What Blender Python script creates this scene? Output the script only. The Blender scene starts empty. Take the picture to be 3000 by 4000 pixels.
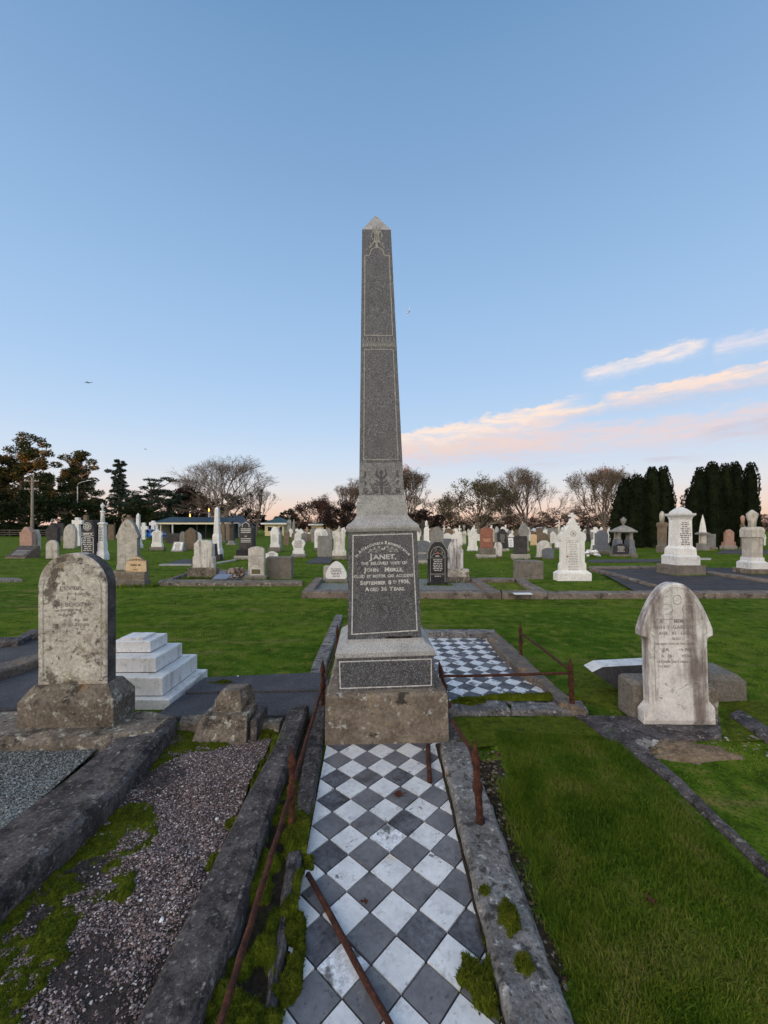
import bpy, math, random
import numpy as np
from mathutils import Vector, Matrix, noise

R = math.radians
F, CX, HZ, H = 1580.0, 1500.0, 2058.0, 1.70     # focal length and horizon of the photograph, eye height in metres
scn = bpy.context.scene
COL = scn.collection

def lin(r, g, b):
    f = lambda c: (c/255/12.92) if c/255 <= .04045 else ((c/255+.055)/1.055)**2.4
    return (f(r), f(g), f(b), 1.0)

# ------------------------------------------------------------------ camera
cam = bpy.data.cameras.new('camera'); co = bpy.data.objects.new('camera', cam); COL.objects.link(co)
co.location = (0, 0, H); co.rotation_euler = (R(90), 0, 0)
cam.sensor_width = 36; cam.lens = F/4000*36; cam.shift_y = (HZ-2000)/4000
cam.clip_start = .05; cam.clip_end = 4000
scn.camera = co
scn.render.resolution_x, scn.render.resolution_y = 768, 1024
scn.view_settings.view_transform = 'Standard'; scn.view_settings.look = 'None'
scn.view_settings.exposure = .42; scn.view_settings.gamma = 1

# ------------------------------------------------------------------ sun and sky
SUN_EL = R(2.6)
SUN = Vector((-.62, -.785, math.tan(SUN_EL))).normalized()      # towards the sun: low, left, a little behind the camera
sl = bpy.data.lights.new('sun', 'SUN'); sl.energy = 5.0; sl.angle = R(.5); sl.color = (1, .40, .12)
so = bpy.data.objects.new('sun', sl); COL.objects.link(so); so.rotation_euler = SUN.to_track_quat('Z', 'Y').to_euler()

def nd(t, typ, ins=None, **kw):
    n = t.nodes.new(typ)
    for k, v in kw.items(): setattr(n, k, v)
    for k, v in (ins or {}).items():
        if hasattr(v, 'is_output'): t.links.new(v, n.inputs[k])
        else: n.inputs[k].default_value = v
    return n
def mth(t, op, a, b=None, clamp=False):
    return nd(t, 'ShaderNodeMath', {0: a} if b is None else {0: a, 1: b}, operation=op, use_clamp=clamp).outputs[0]
def mrange(t, v, a, b, c=0.0, d=1.0, smooth=True):
    return nd(t, 'ShaderNodeMapRange', {'Value': v, 'From Min': a, 'From Max': b, 'To Min': c, 'To Max': d},
              interpolation_type='SMOOTHSTEP' if smooth else 'LINEAR').outputs[0]
def mixc(t, f, a, b, blend='MIX'):
    n = nd(t, 'ShaderNodeMix', data_type='RGBA', blend_type=blend)
    for i, v in ((0, f), (6, a), (7, b)):
        if hasattr(v, 'is_output'): t.links.new(v, n.inputs[i])
        elif i == 0: n.inputs[i].default_value = v
        else: n.inputs[i].default_value = tuple(v)[:3]+(1,)
    return n.outputs[2]
def ramp(t, v, pts, interp='LINEAR'):
    n = nd(t, 'ShaderNodeValToRGB', {0: v}); cr = n.color_ramp; cr.interpolation = interp
    while len(cr.elements) < len(pts): cr.elements.new(.5)
    for e, (p, c) in zip(cr.elements, pts): e.position = p; e.color = tuple(c)[:3]+(1,)
    return n.outputs[0]

def skl(r, g, b): return tuple(q*2**-.42 for q in lin(r, g, b)[:3])+(1,)     # sky tint at this exposure

def azel(x, y):
    d = Vector(((x-CX)/F, 1, (HZ-y)/F)).normalized()
    return math.atan2(d.x, d.y), math.asin(d.z)

def make_world():
    w = bpy.data.worlds.new('World'); scn.world = w; w.use_nodes = True
    t = w.node_tree; t.nodes.clear()
    g = nd(t, 'ShaderNodeTexCoord').outputs['Generated']
    g = nd(t, 'ShaderNodeVectorMath', {0: g}, operation='NORMALIZE').outputs[0]
    s = nd(t, 'ShaderNodeSeparateXYZ', {0: g}); x, y, z = s.outputs
    # clear dusk sky: pink low, blue above; zenith lightened out of view to brighten ground
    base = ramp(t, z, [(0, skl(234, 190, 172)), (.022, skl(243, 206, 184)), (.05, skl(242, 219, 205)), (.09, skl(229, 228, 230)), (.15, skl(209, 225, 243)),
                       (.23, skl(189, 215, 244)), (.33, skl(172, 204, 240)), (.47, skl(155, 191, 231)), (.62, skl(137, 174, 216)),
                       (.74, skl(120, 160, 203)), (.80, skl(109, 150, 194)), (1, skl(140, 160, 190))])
    sky = nd(t, 'ShaderNodeTexSky', sky_type='NISHITA', sun_disc=False, sun_elevation=SUN_EL,
             sun_rotation=math.atan2(SUN.x, SUN.y), altitude=10, air_density=1.0, dust_density=1.2)
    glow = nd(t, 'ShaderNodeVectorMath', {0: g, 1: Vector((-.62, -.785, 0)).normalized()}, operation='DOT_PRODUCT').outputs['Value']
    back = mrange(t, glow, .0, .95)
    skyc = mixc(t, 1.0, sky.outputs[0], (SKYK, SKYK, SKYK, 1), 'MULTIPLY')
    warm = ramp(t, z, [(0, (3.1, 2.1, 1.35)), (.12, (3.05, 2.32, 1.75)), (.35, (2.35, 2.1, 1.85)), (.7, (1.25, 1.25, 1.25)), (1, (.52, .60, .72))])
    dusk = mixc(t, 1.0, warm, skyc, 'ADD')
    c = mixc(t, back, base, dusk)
    # thin sunset clouds, laid out by azimuth and elevation
    az = mth(t, 'ARCTAN2', x, y); el = mth(t, 'ARCSINE', z)
    pv = nd(t, 'ShaderNodeCombineXYZ', {0: az, 1: el}).outputs[0]
    def nz(sx, sy, det, off):
        m = nd(t, 'ShaderNodeMapping', {0: pv, 'Location': (off, off*.7, 0), 'Rotation': (0, 0, R(-14)), 'Scale': (sx, sy, 1)})
        return nd(t, 'ShaderNodeTexNoise', {'Vector': m.outputs[0], 'Scale': 1, 'Detail': det, 'Roughness': .58}).outputs[0]
    n1 = nz(9, 26, 6, 3.1); n2 = nz(16, 75, 6, 8.7); n3 = nz(40, 110, 5, 1.9)
    wob = mth(t, 'ADD', mth(t, 'SUBTRACT', n1, .5), mth(t, 'MULTIPLY', mth(t, 'SUBTRACT', n3, .5), .9))
    def streak(a, b, wt, wb, op, amp, top, bot, e0=.12, e1=.85):
        nonlocal c
        (ax, ay), (bx, by) = azel(*a), azel(*b); dx, dy = bx-ax, by-ay; L = math.hypot(dx, dy)
        px = mth(t, 'SUBTRACT', az, ax); py = mth(t, 'SUBTRACT', el, ay)
        u = mth(t, 'ADD', mth(t, 'MULTIPLY', px, dx/L/L), mth(t, 'MULTIPLY', py, dy/L/L))
        q = mth(t, 'SUBTRACT', mth(t, 'MULTIPLY', py, dx/L), mth(t, 'MULTIPLY', px, dy/L))
        q = mth(t, 'ADD', q, mth(t, 'MULTIPLY', wob, amp))
        m = mth(t, 'SUBTRACT', 1, mrange(t, q, 0, wt))
        m = mth(t, 'MULTIPLY', m, mrange(t, q, -wb, -wb*.1))
        m = mth(t, 'MULTIPLY', m, mrange(t, u, 0, e0)); m = mth(t, 'MULTIPLY', m, mth(t, 'SUBTRACT', 1, mrange(t, u, e1, 1)))
        m = mth(t, 'MULTIPLY', m, mrange(t, n2, .34, .60, .45, 1.0)); m = mth(t, 'MULTIPLY', m, op, True)
        col = mixc(t, mrange(t, q, -wb*.75, 0), skl(*bot), skl(*top))
        c = mixc(t, m, c, col)
    P_, M_ = (255, 232, 214), (226, 208, 214)
    streak((1750, 1745), (3200, 1580), .035, .085, .72, .05, (240, 214, 210), (210, 210, 226), .2, .9)
    streak((1430, 1722), (2330, 1538), .012, .105, 1.0, .040, (255, 234, 220), (234, 212, 212), .14, .78)
    streak((1440, 1772), (2250, 1700), .035, .05, .9, .05, (238, 215, 208), (222, 210, 218), .1, .7)
    streak((2040, 1630), (2390, 1570), .008, .030, .9, .020, P_, M_)
    streak((2330, 1548), (3350, 1350), .010, .055, 1.0, .030, (255, 230, 216), (206, 204, 222), .12, .95)
    streak((2260, 1460), (2790, 1318), .010, .035, .9, .028, (255, 238, 230), (214, 222, 240))
    streak((2770, 1362), (3150, 1270), .016, .035, .65, .03, (245, 232, 234), (206, 218, 238))
    streak((2480, 1800), (2800, 1775), .006, .012, .6, .012, (206, 200, 214), (206, 200, 214), .3, .6)
    streak((2700, 1690), (3150, 1630), .012, .03, .6, .03, (200, 196, 214), (206, 204, 220), .3, .9)
    streak((2000, 1822), (2300, 1805), .006, .012, .4, .012, (214, 206, 214), (214, 206, 214), .3, .6)
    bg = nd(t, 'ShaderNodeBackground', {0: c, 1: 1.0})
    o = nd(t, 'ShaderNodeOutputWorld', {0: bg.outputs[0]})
SKYK = .05
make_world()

# ------------------------------------------------------------------ scene helpers
def gp(x, y, z=0.0):
    Y = F*(H-z)/(y-HZ); return ((x-CX)*Y/F, Y)
def gY(y, z=0.0): return F*(H-z)/(y-HZ)

def tag(o, label=None, cat=None, group=None, kind=None):
    for k, v in (('label', label), ('category', cat), ('group', group), ('kind', kind)):
        if v: o[k] = v
    return o
def thing(name, label, cat, loc=(0, 0, 0), rz=0.0, group=None, rx=0.0, ry=0.0):
    o = bpy.data.objects.new(name, None); o.empty_display_size = .1; COL.objects.link(o)
    o.location = loc; o.rotation_euler = (rx, ry, rz)
    return tag(o, label, cat, group)

class MB:
    def __init__(s): s.V = []; s.Fs = []; s.n = 0
    def add(s, V, Fc, m=0):
        V = np.asarray(V, dtype=np.float64).reshape(-1, 3); by = {}
        for f in Fc: by.setdefault(len(f), []).append(f)
        for k, l in by.items(): s.Fs.append((np.asarray(l, dtype=np.int64)+s.n, m))
        s.V.append(V); s.n += len(V); return s
    def addnp(s, V, Fa, m=0):
        for f in (Fa if isinstance(Fa, list) else [Fa]): s.Fs.append((f.astype(np.int64)+s.n, m))
        s.V.append(V.reshape(-1, 3)); s.n += len(s.V[-1]); return s
    def box(s, x0, x1, y0, y1, z0, z1, m=0, bev=0.0, tx=0.0, ty=0.0):
        """box; tx, ty pull the top in; bev chamfers the top edges"""
        b = bev
        rows = [(x0, x1, y0, y1, z0)]
        if b: rows += [(x0+tx*.9, x1-tx*.9, y0+ty*.9, y1-ty*.9, z1-b), (x0+tx+b, x1-tx-b, y0+ty+b, y1-ty-b, z1)]
        else: rows += [(x0+tx, x1-tx, y0+ty, y1-ty, z1)]
        return s.rings([[(a, c, z), (b_, c, z), (b_, d, z), (a, d, z)] for a, b_, c, d, z in rows], m)
    def rings(s, rs, m=0, cap0=True, cap1=True):
        k = len(rs[0]); V = [p for r in rs for p in r]; Fc = []
        for i in range(len(rs)-1):
            for j in range(k): Fc.append((i*k+j, i*k+(j+1) % k, (i+1)*k+(j+1) % k, (i+1)*k+j))
        if cap0: Fc.append(tuple(range(k-1, -1, -1)))
        if cap1: Fc.append(tuple((len(rs)-1)*k+j for j in range(k)))
        return s.add(V, Fc, m)
    def stack(s, lv, m=0, cx=0, cy=0, dy=1.0):
        """square sections: (half width, z) or (half width, half depth, z)"""
        rs = []
        for l in lv:
            a, b, z = (l[0], l[0]*dy, l[1]) if len(l) == 2 else l
            rs.append([(cx-a, cy-b, z), (cx+a, cy-b, z), (cx+a, cy+b, z), (cx-a, cy+b, z)])
        return s.rings(rs, m)
    def lathe(s, lv, m=0, n=14, cx=0, cy=0):
        return s.rings([[(cx+r*math.cos(2*math.pi*j/n), cy+r*math.sin(2*math.pi*j/n), z) for j in range(n)] for r, z in lv], m)
    def tube(s, pts, rad, n=6, m=0):
        rs = []; pts = [Vector(p) for p in pts]
        rad = rad if hasattr(rad, '__len__') else [rad]*len(pts)
        for i, p in enumerate(pts):
            d = (pts[min(i+1, len(pts)-1)]-pts[max(i-1, 0)]).normalized()
            a = d.cross(Vector((0, 0, 1)) if abs(d.z) < .9 else Vector((1, 0, 0))).normalized(); b = d.cross(a)
            rs.append([tuple(p+(a*math.cos(2*math.pi*j/n)+b*math.sin(2*math.pi*j/n))*rad[i]) for j in range(n)])
        return s.rings(rs, m)
    def extrude(s, ol, y0, y1, m=0, ch=.0):
        """outline [(x, z)] anticlockwise seen from the front (-y); ch chamfers the front edge"""
        cx = sum(p[0] for p in ol)/len(ol); cz = sum(p[1] for p in ol)/len(ol)
        w = max(p[0] for p in ol)-min(p[0] for p in ol)
        k = 1-2*ch/max(w, .01)
        rs = []
        if ch: rs.append([(cx+(x-cx)*k, y0, cz+(z-cz)*k) for x, z in ol])
        rs.append([(x, y0+ch, z) for x, z in ol]); rs.append([(x, y1, z) for x, z in ol])
        return s.rings([r[::-1] for r in rs], m)
    def ribbon(s, pts, w, fn, m=0, closed=False):
        """flat raised line on a face; fn maps (u, z) to a 3-d point"""
        P = [Vector((p[0], p[1])) for p in pts]; n = len(P); V = []; Fc = []
        for i, p in enumerate(P):
            a = P[(i-1) % n] if (closed or i) else p; b = P[(i+1) % n] if (closed or i < n-1) else p
            d1 = (p-a).normalized() if (p-a).length > 1e-9 else (b-p).normalized()
            d2 = (b-p).normalized() if (b-p).length > 1e-9 else d1
            d = d1+d2; d = d.normalized() if d.length > 1e-6 else d1
            nn = Vector((-d.y, d.x)); k = 1/max(.5, nn.dot(Vector((-d1.y, d1.x))))
            for sg in (1, -1): q = p+nn*(w/2*k*sg); V.append(fn(q.x, q.y))
        for i in range(n if closed else n-1):
            j = (i+1) % n; Fc.append((2*i, 2*i+1, 2*j+1, 2*j))
        return s.add(V, Fc, m)
    def build(s, name, mats, parent=None, smooth=False, loc=None):
        V = np.concatenate(s.V); me = bpy.data.meshes.new(name)
        me.vertices.add(len(V)); me.vertices.foreach_set('co', V.astype(np.float32).ravel())
        nl = sum(f.size for f, _ in s.Fs); npol = sum(len(f) for f, _ in s.Fs)
        me.loops.add(nl); me.polygons.add(npol)
        me.loops.foreach_set('vertex_index', np.concatenate([f.ravel() for f, _ in s.Fs]).astype(np.int32))
        ks = np.concatenate([np.full(len(f), f.shape[1]) for f, _ in s.Fs])
        me.polygons.foreach_set('loop_start', np.concatenate([[0], np.cumsum(ks)[:-1]]).astype(np.int32))
        mi = np.concatenate([np.full(len(f), m) for f, m in s.Fs])
        for mm in (mats if isinstance(mats, (list, tuple)) else [mats]): me.materials.append(mm)
        me.polygons.foreach_set('material_index', mi.astype(np.int32))
        me.update(calc_edges=True); me.validate()
        if smooth: me.shade_smooth()
        else: me.shade_flat()
        o = bpy.data.objects.new(name, me); COL.objects.link(o)
        if parent: o.parent = parent
        if loc: o.location = loc
        return o

# value noise on numpy arrays
def _h(i, j, s):
    n = (i*374761393+j*668265263+s*1442695041) & 0x7fffffff
    n = ((n ^ (n >> 13))*1274126177) & 0x7fffffff
    return ((n ^ (n >> 16)) & 0xffff)/65535.0
def vn(x, y, s=0):
    i = np.floor(x).astype(np.int64); j = np.floor(y).astype(np.int64); fx = x-i; fy = y-j
    fx = fx*fx*(3-2*fx); fy = fy*fy*(3-2*fy)
    return (_h(i, j, s)*(1-fx)+_h(i+1, j, s)*fx)*(1-fy)+(_h(i, j+1, s)*(1-fx)+_h(i+1, j+1, s)*fx)*fy
def fbm(x, y, s=0, o=4):
    r = 0; a = .5; t = 0
    for k in range(o): r = r+a*vn(x*2**k, y*2**k, s+k*17); t += a; a *= .5
    return r/t
def sstep(x, a, b): t = np.clip((x-a)/(b-a), 0, 1); return t*t*(3-2*t)
def inpoly(px, py, poly):
    c = np.zeros(len(px), bool); n = len(poly)
    for i in range(n):
        (x1, y1), (x2, y2) = poly[i], poly[(i+1) % n]
        if y1 == y2: continue
        m = ((y1 > py) != (y2 > py)) & (px < (x2-x1)*(py-y1)/(y2-y1)+x1); c ^= m
    return c
def bil(q, u, v):
    A, B, C, D = [np.array(p, float) for p in q]
    return ((A[0]*(1-u)+B[0]*u)*(1-v)+(D[0]*(1-u)+C[0]*u)*v, (A[1]*(1-u)+B[1]*u)*(1-v)+(D[1]*(1-u)+C[1]*u)*v)
def hfield(mb, quad, nu, nv, zf, m=0):
    u, v = np.meshgrid(np.linspace(0, 1, nu+1), np.linspace(0, 1, nv+1)); x, y = bil(quad, u, v)
    z = zf(x, y, u, v); V = np.stack([x, y, z], -1).reshape(-1, 3)
    i = (np.arange(nv)[:, None]*(nu+1)+np.arange(nu)[None]).ravel()
    return mb.addnp(V, np.stack([i, i+1, i+nu+2, i+nu+1], 1), m)
def resample(pl, n):
    P = np.array(pl, float); d = np.concatenate([[0], np.cumsum(np.hypot(*np.diff(P, axis=0).T))]); t = np.linspace(0, d[-1], n)
    return np.stack([np.interp(t, d, P[:, 0]), np.interp(t, d, P[:, 1])], 1)
def strip(mb, Lp, Rp, zt, zb, m=0, step=.045, jit=.008, bev=.018, seed=0, na=5):
    """a kerb: left and right edges as polylines, rough top and rounded arrises"""
    n = max(2, int(np.hypot(*(np.array(Lp[-1])-np.array(Lp[0])))/step)+1)
    A, B = resample(Lp, n), resample(Rp, n); rs = []
    for i in range(n):
        a, b = A[i], B[i]; w = b-a; L = np.hypot(*w); e = w/max(L, 1e-6)
        cs = [(0, zb), (0, zt-bev)]+[(bev+(L-2*bev)*k/na, zt) for k in range(na+1)]+[(L, zt-bev), (L, zb)]
        r = []
        for k, (d, z) in enumerate(cs):
            p = a+e*d; q = Vector((p[0]*7+seed, p[1]*7, k*.35+seed)); top = z > zb+1e-6
            nz = noise.noise(q)*jit+noise.noise(q*4)*jit*.6
            hh = noise.noise(Vector((p[0]*2.1, p[1]*2.1, seed)))*jit*1.2
            r.append((p[0]+e[0]*nz*(1 if top else 0), p[1]+e[1]*nz, z+(nz*.8+hh if top else 0)))
        rs.append(r)
    return mb.rings(rs, m, True, True)
ICO = None
def stones(mb, P, size, m=0, rng=None, flat=.6):
    """small broken stones at the points P (n, 3)"""
    t = (1+5**.5)/2; b = np.array([(-1, t, 0), (1, t, 0), (-1, -t, 0), (1, -t, 0), (0, -1, t), (0, 1, t), (0, -1, -t), (0, 1, -t), (t, 0, -1), (t, 0, 1), (-t, 0, -1), (-t, 0, 1)])/1.9
    f = np.array([(0, 11, 5), (0, 5, 1), (0, 1, 7), (0, 7, 10), (0, 10, 11), (1, 5, 9), (5, 11, 4), (11, 10, 2), (10, 7, 6), (7, 1, 8), (3, 9, 4), (3, 4, 2), (3, 2, 6), (3, 6, 8), (3, 8, 9), (4, 9, 5), (2, 4, 11), (6, 2, 10), (8, 6, 7), (9, 8, 1)])
    n = len(P); a = rng.uniform(0, 6.28, n); s = size[0]+(size[1]-size[0])*rng.random(n)**2
    v = b[None]*(1+rng.uniform(-.35, .35, (n, 12, 1)))*np.stack([rng.uniform(.7, 1.3, n), rng.uniform(.7, 1.3, n), rng.uniform(flat*.6, flat*1.2, n)], 1)[:, None]
    x = v[..., 0]*np.cos(a)[:, None]-v[..., 1]*np.sin(a)[:, None]; y = v[..., 0]*np.sin(a)[:, None]+v[..., 1]*np.cos(a)[:, None]
    V = np.stack([x, y, v[..., 2]], -1)*s[:, None, None]+P[:, None]
    return mb.addnp(V.reshape(-1, 3), (f[None]+np.arange(n)[:, None, None]*12).reshape(-1, 3), m)
def blades(mb, P, h, w, rng, m=0, lean=.5, seg=True):
    n = len(P); a = rng.uniform(0, 6.283, n); hh = h*(.45+.9*rng.random(n)); ww = w*(.6+.8*rng.random(n))
    ld = rng.uniform(0, 6.283, n); l = lean*rng.random(n)*hh
    dx, dy = np.cos(a)*ww/2, np.sin(a)*ww/2; lx, ly = np.cos(ld)*l, np.sin(ld)*l; z0 = np.zeros(n)
    b0 = P+np.stack([dx, dy, z0], 1); b1 = P-np.stack([dx, dy, z0], 1); tip = P+np.stack([lx, ly, hh*np.sqrt(np.maximum(.1, 1-(l/hh)**2*.5))], 1)
    if not seg:
        return mb.addnp(np.stack([b0, b1, tip], 1).reshape(-1, 3), np.arange(3*n).reshape(n, 3), m)
    c = P+np.stack([lx*.35, ly*.35, hh*.55], 1); c0 = c+np.stack([dx, dy, z0], 1)*.8; c1 = c-np.stack([dx, dy, z0], 1)*.8
    i = np.arange(n)*5
    return mb.addnp(np.stack([b0, b1, c1, c0, tip], 1).reshape(-1, 3), [np.stack([i, i+1, i+2, i+3], 1), np.stack([i+3, i+2, i+4], 1)], m)
def leaves(mb, P, size, rng, m=0, up=0.0, asp=.5, out=None):
    """leaf sprays: one narrow quad each at the points P"""
    n = len(P); d = rng.normal(size=(n, 3)); d[:, 2] += up
    if out is not None: d = d*.6+out
    d /= np.linalg.norm(d, axis=1)[:, None]; e = np.cross(d, rng.normal(size=(n, 3))); e /= np.linalg.norm(e, axis=1)[:, None]
    s = (size*(.5+rng.random(n)))[:, None]
    a = P-d*s*.5; b = P+e*s*asp*.5; c = P+d*s*.5; g = P-e*s*asp*.5
    return mb.addnp(np.stack([a, b, c, g], 1).reshape(-1, 3), np.arange(4*n).reshape(n, 4), m)
def sphere_pts(n, rng, inner=.55):
    d = rng.normal(size=(n, 3)); d /= np.linalg.norm(d, axis=1)[:, None]
    return d*(inner+(1-inner)*rng.random(n)[:, None]**.6)
# ------------------------------------------------------------------ materials
def newmat(name):
    m = bpy.data.materials.new(name); m.use_nodes = True; t = m.node_tree
    for n in list(t.nodes): t.nodes.remove(n)
    return m, t
def coords(t, scale=(1, 1, 1)):
    tc = nd(t, 'ShaderNodeTexCoord').outputs['Object']; r = nd(t, 'ShaderNodeObjectInfo').outputs['Random']
    v = nd(t, 'ShaderNodeVectorMath', {0: tc, 1: nd(t, 'ShaderNodeCombineXYZ', {0: mth(t, 'MULTIPLY', r, 37), 1: mth(t, 'MULTIPLY', r, 91), 2: mth(t, 'MULTIPLY', r, 53)}).outputs[0]}, operation='ADD').outputs[0]
    return v
def nz3(t, v, scale, det=5, rough=.6, stretch=None):
    if stretch: v = nd(t, 'ShaderNodeVectorMath', {0: v, 1: stretch}, operation='MULTIPLY').outputs[0]
    return nd(t, 'ShaderNodeTexNoise', {'Vector': v, 'Scale': scale, 'Detail': det, 'Roughness': rough}).outputs[0]
def finish(t, col, rough, bumps=(), spec=.3, metal=0.0):
    b = nd(t, 'ShaderNodeBsdfPrincipled', {'Base Color': col, 'Roughness': rough, 'Specular IOR Level': spec, 'Metallic': metal})
    nrm = None
    for hgt, dist, st in bumps:
        n = nd(t, 'ShaderNodeBump', {'Height': hgt, 'Distance': dist, 'Strength': st})
        if nrm: t.links.new(nrm, n.inputs['Normal'])
        nrm = n.outputs[0]
    if nrm: t.links.new(nrm, b.inputs['Normal'])
    nd(t, 'ShaderNodeOutputMaterial', {0: b.outputs[0]})
    return b
def stone(name, c1, c2, scale=5, rough=.85, layers=(), speck=None, streak=None, bump=.5, bdist=.006, bscale=45, spec=.25, rand=.0, grain=.45):
    """weathered stone: two-tone mottling, grain, patches of lichen or moss, rain streaks"""
    m, t = newmat(name); v = coords(t)
    n = nz3(t, v, scale, 6, .65); c = mixc(t, mrange(t, n, .33, .67), c1, c2)
    if rand:
        r = nd(t, 'ShaderNodeObjectInfo').outputs['Random']; hs = nd(t, 'ShaderNodeHueSaturation', {'Color': c, 'Value': mth(t, 'ADD', 1-rand/2, mth(t, 'MULTIPLY', r, rand))}); c = hs.outputs[0]
    if streak:
        sc, amt, lo, hi = streak; s = nz3(t, v, 1.0, 5, .6, (7, 7, .75)); s2 = nz3(t, v, 3, 4)
        s = mth(t, 'ADD', mth(t, 'MULTIPLY', s, .7), mth(t, 'MULTIPLY', s2, .3))
        c = mixc(t, mth(t, 'MULTIPLY', mrange(t, s, lo, hi), amt), c, sc)
    if speck:
        sc, ssc, lo, hi, amt = speck; k = nz3(t, v, ssc, 2, .7); c = mixc(t, mth(t, 'MULTIPLY', mrange(t, k, lo, hi), amt), c, sc)
        k = nz3(t, v, ssc*.8, 2, .7, (1.1, 1.3, .9)); c = mixc(t, mth(t, 'MULTIPLY', mrange(t, k, .56, .68), amt*.9), c, tuple(q*.22 for q in c1[:3])+(1,))
    for lc, lsc, lo, hi, amt in layers:
        k = nz3(t, v, lsc, 7, .68); c = mixc(t, mth(t, 'MULTIPLY', mrange(t, k, lo, hi), amt), c, lc)
    g = nz3(t, v, bscale, 5, .7)
    if grain:
        k = mrange(t, g, .30, .70, 1-grain, 1+grain, False); c = mixc(t, 1.0, c, nd(t, 'ShaderNodeCombineXYZ', {0: k, 1: k, 2: k}).outputs[0], 'MULTIPLY')
    finish(t, c, rough, [(n, bdist*4, bump*.6), (g, bdist, bump)], spec)
    return m
def plain(name, col, rough=.6, spec=.3, var=.25, scale=6, metal=0.0, bump=.2):
    m, t = newmat(name); v = coords(t); n = nz3(t, v, scale, 5)
    c = mixc(t, mrange(t, n, .3, .7), tuple(q*(1-var) for q in col[:3]), tuple(min(1, q*(1+var)) for q in col[:3]))
    finish(t, c, rough, [(n, .01, bump)], spec, metal); return m
def foliage(name, cols, rough=.7, trans=.25, nscale=.35, w=.45, det=3):
    """leaves: colour differs from spray to spray and from clump to clump"""
    m, t = newmat(name); r = nd(t, 'ShaderNodeNewGeometry').outputs['Random Per Island']
    n = nz3(t, coords(t), nscale, det); f = mth(t, 'ADD', mth(t, 'MULTIPLY', r, 1-w), mth(t, 'MULTIPLY', mrange(t, n, .34, .66), w))
    c = ramp(t, f, [(i/(len(cols)-1), k) for i, k in enumerate(cols)])
    d = nd(t, 'ShaderNodeBsdfPrincipled', {'Base Color': c, 'Roughness': rough, 'Specular IOR Level': .08})
    tr = nd(t, 'ShaderNodeBsdfTranslucent', {'Color': c}); mx = nd(t, 'ShaderNodeMixShader', {0: trans, 1: d.outputs[0], 2: tr.outputs[0]})
    nd(t, 'ShaderNodeOutputMaterial', {0: mx.outputs[0]}); return m

WHITE = (.74, .73, .70, 1)
M = {}
M['granite_dark'] = stone('grey granite polished', (.040, .041, .046, 1), (.064, .065, .071, 1), 9, .42, speck=((.275, .28, .30, 1), 135, .49, .65, .85), bump=.08, spec=.45, grain=.2,
                          streak=((.125, .127, .132, 1), .4, .50, .70), layers=[((.13, .128, .13, 1), 2.2, .54, .68, .35), ((.03, .03, .031, 1), 3.1, .58, .70, .5)])
M['granite_light'] = stone('grey granite axed', (.30, .297, .29, 1), (.40, .395, .385, 1), 7, .85, speck=((.52, .52, .52, 1), 110, .55, .68, .6), bump=.3, bscale=120, bdist=.002,
                           layers=[((.14, .125, .10, 1), 6, .60, .72, .6)])
M['granite_frost'] = stone('grey granite frosted', (.185, .18, .182, 1), (.235, .23, .23, 1), 8, .8, speck=((.40, .39, .39, 1), 110, .52, .66, .6), bump=.2)
M['carved'] = stone('pale cut stone', (.50, .49, .47, 1), (.60, .59, .57, 1), 30, .85, bump=.2)
M['carved_dim'] = stone('worn cut stone', (.30, .29, .265, 1), (.38, .37, .34, 1), 30, .85, bump=.2)
M['carved_mid'] = stone('faded cut lettering', (.19, .175, .165, 1), (.26, .24, .23, 1), 30, .85, bump=.2)
M['carved_dark'] = stone('dark cut stone', (.085, .085, .09, 1), (.12, .12, .125, 1), 40, .8, bump=.2)
M['base_stone'] = stone('brown concrete base', (.135, .108, .082, 1), (.235, .195, .15, 1), 4, .95, bump=.9, grain=.4, layers=[
    ((.27, .19, .06, 1), 9, .59, .66, .55), ((.40, .40, .37, 1), 12, .575, .63, .85), ((.035, .032, .028, 1), 4.5, .58, .64, .9), ((.06, .05, .04, 1), 26, .60, .68, .7)])
M['base_lichen'] = stone('lichened base stone', (.105, .088, .070, 1), (.20, .165, .13, 1), 5, .95, bump=1.0, grain=.5, layers=[
    ((.40, .40, .34, 1), 12, .55, .62, .8), ((.30, .15, .03, 1), 5, .63, .69, .7), ((.030, .026, .024, 1), 7, .55, .63, .8), ((.34, .33, .29, 1), 34, .60, .66, .7)])
M['kerb'] = stone('dark kerb stone', (.042, .036, .036, 1), (.112, .098, .095, 1), 7, .95, bump=1.0, bscale=70, grain=.6, layers=[
    ((.27, .26, .24, 1), 24, .57, .64, .7), ((.020, .018, .018, 1), 11, .52, .62, .8), ((.24, .21, .205, 1), 55, .58, .66, .7), ((.20, .10, .03, 1), 7, .68, .74, .6), ((.05, .075, .012, 1), 3.4, .63, .70, .7)])
M['kerb_pale'] = stone('grey kerb stone', (.105, .098, .094, 1), (.22, .21, .20, 1), 6, .95, bump=1.0, bscale=60, grain=.5, layers=[
    ((.46, .45, .43, 1), 20, .56, .63, .7), ((.035, .032, .031, 1), 13, .53, .61, .85), ((.05, .045, .043, 1), 42, .57, .64, .8), ((.42, .19, .03, 1), 6, .66, .72, .75), ((.06, .08, .015, 1), 4, .67, .73, .7)])
M['kerb_brown'] = stone('brown grey kerb', (.125, .10, .082, 1), (.22, .18, .15, 1), 3, .95, bump=.9, bscale=40, grain=.5, layers=[
    ((.38, .36, .32, 1), 5, .58, .66, .6), ((.045, .038, .034, 1), 4, .54, .63, .75), ((.36, .17, .04, 1), 2.4, .66, .72, .6)])
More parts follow.
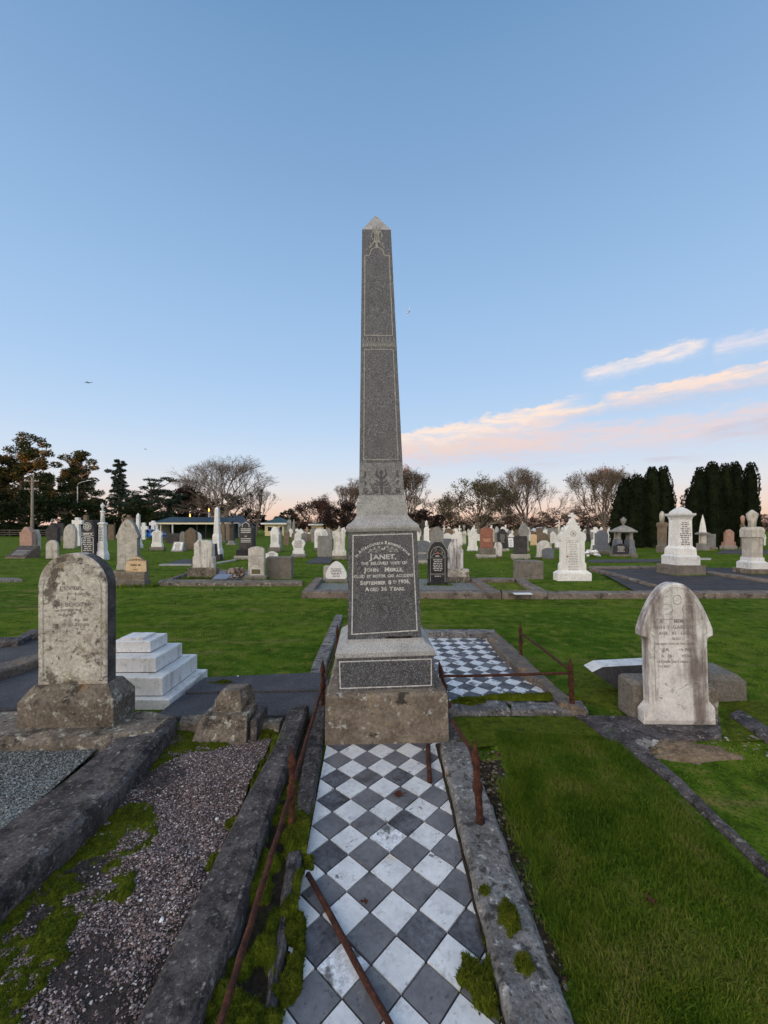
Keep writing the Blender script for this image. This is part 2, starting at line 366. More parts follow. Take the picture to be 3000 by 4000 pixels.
M['kerb_rust'] = stone('orange lichened kerb', (.10, .085, .075, 1), (.17, .14, .115, 1), 5, .95, bump=.8, layers=[
    ((.40, .17, .02, 1), 5, .57, .66, .85), ((.26, .25, .23, 1), 18, .57, .64, .6), ((.03, .028, .027, 1), 9, .60, .68, .7)])
M['slab_dark'] = stone('dark smooth concrete', (.050, .050, .058, 1), (.078, .077, .085, 1), 3, .85, bump=.3, layers=[((.12, .115, .11, 1), 12, .66, .72, .5)])
M['headstone_old'] = stone('old limestone', (.44, .41, .35, 1), (.66, .62, .545, 1), 6, .95, bump=.9, grain=.35, layers=[
    ((.27, .23, .185, 1), 3.0, .49, .58, .8), ((.085, .066, .05, 1), 4.2, .53, .60, .85), ((.21, .18, .07, 1), 8, .57, .65, .55), ((.66, .63, .56, 1), 9, .60, .67, .6), ((.06, .05, .042, 1), 26, .58, .64, .8), ((.55, .52, .46, 1), 40, .60, .66, .6)])
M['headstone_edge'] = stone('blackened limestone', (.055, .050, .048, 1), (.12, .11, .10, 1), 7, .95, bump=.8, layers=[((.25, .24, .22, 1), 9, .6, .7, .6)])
M['marble_streak'] = stone('streaked white marble', (.60, .575, .55, 1), (.74, .72, .70, 1), 4, .75, streak=((.17, .13, .12, 1), .95, .44, .60), bump=.3, grain=.15, layers=[
    ((.30, .28, .26, 1), 14, .56, .64, .6), ((.10, .09, .085, 1), 34, .61, .66, .75), ((.70, .69, .67, 1), 5, .60, .70, .6)])
M['marble'] = stone('white marble', (.66, .65, .625, 1), (.78, .77, .75, 1), 4, .65, streak=((.36, .34, .31, 1), .65, .54, .72), bump=.2, rand=.12)
M['marble_clean'] = stone('clean white marble', (.70, .69, .67, 1), (.80, .79, .77, 1), 3, .6, bump=.15, rand=.1, layers=[((.50, .48, .45, 1), 6, .62, .75, .4)])
M['marble_stain'] = stone('stained marble', (.55, .52, .47, 1), (.68, .66, .62, 1), 4, .75, streak=((.21, .18, .155, 1), .85, .49, .66), bump=.3, rand=.15)
M['tomb_marble'] = stone('pale blue marble', (.61, .61, .605, 1), (.74, .74, .735, 1), 3, .6, streak=((.27, .255, .24, 1), .75, .52, .67), bump=.15, grain=.12, layers=[((.28, .26, .24, 1), 5, .57, .68, .6), ((.36, .35, .34, 1), 26, .57, .64, .6)])
M['limestone'] = stone('pale limestone', (.40, .37, .325, 1), (.55, .515, .46, 1), 4, .95, streak=((.19, .17, .15, 1), .7, .50, .66), bump=.5, rand=.2, layers=[((.62, .58, .51, 1), 2.5, .55, .66, .5), ((.14, .125, .105, 1), 7, .60, .67, .6)])
M['grey_stone'] = stone('grey weathered stone', (.19, .185, .175, 1), (.28, .27, .255, 1), 5, .95, streak=((.10, .095, .09, 1), .6, .52, .7), bump=.4, rand=.25)
M['concrete'] = stone('brown grey concrete', (.14, .125, .105, 1), (.20, .18, .155, 1), 4, .95, bump=.5, rand=.25, layers=[((.26, .23, .20, 1), 2.5, .56, .68, .6), ((.08, .07, .06, 1), 5, .55, .66, .7), ((.36, .35, .32, 1), 16, .65, .7, .6)])
M['concrete_pale'] = stone('pale concrete', (.30, .28, .25, 1), (.40, .375, .34, 1), 4, .95, bump=.5, rand=.2, layers=[((.12, .11, .10, 1), 5, .6, .72, .6)])
M['brown_stone'] = stone('brown sandstone', (.14, .105, .075, 1), (.21, .16, .115, 1), 5, .95, bump=.4, rand=.25)
M['pink_stone'] = stone('pink sandstone', (.36, .22, .17, 1), (.46, .30, .24, 1), 5, .95, bump=.4, rand=.15, layers=[((.24, .20, .18, 1), 4, .55, .7, .5)])
M['red_granite'] = stone('red granite', (.24, .085, .055, 1), (.32, .125, .085, 1), 8, .5, speck=((.42, .24, .19, 1), 90, .55, .68, .5), bump=.1, spec=.4)
M['black_granite'] = stone('black granite', (.016, .016, .019, 1), (.028, .028, .032, 1), 8, .35, bump=.05, spec=.45, rand=.2)
M['dark_stone'] = stone('dark grey stone', (.042, .038, .040, 1), (.072, .065, .066, 1), 5, .8, bump=.3, rand=.3)
M['blue_stone'] = stone('blue grey granite', (.115, .125, .15, 1), (.165, .175, .20, 1), 6, .6, speck=((.26, .27, .29, 1), 100, .55, .68, .5), bump=.1)
M['beige_stone'] = stone('new beige sandstone', (.60, .42, .25, 1), (.68, .50, .32, 1), 6, .9, bump=.2)
M['tile_white'] = stone('white marble tile', (.58, .58, .585, 1), (.71, .71, .71, 1), 7, .5, bump=.15, grain=.10, layers=[((.58, .50, .36, 1), 2.3, .57, .70, .6), ((.30, .30, .32, 1), 9, .57, .68, .55), ((.40, .39, .39, 1), 30, .56, .64, .5), ((.075, .07, .065, 1), 17, .62, .67, .85)])
M['tile_grey'] = stone('grey slate tile', (.125, .124, .134, 1), (.182, .178, .188, 1), 5, .55, bump=.2, grain=.2, layers=[((.055, .05, .05, 1), 4, .53, .64, .6), ((.24, .235, .24, 1), 11, .60, .70, .5), ((.05, .045, .045, 1), 30, .60, .66, .6)])
M['tile_mossy'] = stone('worn white tile', (.60, .61, .63, 1), (.72, .725, .74, 1), 7, .5, bump=.2, layers=[((.06, .058, .055, 1), 7, .52, .62, .9), ((.30, .30, .32, 1), 13, .55, .68, .6)])
M['tile_grey_worn'] = stone('worn grey tile', (.07, .07, .08, 1), (.13, .13, .145, 1), 7, .6, bump=.2, layers=[((.03, .03, .03, 1), 6, .52, .64, .8), ((.30, .30, .32, 1), 14, .63, .72, .5)])
M['grout'] = stone('dirty grout', (.035, .033, .030, 1), (.07, .065, .06, 1), 12, .95, bump=.5)
M['rust'] = stone('rusty iron', (.045, .017, .012, 1), (.095, .034, .020, 1), 22, .9, bump=.9, bscale=120, layers=[((.22, .095, .032, 1), 14, .58, .68, .6), ((.028, .015, .014, 1), 9, .53, .64, .8), ((.28, .26, .20, 1), 30, .66, .71, .6)])
M['soil'] = stone('damp soil', (.022, .017, .011, 1), (.045, .034, .022, 1), 9, 1, bump=1.0, bdist=.012, bscale=50, layers=[((.10, .075, .05, 1), 24, .62, .70, .6), ((.03, .045, .008, 1), 4, .56, .68, .7)])
M['soil_dry'] = stone('pale dry soil', (.16, .115, .075, 1), (.25, .185, .125, 1), 9, 1, bump=1.0, bdist=.012, bscale=40, layers=[((.06, .05, .03, 1), 6, .55, .66, .7)])
M['asphalt'] = stone('dark tar seal', (.040, .037, .040, 1), (.066, .061, .064, 1), 2.5, .9, bump=.6, bscale=90, layers=[((.11, .108, .11, 1), 60, .60, .70, .5), ((.02, .02, .022, 1), 1.4, .52, .66, .6)])
M['gravel_bed'] = stone('fine blue grey gravel', (.115, .125, .125, 1), (.20, .21, .205, 1), 90, .95, bump=1.0, bdist=.012, bscale=85, layers=[((.035, .035, .036, 1), 60, .50, .62, .8), ((.33, .34, .33, 1), 75, .60, .68, .7)])
M['gravel_pale'] = stone('pale grey green gravel', (.16, .17, .155, 1), (.27, .28, .255, 1), 40, .95, bump=1.0, bdist=.012, bscale=45, grain=.6, layers=[((.05, .05, .048, 1), 22, .52, .62, .8), ((.42, .42, .40, 1), 30, .60, .66, .7)])
M['pink_bed'] = stone('gravelly earth', (.085, .068, .064, 1), (.155, .128, .122, 1), 40, .95, bump=1.0, bdist=.012, bscale=80, layers=[((.03, .026, .026, 1), 20, .5, .64, .7), ((.24, .21, .215, 1), 80, .60, .68, .6)])
M['moss'] = stone('green moss', (.050, .072, .004, 1), (.115, .142, .011, 1), 14, 1, bump=1.0, bdist=.01, bscale=95, spec=.1, layers=[((.016, .020, .004, 1), 7, .54, .66, .75), ((.11, .115, .018, 1), 26, .60, .70, .6)])
M['moss_bright'] = stone('bright moss', (.075, .105, .008, 1), (.15, .18, .016, 1), 8, 1, bump=1.0, bdist=.012, bscale=60, spec=.1, layers=[((.035, .035, .010, 1), 5, .52, .62, .8)])
def pebble_mat(name, cols):
    m, t = newmat(name); r = nd(t, 'ShaderNodeNewGeometry').outputs['Random Per Island']
    c = ramp(t, r, [(i/len(cols), k) for i, k in enumerate(cols)], 'CONSTANT'); finish(t, c, .85, [], .2); return m
M['pebble_pink'] = pebble_mat('pink gravel stones', [(.11, .078, .074, 1), (.18, .13, .125, 1), (.25, .185, .18, 1), (.07, .054, .052, 1), (.21, .145, .135, 1), (.34, .27, .26, 1), (.14, .10, .085, 1), (.09, .07, .068, 1), (.21, .165, .16, 1), (.50, .45, .43, 1)])
M['pebble_blue'] = pebble_mat('blue grey gravel stones', [(.13, .145, .145, 1), (.20, .215, .21, 1), (.085, .09, .092, 1), (.25, .26, .255, 1), (.16, .17, .175, 1), (.30, .31, .30, 1), (.11, .105, .10, 1)])
M['litter'] = pebble_mat('leaf crumbs', [(.05, .03, .018, 1), (.09, .055, .03, 1), (.03, .02, .014, 1), (.14, .10, .06, 1), (.20, .17, .14, 1), (.06, .05, .02, 1)])
M['pebble_rubble'] = pebble_mat('broken marble bits', [(.22, .21, .20, 1), (.36, .35, .33, 1), (.14, .13, .12, 1), (.19, .17, .15, 1)])

def grass_ground():
    m, t = newmat('mown grass'); v = nd(t, 'ShaderNodeTexCoord').outputs['Object']
    a = nz3(t, v, .8, 6, .62, (.6, 1.3, 1)); b = nz3(t, v, 4.5, 6, .7); d = nz3(t, v, 40, 4, .7); e = nz3(t, v, 1.4, 5, .65, (.35, 1.6, 1))
    c = mixc(t, mrange(t, a, .38, .62), (.052, .112, .007, 1), (.110, .182, .015, 1))
    c = mixc(t, mth(t, 'MULTIPLY', mrange(t, b, .50, .66), .8), c, (.22, .215, .045, 1))
    c = mixc(t, mth(t, 'MULTIPLY', mrange(t, e, .54, .68), .6), c, (.25, .20, .075, 1))
    c = mixc(t, mth(t, 'MULTIPLY', mrange(t, b, .50, .36), .7), c, (.026, .050, .005, 1))
    c = mixc(t, mth(t, 'MULTIPLY', mrange(t, d, .46, .64), .7), c, (.024, .044, .006, 1))
    finish(t, c, 1, [(b, .08, .6), (d, .03, .9)], .04); return m
M['lawn'] = grass_ground()
M['blade'] = foliage('grass blades', [(.034, .086, .005, 1), (.068, .145, .007, 1), (.110, .190, .012, 1), (.185, .235, .026, 1), (.30, .26, .075, 1)], .8, .3, .9, .62, 7)
M['blade_lush'] = foliage('long grass blades', [(.026, .060, .005, 1), (.058, .110, .008, 1), (.10, .155, .014, 1), (.135, .17, .022, 1), (.24, .215, .07, 1)], .8, .3, 2.4, .55, 6)
M['moss_tuft'] = foliage('moss tips', [(.030, .045, .004, 1), (.065, .085, .008, 1), (.11, .125, .014, 1), (.16, .165, .022, 1)], .8, .2, 6)
M['bark'] = stone('grey brown bark', (.070, .055, .045, 1), (.12, .10, .085, 1), 3, .95, bump=.6, bscale=20, bdist=.03)
M['bark_pale'] = stone('pale bark', (.14, .12, .10, 1), (.22, .19, .16, 1), 3, .95, bump=.6, bscale=20, bdist=.03)
M['twig'] = stone('brown twigs', (.115, .088, .07, 1), (.175, .138, .112, 1), .5, .95, bump=0)
M['twig_red'] = stone('reddish twigs', (.085, .045, .040, 1), (.13, .07, .062, 1), .5, .95, bump=0)
M['pine'] = foliage('pine sprays', [(.014, .026, .014, 1), (.026, .044, .022, 1), (.075, .075, .032, 1), (.26, .15, .046, 1)], .8, .1)
M['cedar'] = foliage('blue cedar sprays', [(.014, .028, .020, 1), (.026, .046, .032, 1), (.042, .066, .046, 1), (.060, .085, .060, 1)], .8, .1)
M['hedge'] = foliage('dark evergreen leaves', [(.008, .016, .008, 1), (.014, .026, .011, 1), (.024, .038, .014, 1), (.036, .040, .018, 1)], .8, .1)
M['yew'] = foliage('yew sprays', [(.004, .007, .004, 1), (.008, .013, .006, 1), (.013, .019, .008, 1), (.020, .026, .011, 1)], .9, .05, 1.2)
M['leaf_brown'] = foliage('brown autumn leaves', [(.060, .040, .028, 1), (.095, .060, .038, 1), (.12, .085, .045, 1), (.085, .085, .035, 1)], .8, .2)
M['leaf_green'] = foliage('olive leaves', [(.030, .036, .016, 1), (.050, .056, .022, 1), (.075, .075, .030, 1), (.095, .075, .032, 1)], .8, .2)
M['leaf_red'] = foliage('dark red leaves', [(.050, .026, .024, 1), (.078, .038, .032, 1), (.105, .058, .045, 1), (.085, .066, .045, 1)], .8, .2)
M['scrub'] = foliage('brown winter scrub', [(.052, .036, .030, 1), (.080, .055, .042, 1), (.105, .070, .055, 1), (.075, .062, .040, 1)], .9, .1)
M['scrub_dark'] = foliage('purple brown shrub', [(.026, .018, .018, 1), (.042, .028, .026, 1), (.058, .040, .032, 1)], .9, .1)
M['roof_blue'] = plain('blue grey metal roof', (.014, .026, .038, 1), .45, .4, .15, 2)
M['roof_green'] = plain('dark green metal roof', (.020, .060, .058, 1), .5, .4, .15, 2)
M['wall_dark'] = plain('dark green boards', (.016, .030, .024, 1), .8)
M['wall_cream'] = plain('cream painted wall', (.60, .50, .28, 1), .8, .3, .08)
M['wall_white'] = plain('white painted boards', (.70, .70, .68, 1), .7, .3, .08)
M['trim'] = plain('cream trim', (.68, .62, .46, 1), .6, .3, .06)
M['glass_dark'] = plain('dark window glass', (.012, .014, .018, 1), .12, .6, .1)
M['timber'] = plain('grey weathered timber', (.085, .075, .065, 1), .9, .2, .3, 8)
M['pole'] = plain('grey power pole timber', (.27, .225, .19, 1), .9, .2, .25, 5)
M['car_blue'] = plain('blue car paint', (.015, .16, .55, 1), .25, .6, .04)
M['car_white'] = plain('white car paint', (.75, .75, .75, 1), .3, .6, .03)
M['car_grey'] = plain('silver car paint', (.40, .41, .42, 1), .3, .6, .03)
M['tyre'] = plain('black rubber', (.012, .012, .012, 1), .9)
M['orange'] = plain('orange sign paint', (.65, .16, .04, 1), .6)
M['lamp_metal'] = plain('galvanised steel', (.45, .46, .47, 1), .5, .4, .1, 6, .2)
M['flower_orange'] = foliage('orange leaves', [(.45, .06, .02, 1), (.65, .10, .03, 1), (.75, .20, .05, 1)], .6, .4)
M['flower_mix'] = foliage('faded bouquet', [(.05, .07, .03, 1), (.10, .09, .05, 1), (.45, .33, .28, 1), (.55, .50, .42, 1), (.12, .05, .05, 1)], .8, .2)
M['poppy'] = plain('red felt', (.42, .015, .02, 1), .9, .2, .1)
M['wool'] = plain('white feathers', (.74, .73, .72, 1), .8, .2, .05)
M['feather_dark'] = plain('dark feathers', (.03, .03, .035, 1), .8, .2, .1)
M['leaf_dead'] = plain('dead brown leaf', (.075, .026, .014, 1), .8, .2, .3, 30)
M['ash_white'] = plain('white ceramic', (.72, .74, .78, 1), .35, .5, .04)
M['plaque_blue'] = plain('blue grey slate plaque', (.17, .21, .28, 1), .5, .4, .1)
M['bronze'] = plain('dull bronze', (.13, .11, .06, 1), .5, .4, .15, 20, .4)
def lampmat():
    m, t = newmat('lit amber lamp'); e = nd(t, 'ShaderNodeEmission', {0: (1, .45, .08, 1), 1: 3.0}); nd(t, 'ShaderNodeOutputMaterial', {0: e.outputs[0]}); return m
M['lamp_lit'] = lampmat()
# ------------------------------------------------------------------ lettering
_tx = {}
def text_np(s, bold=.0, shear=0.0):
    """outline of a line of text as flat mesh data, normalised to width 1"""
    k = (s, bold, shear)
    if k not in _tx:
        cu = bpy.data.curves.new('lettering', 'FONT'); cu.body = s; cu.offset = bold; cu.shear = shear; cu.resolution_u = 2
        o = bpy.data.objects.new('lettering', cu); COL.objects.link(o)
        dg = bpy.context.evaluated_depsgraph_get(); me = bpy.data.meshes.new_from_object(o.evaluated_get(dg))
        V = np.zeros(len(me.vertices)*3, np.float32); me.vertices.foreach_get('co', V); V = V.reshape(-1, 3).astype(float)
        Fc = [tuple(p.vertices) for p in me.polygons]
        bpy.data.objects.remove(o); bpy.data.curves.remove(cu); bpy.data.meshes.remove(me)
        _tx[k] = (V, Fc)
    V, Fc = _tx[k]; return V.copy(), Fc
def letter(mb, s, u0, u1, z0, z1, fn, bold=.02, m=0, slab=False):
    V, Fc = text_np(s, bold)
    if not len(V): return
    x0, x1 = V[:, 0].min(), V[:, 0].max(); cap = .73
    U = u0+(V[:, 0]-x0)/(x1-x0)*(u1-u0); Z = z0+V[:, 1]/cap*(z1-z0)
    mb.add([fn(a, b) for a, b in zip(U, Z)], Fc, m)
def small_caps(mb, s, u0, u1, z0, z1, fn, bold=.022, small=.74):
    """words in capitals with taller initials"""
    parts = []; x = 0
    for w in s.split(' '):
        for i, part in enumerate([w[:1], w[1:]]):
            if not part: continue
            V, Fc = text_np(part, bold); sc = 1 if i == 0 or w[0].isdigit() else small
            wd = (V[:, 0].max()-V[:, 0].min())*sc; parts.append((part, x, x+wd, sc)); x += wd+.09
        x += .30
    tot = parts[-1][2]; k = (u1-u0)/tot
    for p, a, b, sc in parts: letter(mb, p, u0+a*k, u0+b*k, z0, z0+(z1-z0)*sc, fn, bold)
def arc_text(mb, s, uc, zc, rad, a0, a1, h, fn, bold=.02):
    ws = []
    for ch in s:
        if ch == ' ': ws.append(.30)
        else: V, _ = text_np(ch, bold); ws.append(V[:, 0].max()-V[:, 0].min()+.10)
    tot = sum(ws); x = 0
    for ch, w in zip(s, ws):
        if ch != ' ':
            V, Fc = text_np(ch, bold); t = (x+(w-.1)/2)/tot; a = a0+(a1-a0)*t; k = rad*abs(a1-a0)/tot; xm = (V[:, 0].max()+V[:, 0].min())/2
            pts = []
            for v in V:
                du = (v[0]-xm)*k; dz = rad+v[1]/.73*h
                pts.append(fn(uc+math.sin(a)*dz+math.cos(a)*du, zc+math.cos(a)*dz-math.sin(a)*du))
            mb.add(pts, Fc)
        x += w
def dashes(mb, x0, x1, zs, h, fn, rng, m=0):
    """illegible small lettering: rows of word-length strokes"""
    for i, z in enumerate(zs):
        k = rng.uniform(.55, 1); a = (x0+x1)/2-(x1-x0)/2*k; b = (x0+x1)/2+(x1-x0)/2*k; x = a
        while x < b:
            w = rng.uniform(1.6, 5)*h; e = min(b, x+w)
            if e-x > h*.6: mb.add([fn(x, z), fn(e, z), fn(e, z+h), fn(x, z+h)], [(0, 1, 2, 3)], m)
            x = e+h*.8

# ------------------------------------------------------------------ the leaning obelisk
MY = 3.63
mon = thing('obelisk_monument', 'tall dark grey granite obelisk leaning slightly on its stepped base', 'obelisk', (.008, MY, -.01), R(2.4), ry=R(-1.04))
mb = MB()
ring = []
for z, hw in ((0, .4825), (.10, .4825), (.385, .478), (.405, .455), (.408, .30)):
    n = 26; r = []
    for sd in range(4):
        for k in range(n):
            t = -1+2*k/n; p = [(t, -1), (1, t), (-t, 1), (-1, -t)][sd]; x, y = p[0]*hw, p[1]*hw
            e = noise.noise(Vector((x*5, y*5, z*5)))*.010+noise.noise(Vector((x*17, y*17, z*17)))*.006
            r.append((x*(1+e), y*(1+e), z+(e*.8 if z > .05 else 0)))
    ring.append(r)
mb.rings(ring, 0); mb.build('base', M['base_stone'], mon)
MB().stack([(.388, .404), (.388, .668)]).build('plinth_block', M['granite_dark'], mon)
MB().stack([(.396, .668), (.400, .676), (.400, .706), (.388, .724), (.345, .752), (.322, .770), (.318, .792)]).build('plinth_moulding', M['granite_light'], mon)
DZ0, DZ1, DH0, DH1 = .792, 1.672, .3035, .2845
MB().stack([(DH0, DZ0), (DH1, DZ1)]).build('die', M['granite_dark'], mon)
MB().stack([(.292, 1.672), (.298, 1.684), (.303, 1.700), (.300, 1.720), (.288, 1.734), (.262, 1.752), (.238, 1.775), (.222, 1.800), (.216, 1.808), (.213, 1.925)]).build('cap_moulding', M['granite_light'], mon)
SZ0, SZ1, SH0, SH1 = 1.925, 4.285, .193, .1245
zsh = lambda y, Yf=3.47: 1.71+(HZ-y)*Yf/F
shw = lambda z: SH0+(SH1-SH0)*(z-SZ0)/(SZ1-SZ0)
zf = zsh(1809); zb_ = zsh(1936)
MB().stack([(.198, SZ0), (.198, zb_), ]).build('shaft_foot', M['granite_light'], mon)
MB().stack([(shw(zb_), zb_), (shw(zf), zf)]).build('frosted_panel', M['granite_frost'], mon)
MB().stack([(shw(zf), zf), (SH1, SZ1)]).build('shaft', M['granite_dark'], mon)
MB().stack([(SH1, SZ1), (.003, SZ1+.215)]).build('shaft_tip', M['granite_light'], mon)
sfn = lambda u, z: (u, -shw(z)-.0025, z)
dfn = lambda u, z: (u, -(DH0+(DH1-DH0)*(z-DZ0)/(DZ1-DZ0))-.0022, z)
bfn = lambda u, z: (u, -.3905, z)
# frame lines cut into the shaft, the die and the block below
fr = MB()
k = .80; za, zb1, zc = zsh(1309), zsh(990), zsh(958)
w1, w2 = shw(za)*k, shw(zb1)*k
arch = [(-w1, za), (-w2, zb1), (-w2*.62, zb1), (-w2*.55, zb1+.018)]+[(w2*.55*math.sin(a), zb1+.02+(zc-zb1-.02)*math.cos(a*.98)) for a in np.linspace(-1.45, 1.45, 11)]+[(w2*.55, zb1+.018), (w2*.62, zb1), (w2, zb1), (w1, za)]
fr.ribbon(arch, .0085, sfn, closed=True)
zd, ze = zsh(1364), zsh(1797)
fr.ribbon([(-shw(ze)*k, ze), (-shw(zd)*k, zd), (shw(zd)*k, zd), (shw(ze)*k, ze)], .0075, sfn, closed=True)
z1, z2 = zsh(1352), zsh(1318); n = 9; zw = shw(z1)*.94
for q in range(n):      # band of lozenges
    u = -zw+2*zw*(q+.5)/n; fr.ribbon([(u-zw/n, z1), (u, z2), (u+zw/n, z1)], .005, sfn)
    fr.add([sfn(u-zw/n*.45, z1+.002), sfn(u+zw/n*.45, z1+.002), sfn(u, z1+(z2-z1)*.5)], [(0, 1, 2)])
fr.ribbon([(-zw, z1-.006), (zw, z1-.006)], .004, sfn)
fr.build('shaft_carving', M['carved_dim'], mon)
orn = MB()          # sprig at the head of the shaft
ZO = zsh(962)
for sg in (1, -1):
    orn.ribbon([(sg*.003, ZO+.035), (sg*.018, ZO+.085), (sg*.012, ZO+.125), (sg*.030, ZO+.160)], .010, sfn)
    orn.ribbon([(sg*.016, ZO+.085), (sg*.022, ZO+.060), (sg*.050, ZO+.022), (sg*.066, ZO+.004)], .011, sfn)
    orn.ribbon([(sg*.048, ZO+.025), (sg*.052, ZO+.045), (sg*.064, ZO+.05)], .007, sfn)
    orn.ribbon([(sg*.030, ZO+.16), (sg*.042, ZO+.13), (sg*.047, ZO+.10)], .009, sfn)
    orn.ribbon([(0, ZO+.12), (sg*.014, ZO+.16), (sg*.034, ZO+.19)], .008, sfn)
    orn.add([sfn(sg*.030, ZO+.085), sfn(sg*.044, ZO+.092), sfn(sg*.038, ZO+.074)], [(0, 1, 2)])
orn.ribbon([(0, ZO+.03), (0, ZO+.15), (.002, ZO+.205)], .010, sfn)
orn.add([sfn(-.014, ZO+.022), sfn(0, ZO+.012), sfn(.014, ZO+.022), sfn(0, ZO+.05)], [(0, 1, 2, 3)])
orn.build('shaft_sprig', M['carved_dim'], mon)
ac = MB()           # acanthus scrolls on the frosted panel
zq = lambda y: zsh(y, 3.44)
uq = lambda x: (x-1487)*3.44/F
def scroll(cx, cy, r, dirn, turns=1.5, ph=0.0):
    return [(uq(cx+dirn*math.cos(a+ph)*r*(1-.75*a/(turns*6.28))), zq(cy+math.sin(a+ph)*r*(1-.75*a/(turns*6.28)))) for a in np.linspace(0, turns*6.28, 22)]
def leaf(pts, w):
    """tapered leaf from a middle line in pixels"""
    n = len(pts); L = []; Rr = []
    for i, (x, y) in enumerate(pts):
        a = pts[max(0, i-1)]; b = pts[min(n-1, i+1)]; dx, dy = b[0]-a[0], b[1]-a[1]; l = math.hypot(dx, dy) or 1
        q = w*math.sin(math.pi*(i+.35)/(n-.3)); L.append((x-dy/l*q, y+dx/l*q)); Rr.append((x+dy/l*q, y-dx/l*q))
    ac.add([sfn(uq(x), zq(y)) for x, y in L+Rr], [(i, i+1, n+i+1, n+i) for i in range(n-1)])
for sg in (1, -1):
    X = lambda d: 1487+sg*d
    ac.ribbon(scroll(X(23), 1913, 13, sg), .008, sfn); ac.ribbon(scroll(X(63), 1914, 11, -sg), .008, sfn)
    ac.ribbon([(uq(X(8)), zq(1922)), (uq(X(30)), zq(1929)), (uq(X(55)), zq(1930)), (uq(X(76)), zq(1924))], .006, sfn)
    leaf([(X(6), 1893), (X(16), 1896), (X(24), 1890), (X(30), 1886)], 3.4); leaf([(X(5), 1887), (X(14), 1884), (X(22), 1875)], 4)
    leaf([(X(4), 1872), (X(12), 1862), (X(20), 1852), (X(16), 1832)], 5); leaf([(X(66), 1898), (X(60), 1885), (X(68), 1875)], 4)
    leaf([(X(70), 1868), (X(62), 1855), (X(64), 1836)], 4.5); leaf([(X(36), 1912), (X(32), 1898), (X(27), 1893)], 2.5)
leaf([(1487, 1934), (1487, 1918), (1487, 1900), (1487, 1880), (1487, 1860), (1487, 1842)], 6); leaf([(1480, 1850), (1487, 1838), (1494, 1850)], 6)
ac.build('acanthus_carving', M['carved_dark'], mon)
zd_ = lambda y: 1.71-(y-HZ)*3.325/F
ud = lambda x, y=2200: (x-1489-(y-2070)*.017)*3.325/F
fl = MB()
a_, b_ = .245, .2685
fl.ribbon([(-b_, zd_(2474)), (-a_, zd_(2089)), (a_, zd_(2087)), (b_, zd_(2466))], .0085, dfn, closed=True)
fl.build('die_frame_line', M['carved'], mon)
fb = MB(); fb.ribbon([(-.365, .428), (-.368, .640), (.368, .640), (.365, .428)], .0085, bfn, closed=True); fb.build('block_frame_line', M['carved'], mon)
ins = MB()
arc_text(ins, 'In Affectionate Remembrance', 0, zd_(2116)-.292, .272, -.92, .90, .028, dfn, .026)
letter(ins, 'of', ud(1483), ud(1501), zd_(2149), zd_(2136), dfn, .02)
small_caps(ins, 'JANET,', ud(1435), ud(1543), zd_(2184), zd_(2161), dfn, .03, .8)
letter(ins, 'THE  BELOVED  WIFE  OF', ud(1403), ud(1585), zd_(2206), zd_(2194), dfn, .03)
small_caps(ins, 'JOHN   MEIKLE,', ud(1414), ud(1569), zd_(2233), zd_(2216), dfn, .035, .82)
letter(ins, 'KILLED  BY  MOTOR  CAR  ACCIDENT,', ud(1375), ud(1612), zd_(2256), zd_(2244), dfn, .03)
small_caps(ins, 'SEPTEMBER 8', ud(1399), ud(1521), zd_(2283), zd_(2267), dfn, .035, .82)
letter(ins, 'TH', ud(1526), ud(1541), zd_(2277), zd_(2268), dfn, .03); ins.ribbon([(ud(1528), zd_(2280)), (ud(1539), zd_(2280))], .003, dfn)
letter(ins, '1906,', ud(1550), ud(1595), zd_(2281), zd_(2265), dfn, .035)
small_caps(ins, 'AGED 36 YEARS.', ud(1417), ud(1574), zd_(2308), zd_(2292), dfn, .035, .82)
ins.build('lettering', M['carved'], mon)
spr = MB()          # two ivy sprigs beside 'of'
for sg in (1, -1):
    X = lambda d: ud(1492+sg*d)
    spr.ribbon([(X(14), zd_(2152)), (X(20), zd_(2146)), (X(34), zd_(2145)), (X(48), zd_(2150)), (X(60), zd_(2157))], .005, dfn)
    for dx, y, r in ((17, 2136, 7), (35, 2140, 6), (50, 2147, 7), (28, 2154, 6), (58, 2156, 3.5), (45, 2155, 3)):
        pts = [(X(dx)+r*.0021*q[0], zd_(y)+r*.0021*q[1]) for q in ((0, -.9), (.7, -.4), (1, .25), (.35, .2), (0, 1.2), (-.35, .2), (-1, .25), (-.7, -.4))]
        spr.add([dfn(*p) for p in pts], [tuple(range(8))])
spr.build('ivy_carving', M['carved_dim'], mon)
cr = MB(); n = 16   # mossy gap where the die has lifted
ol = [(.02+.115*math.cos(a)+.10, .800+.013*math.sin(a)*(1.1+.5*math.sin(3*a))) for a in np.linspace(0, 6.28, n, endpoint=False)]
cr.add([(x, -.3075-.004, z-.002) for x, z in ol], [tuple(range(n))]); cr.build('mossy_gap', M['soil'], mon)

# ------------------------------------------------------------------ ground, beds and kerbs of the nearest graves
g = MB(); g.add([(-900, -400, 0), (900, -400, 0), (900, 2200, 0), (-900, 2200, 0)], [(0, 1, 2, 3)]); tag(g.build('ground', M['lawn']), kind='structure')
rng = np.random.default_rng(7)

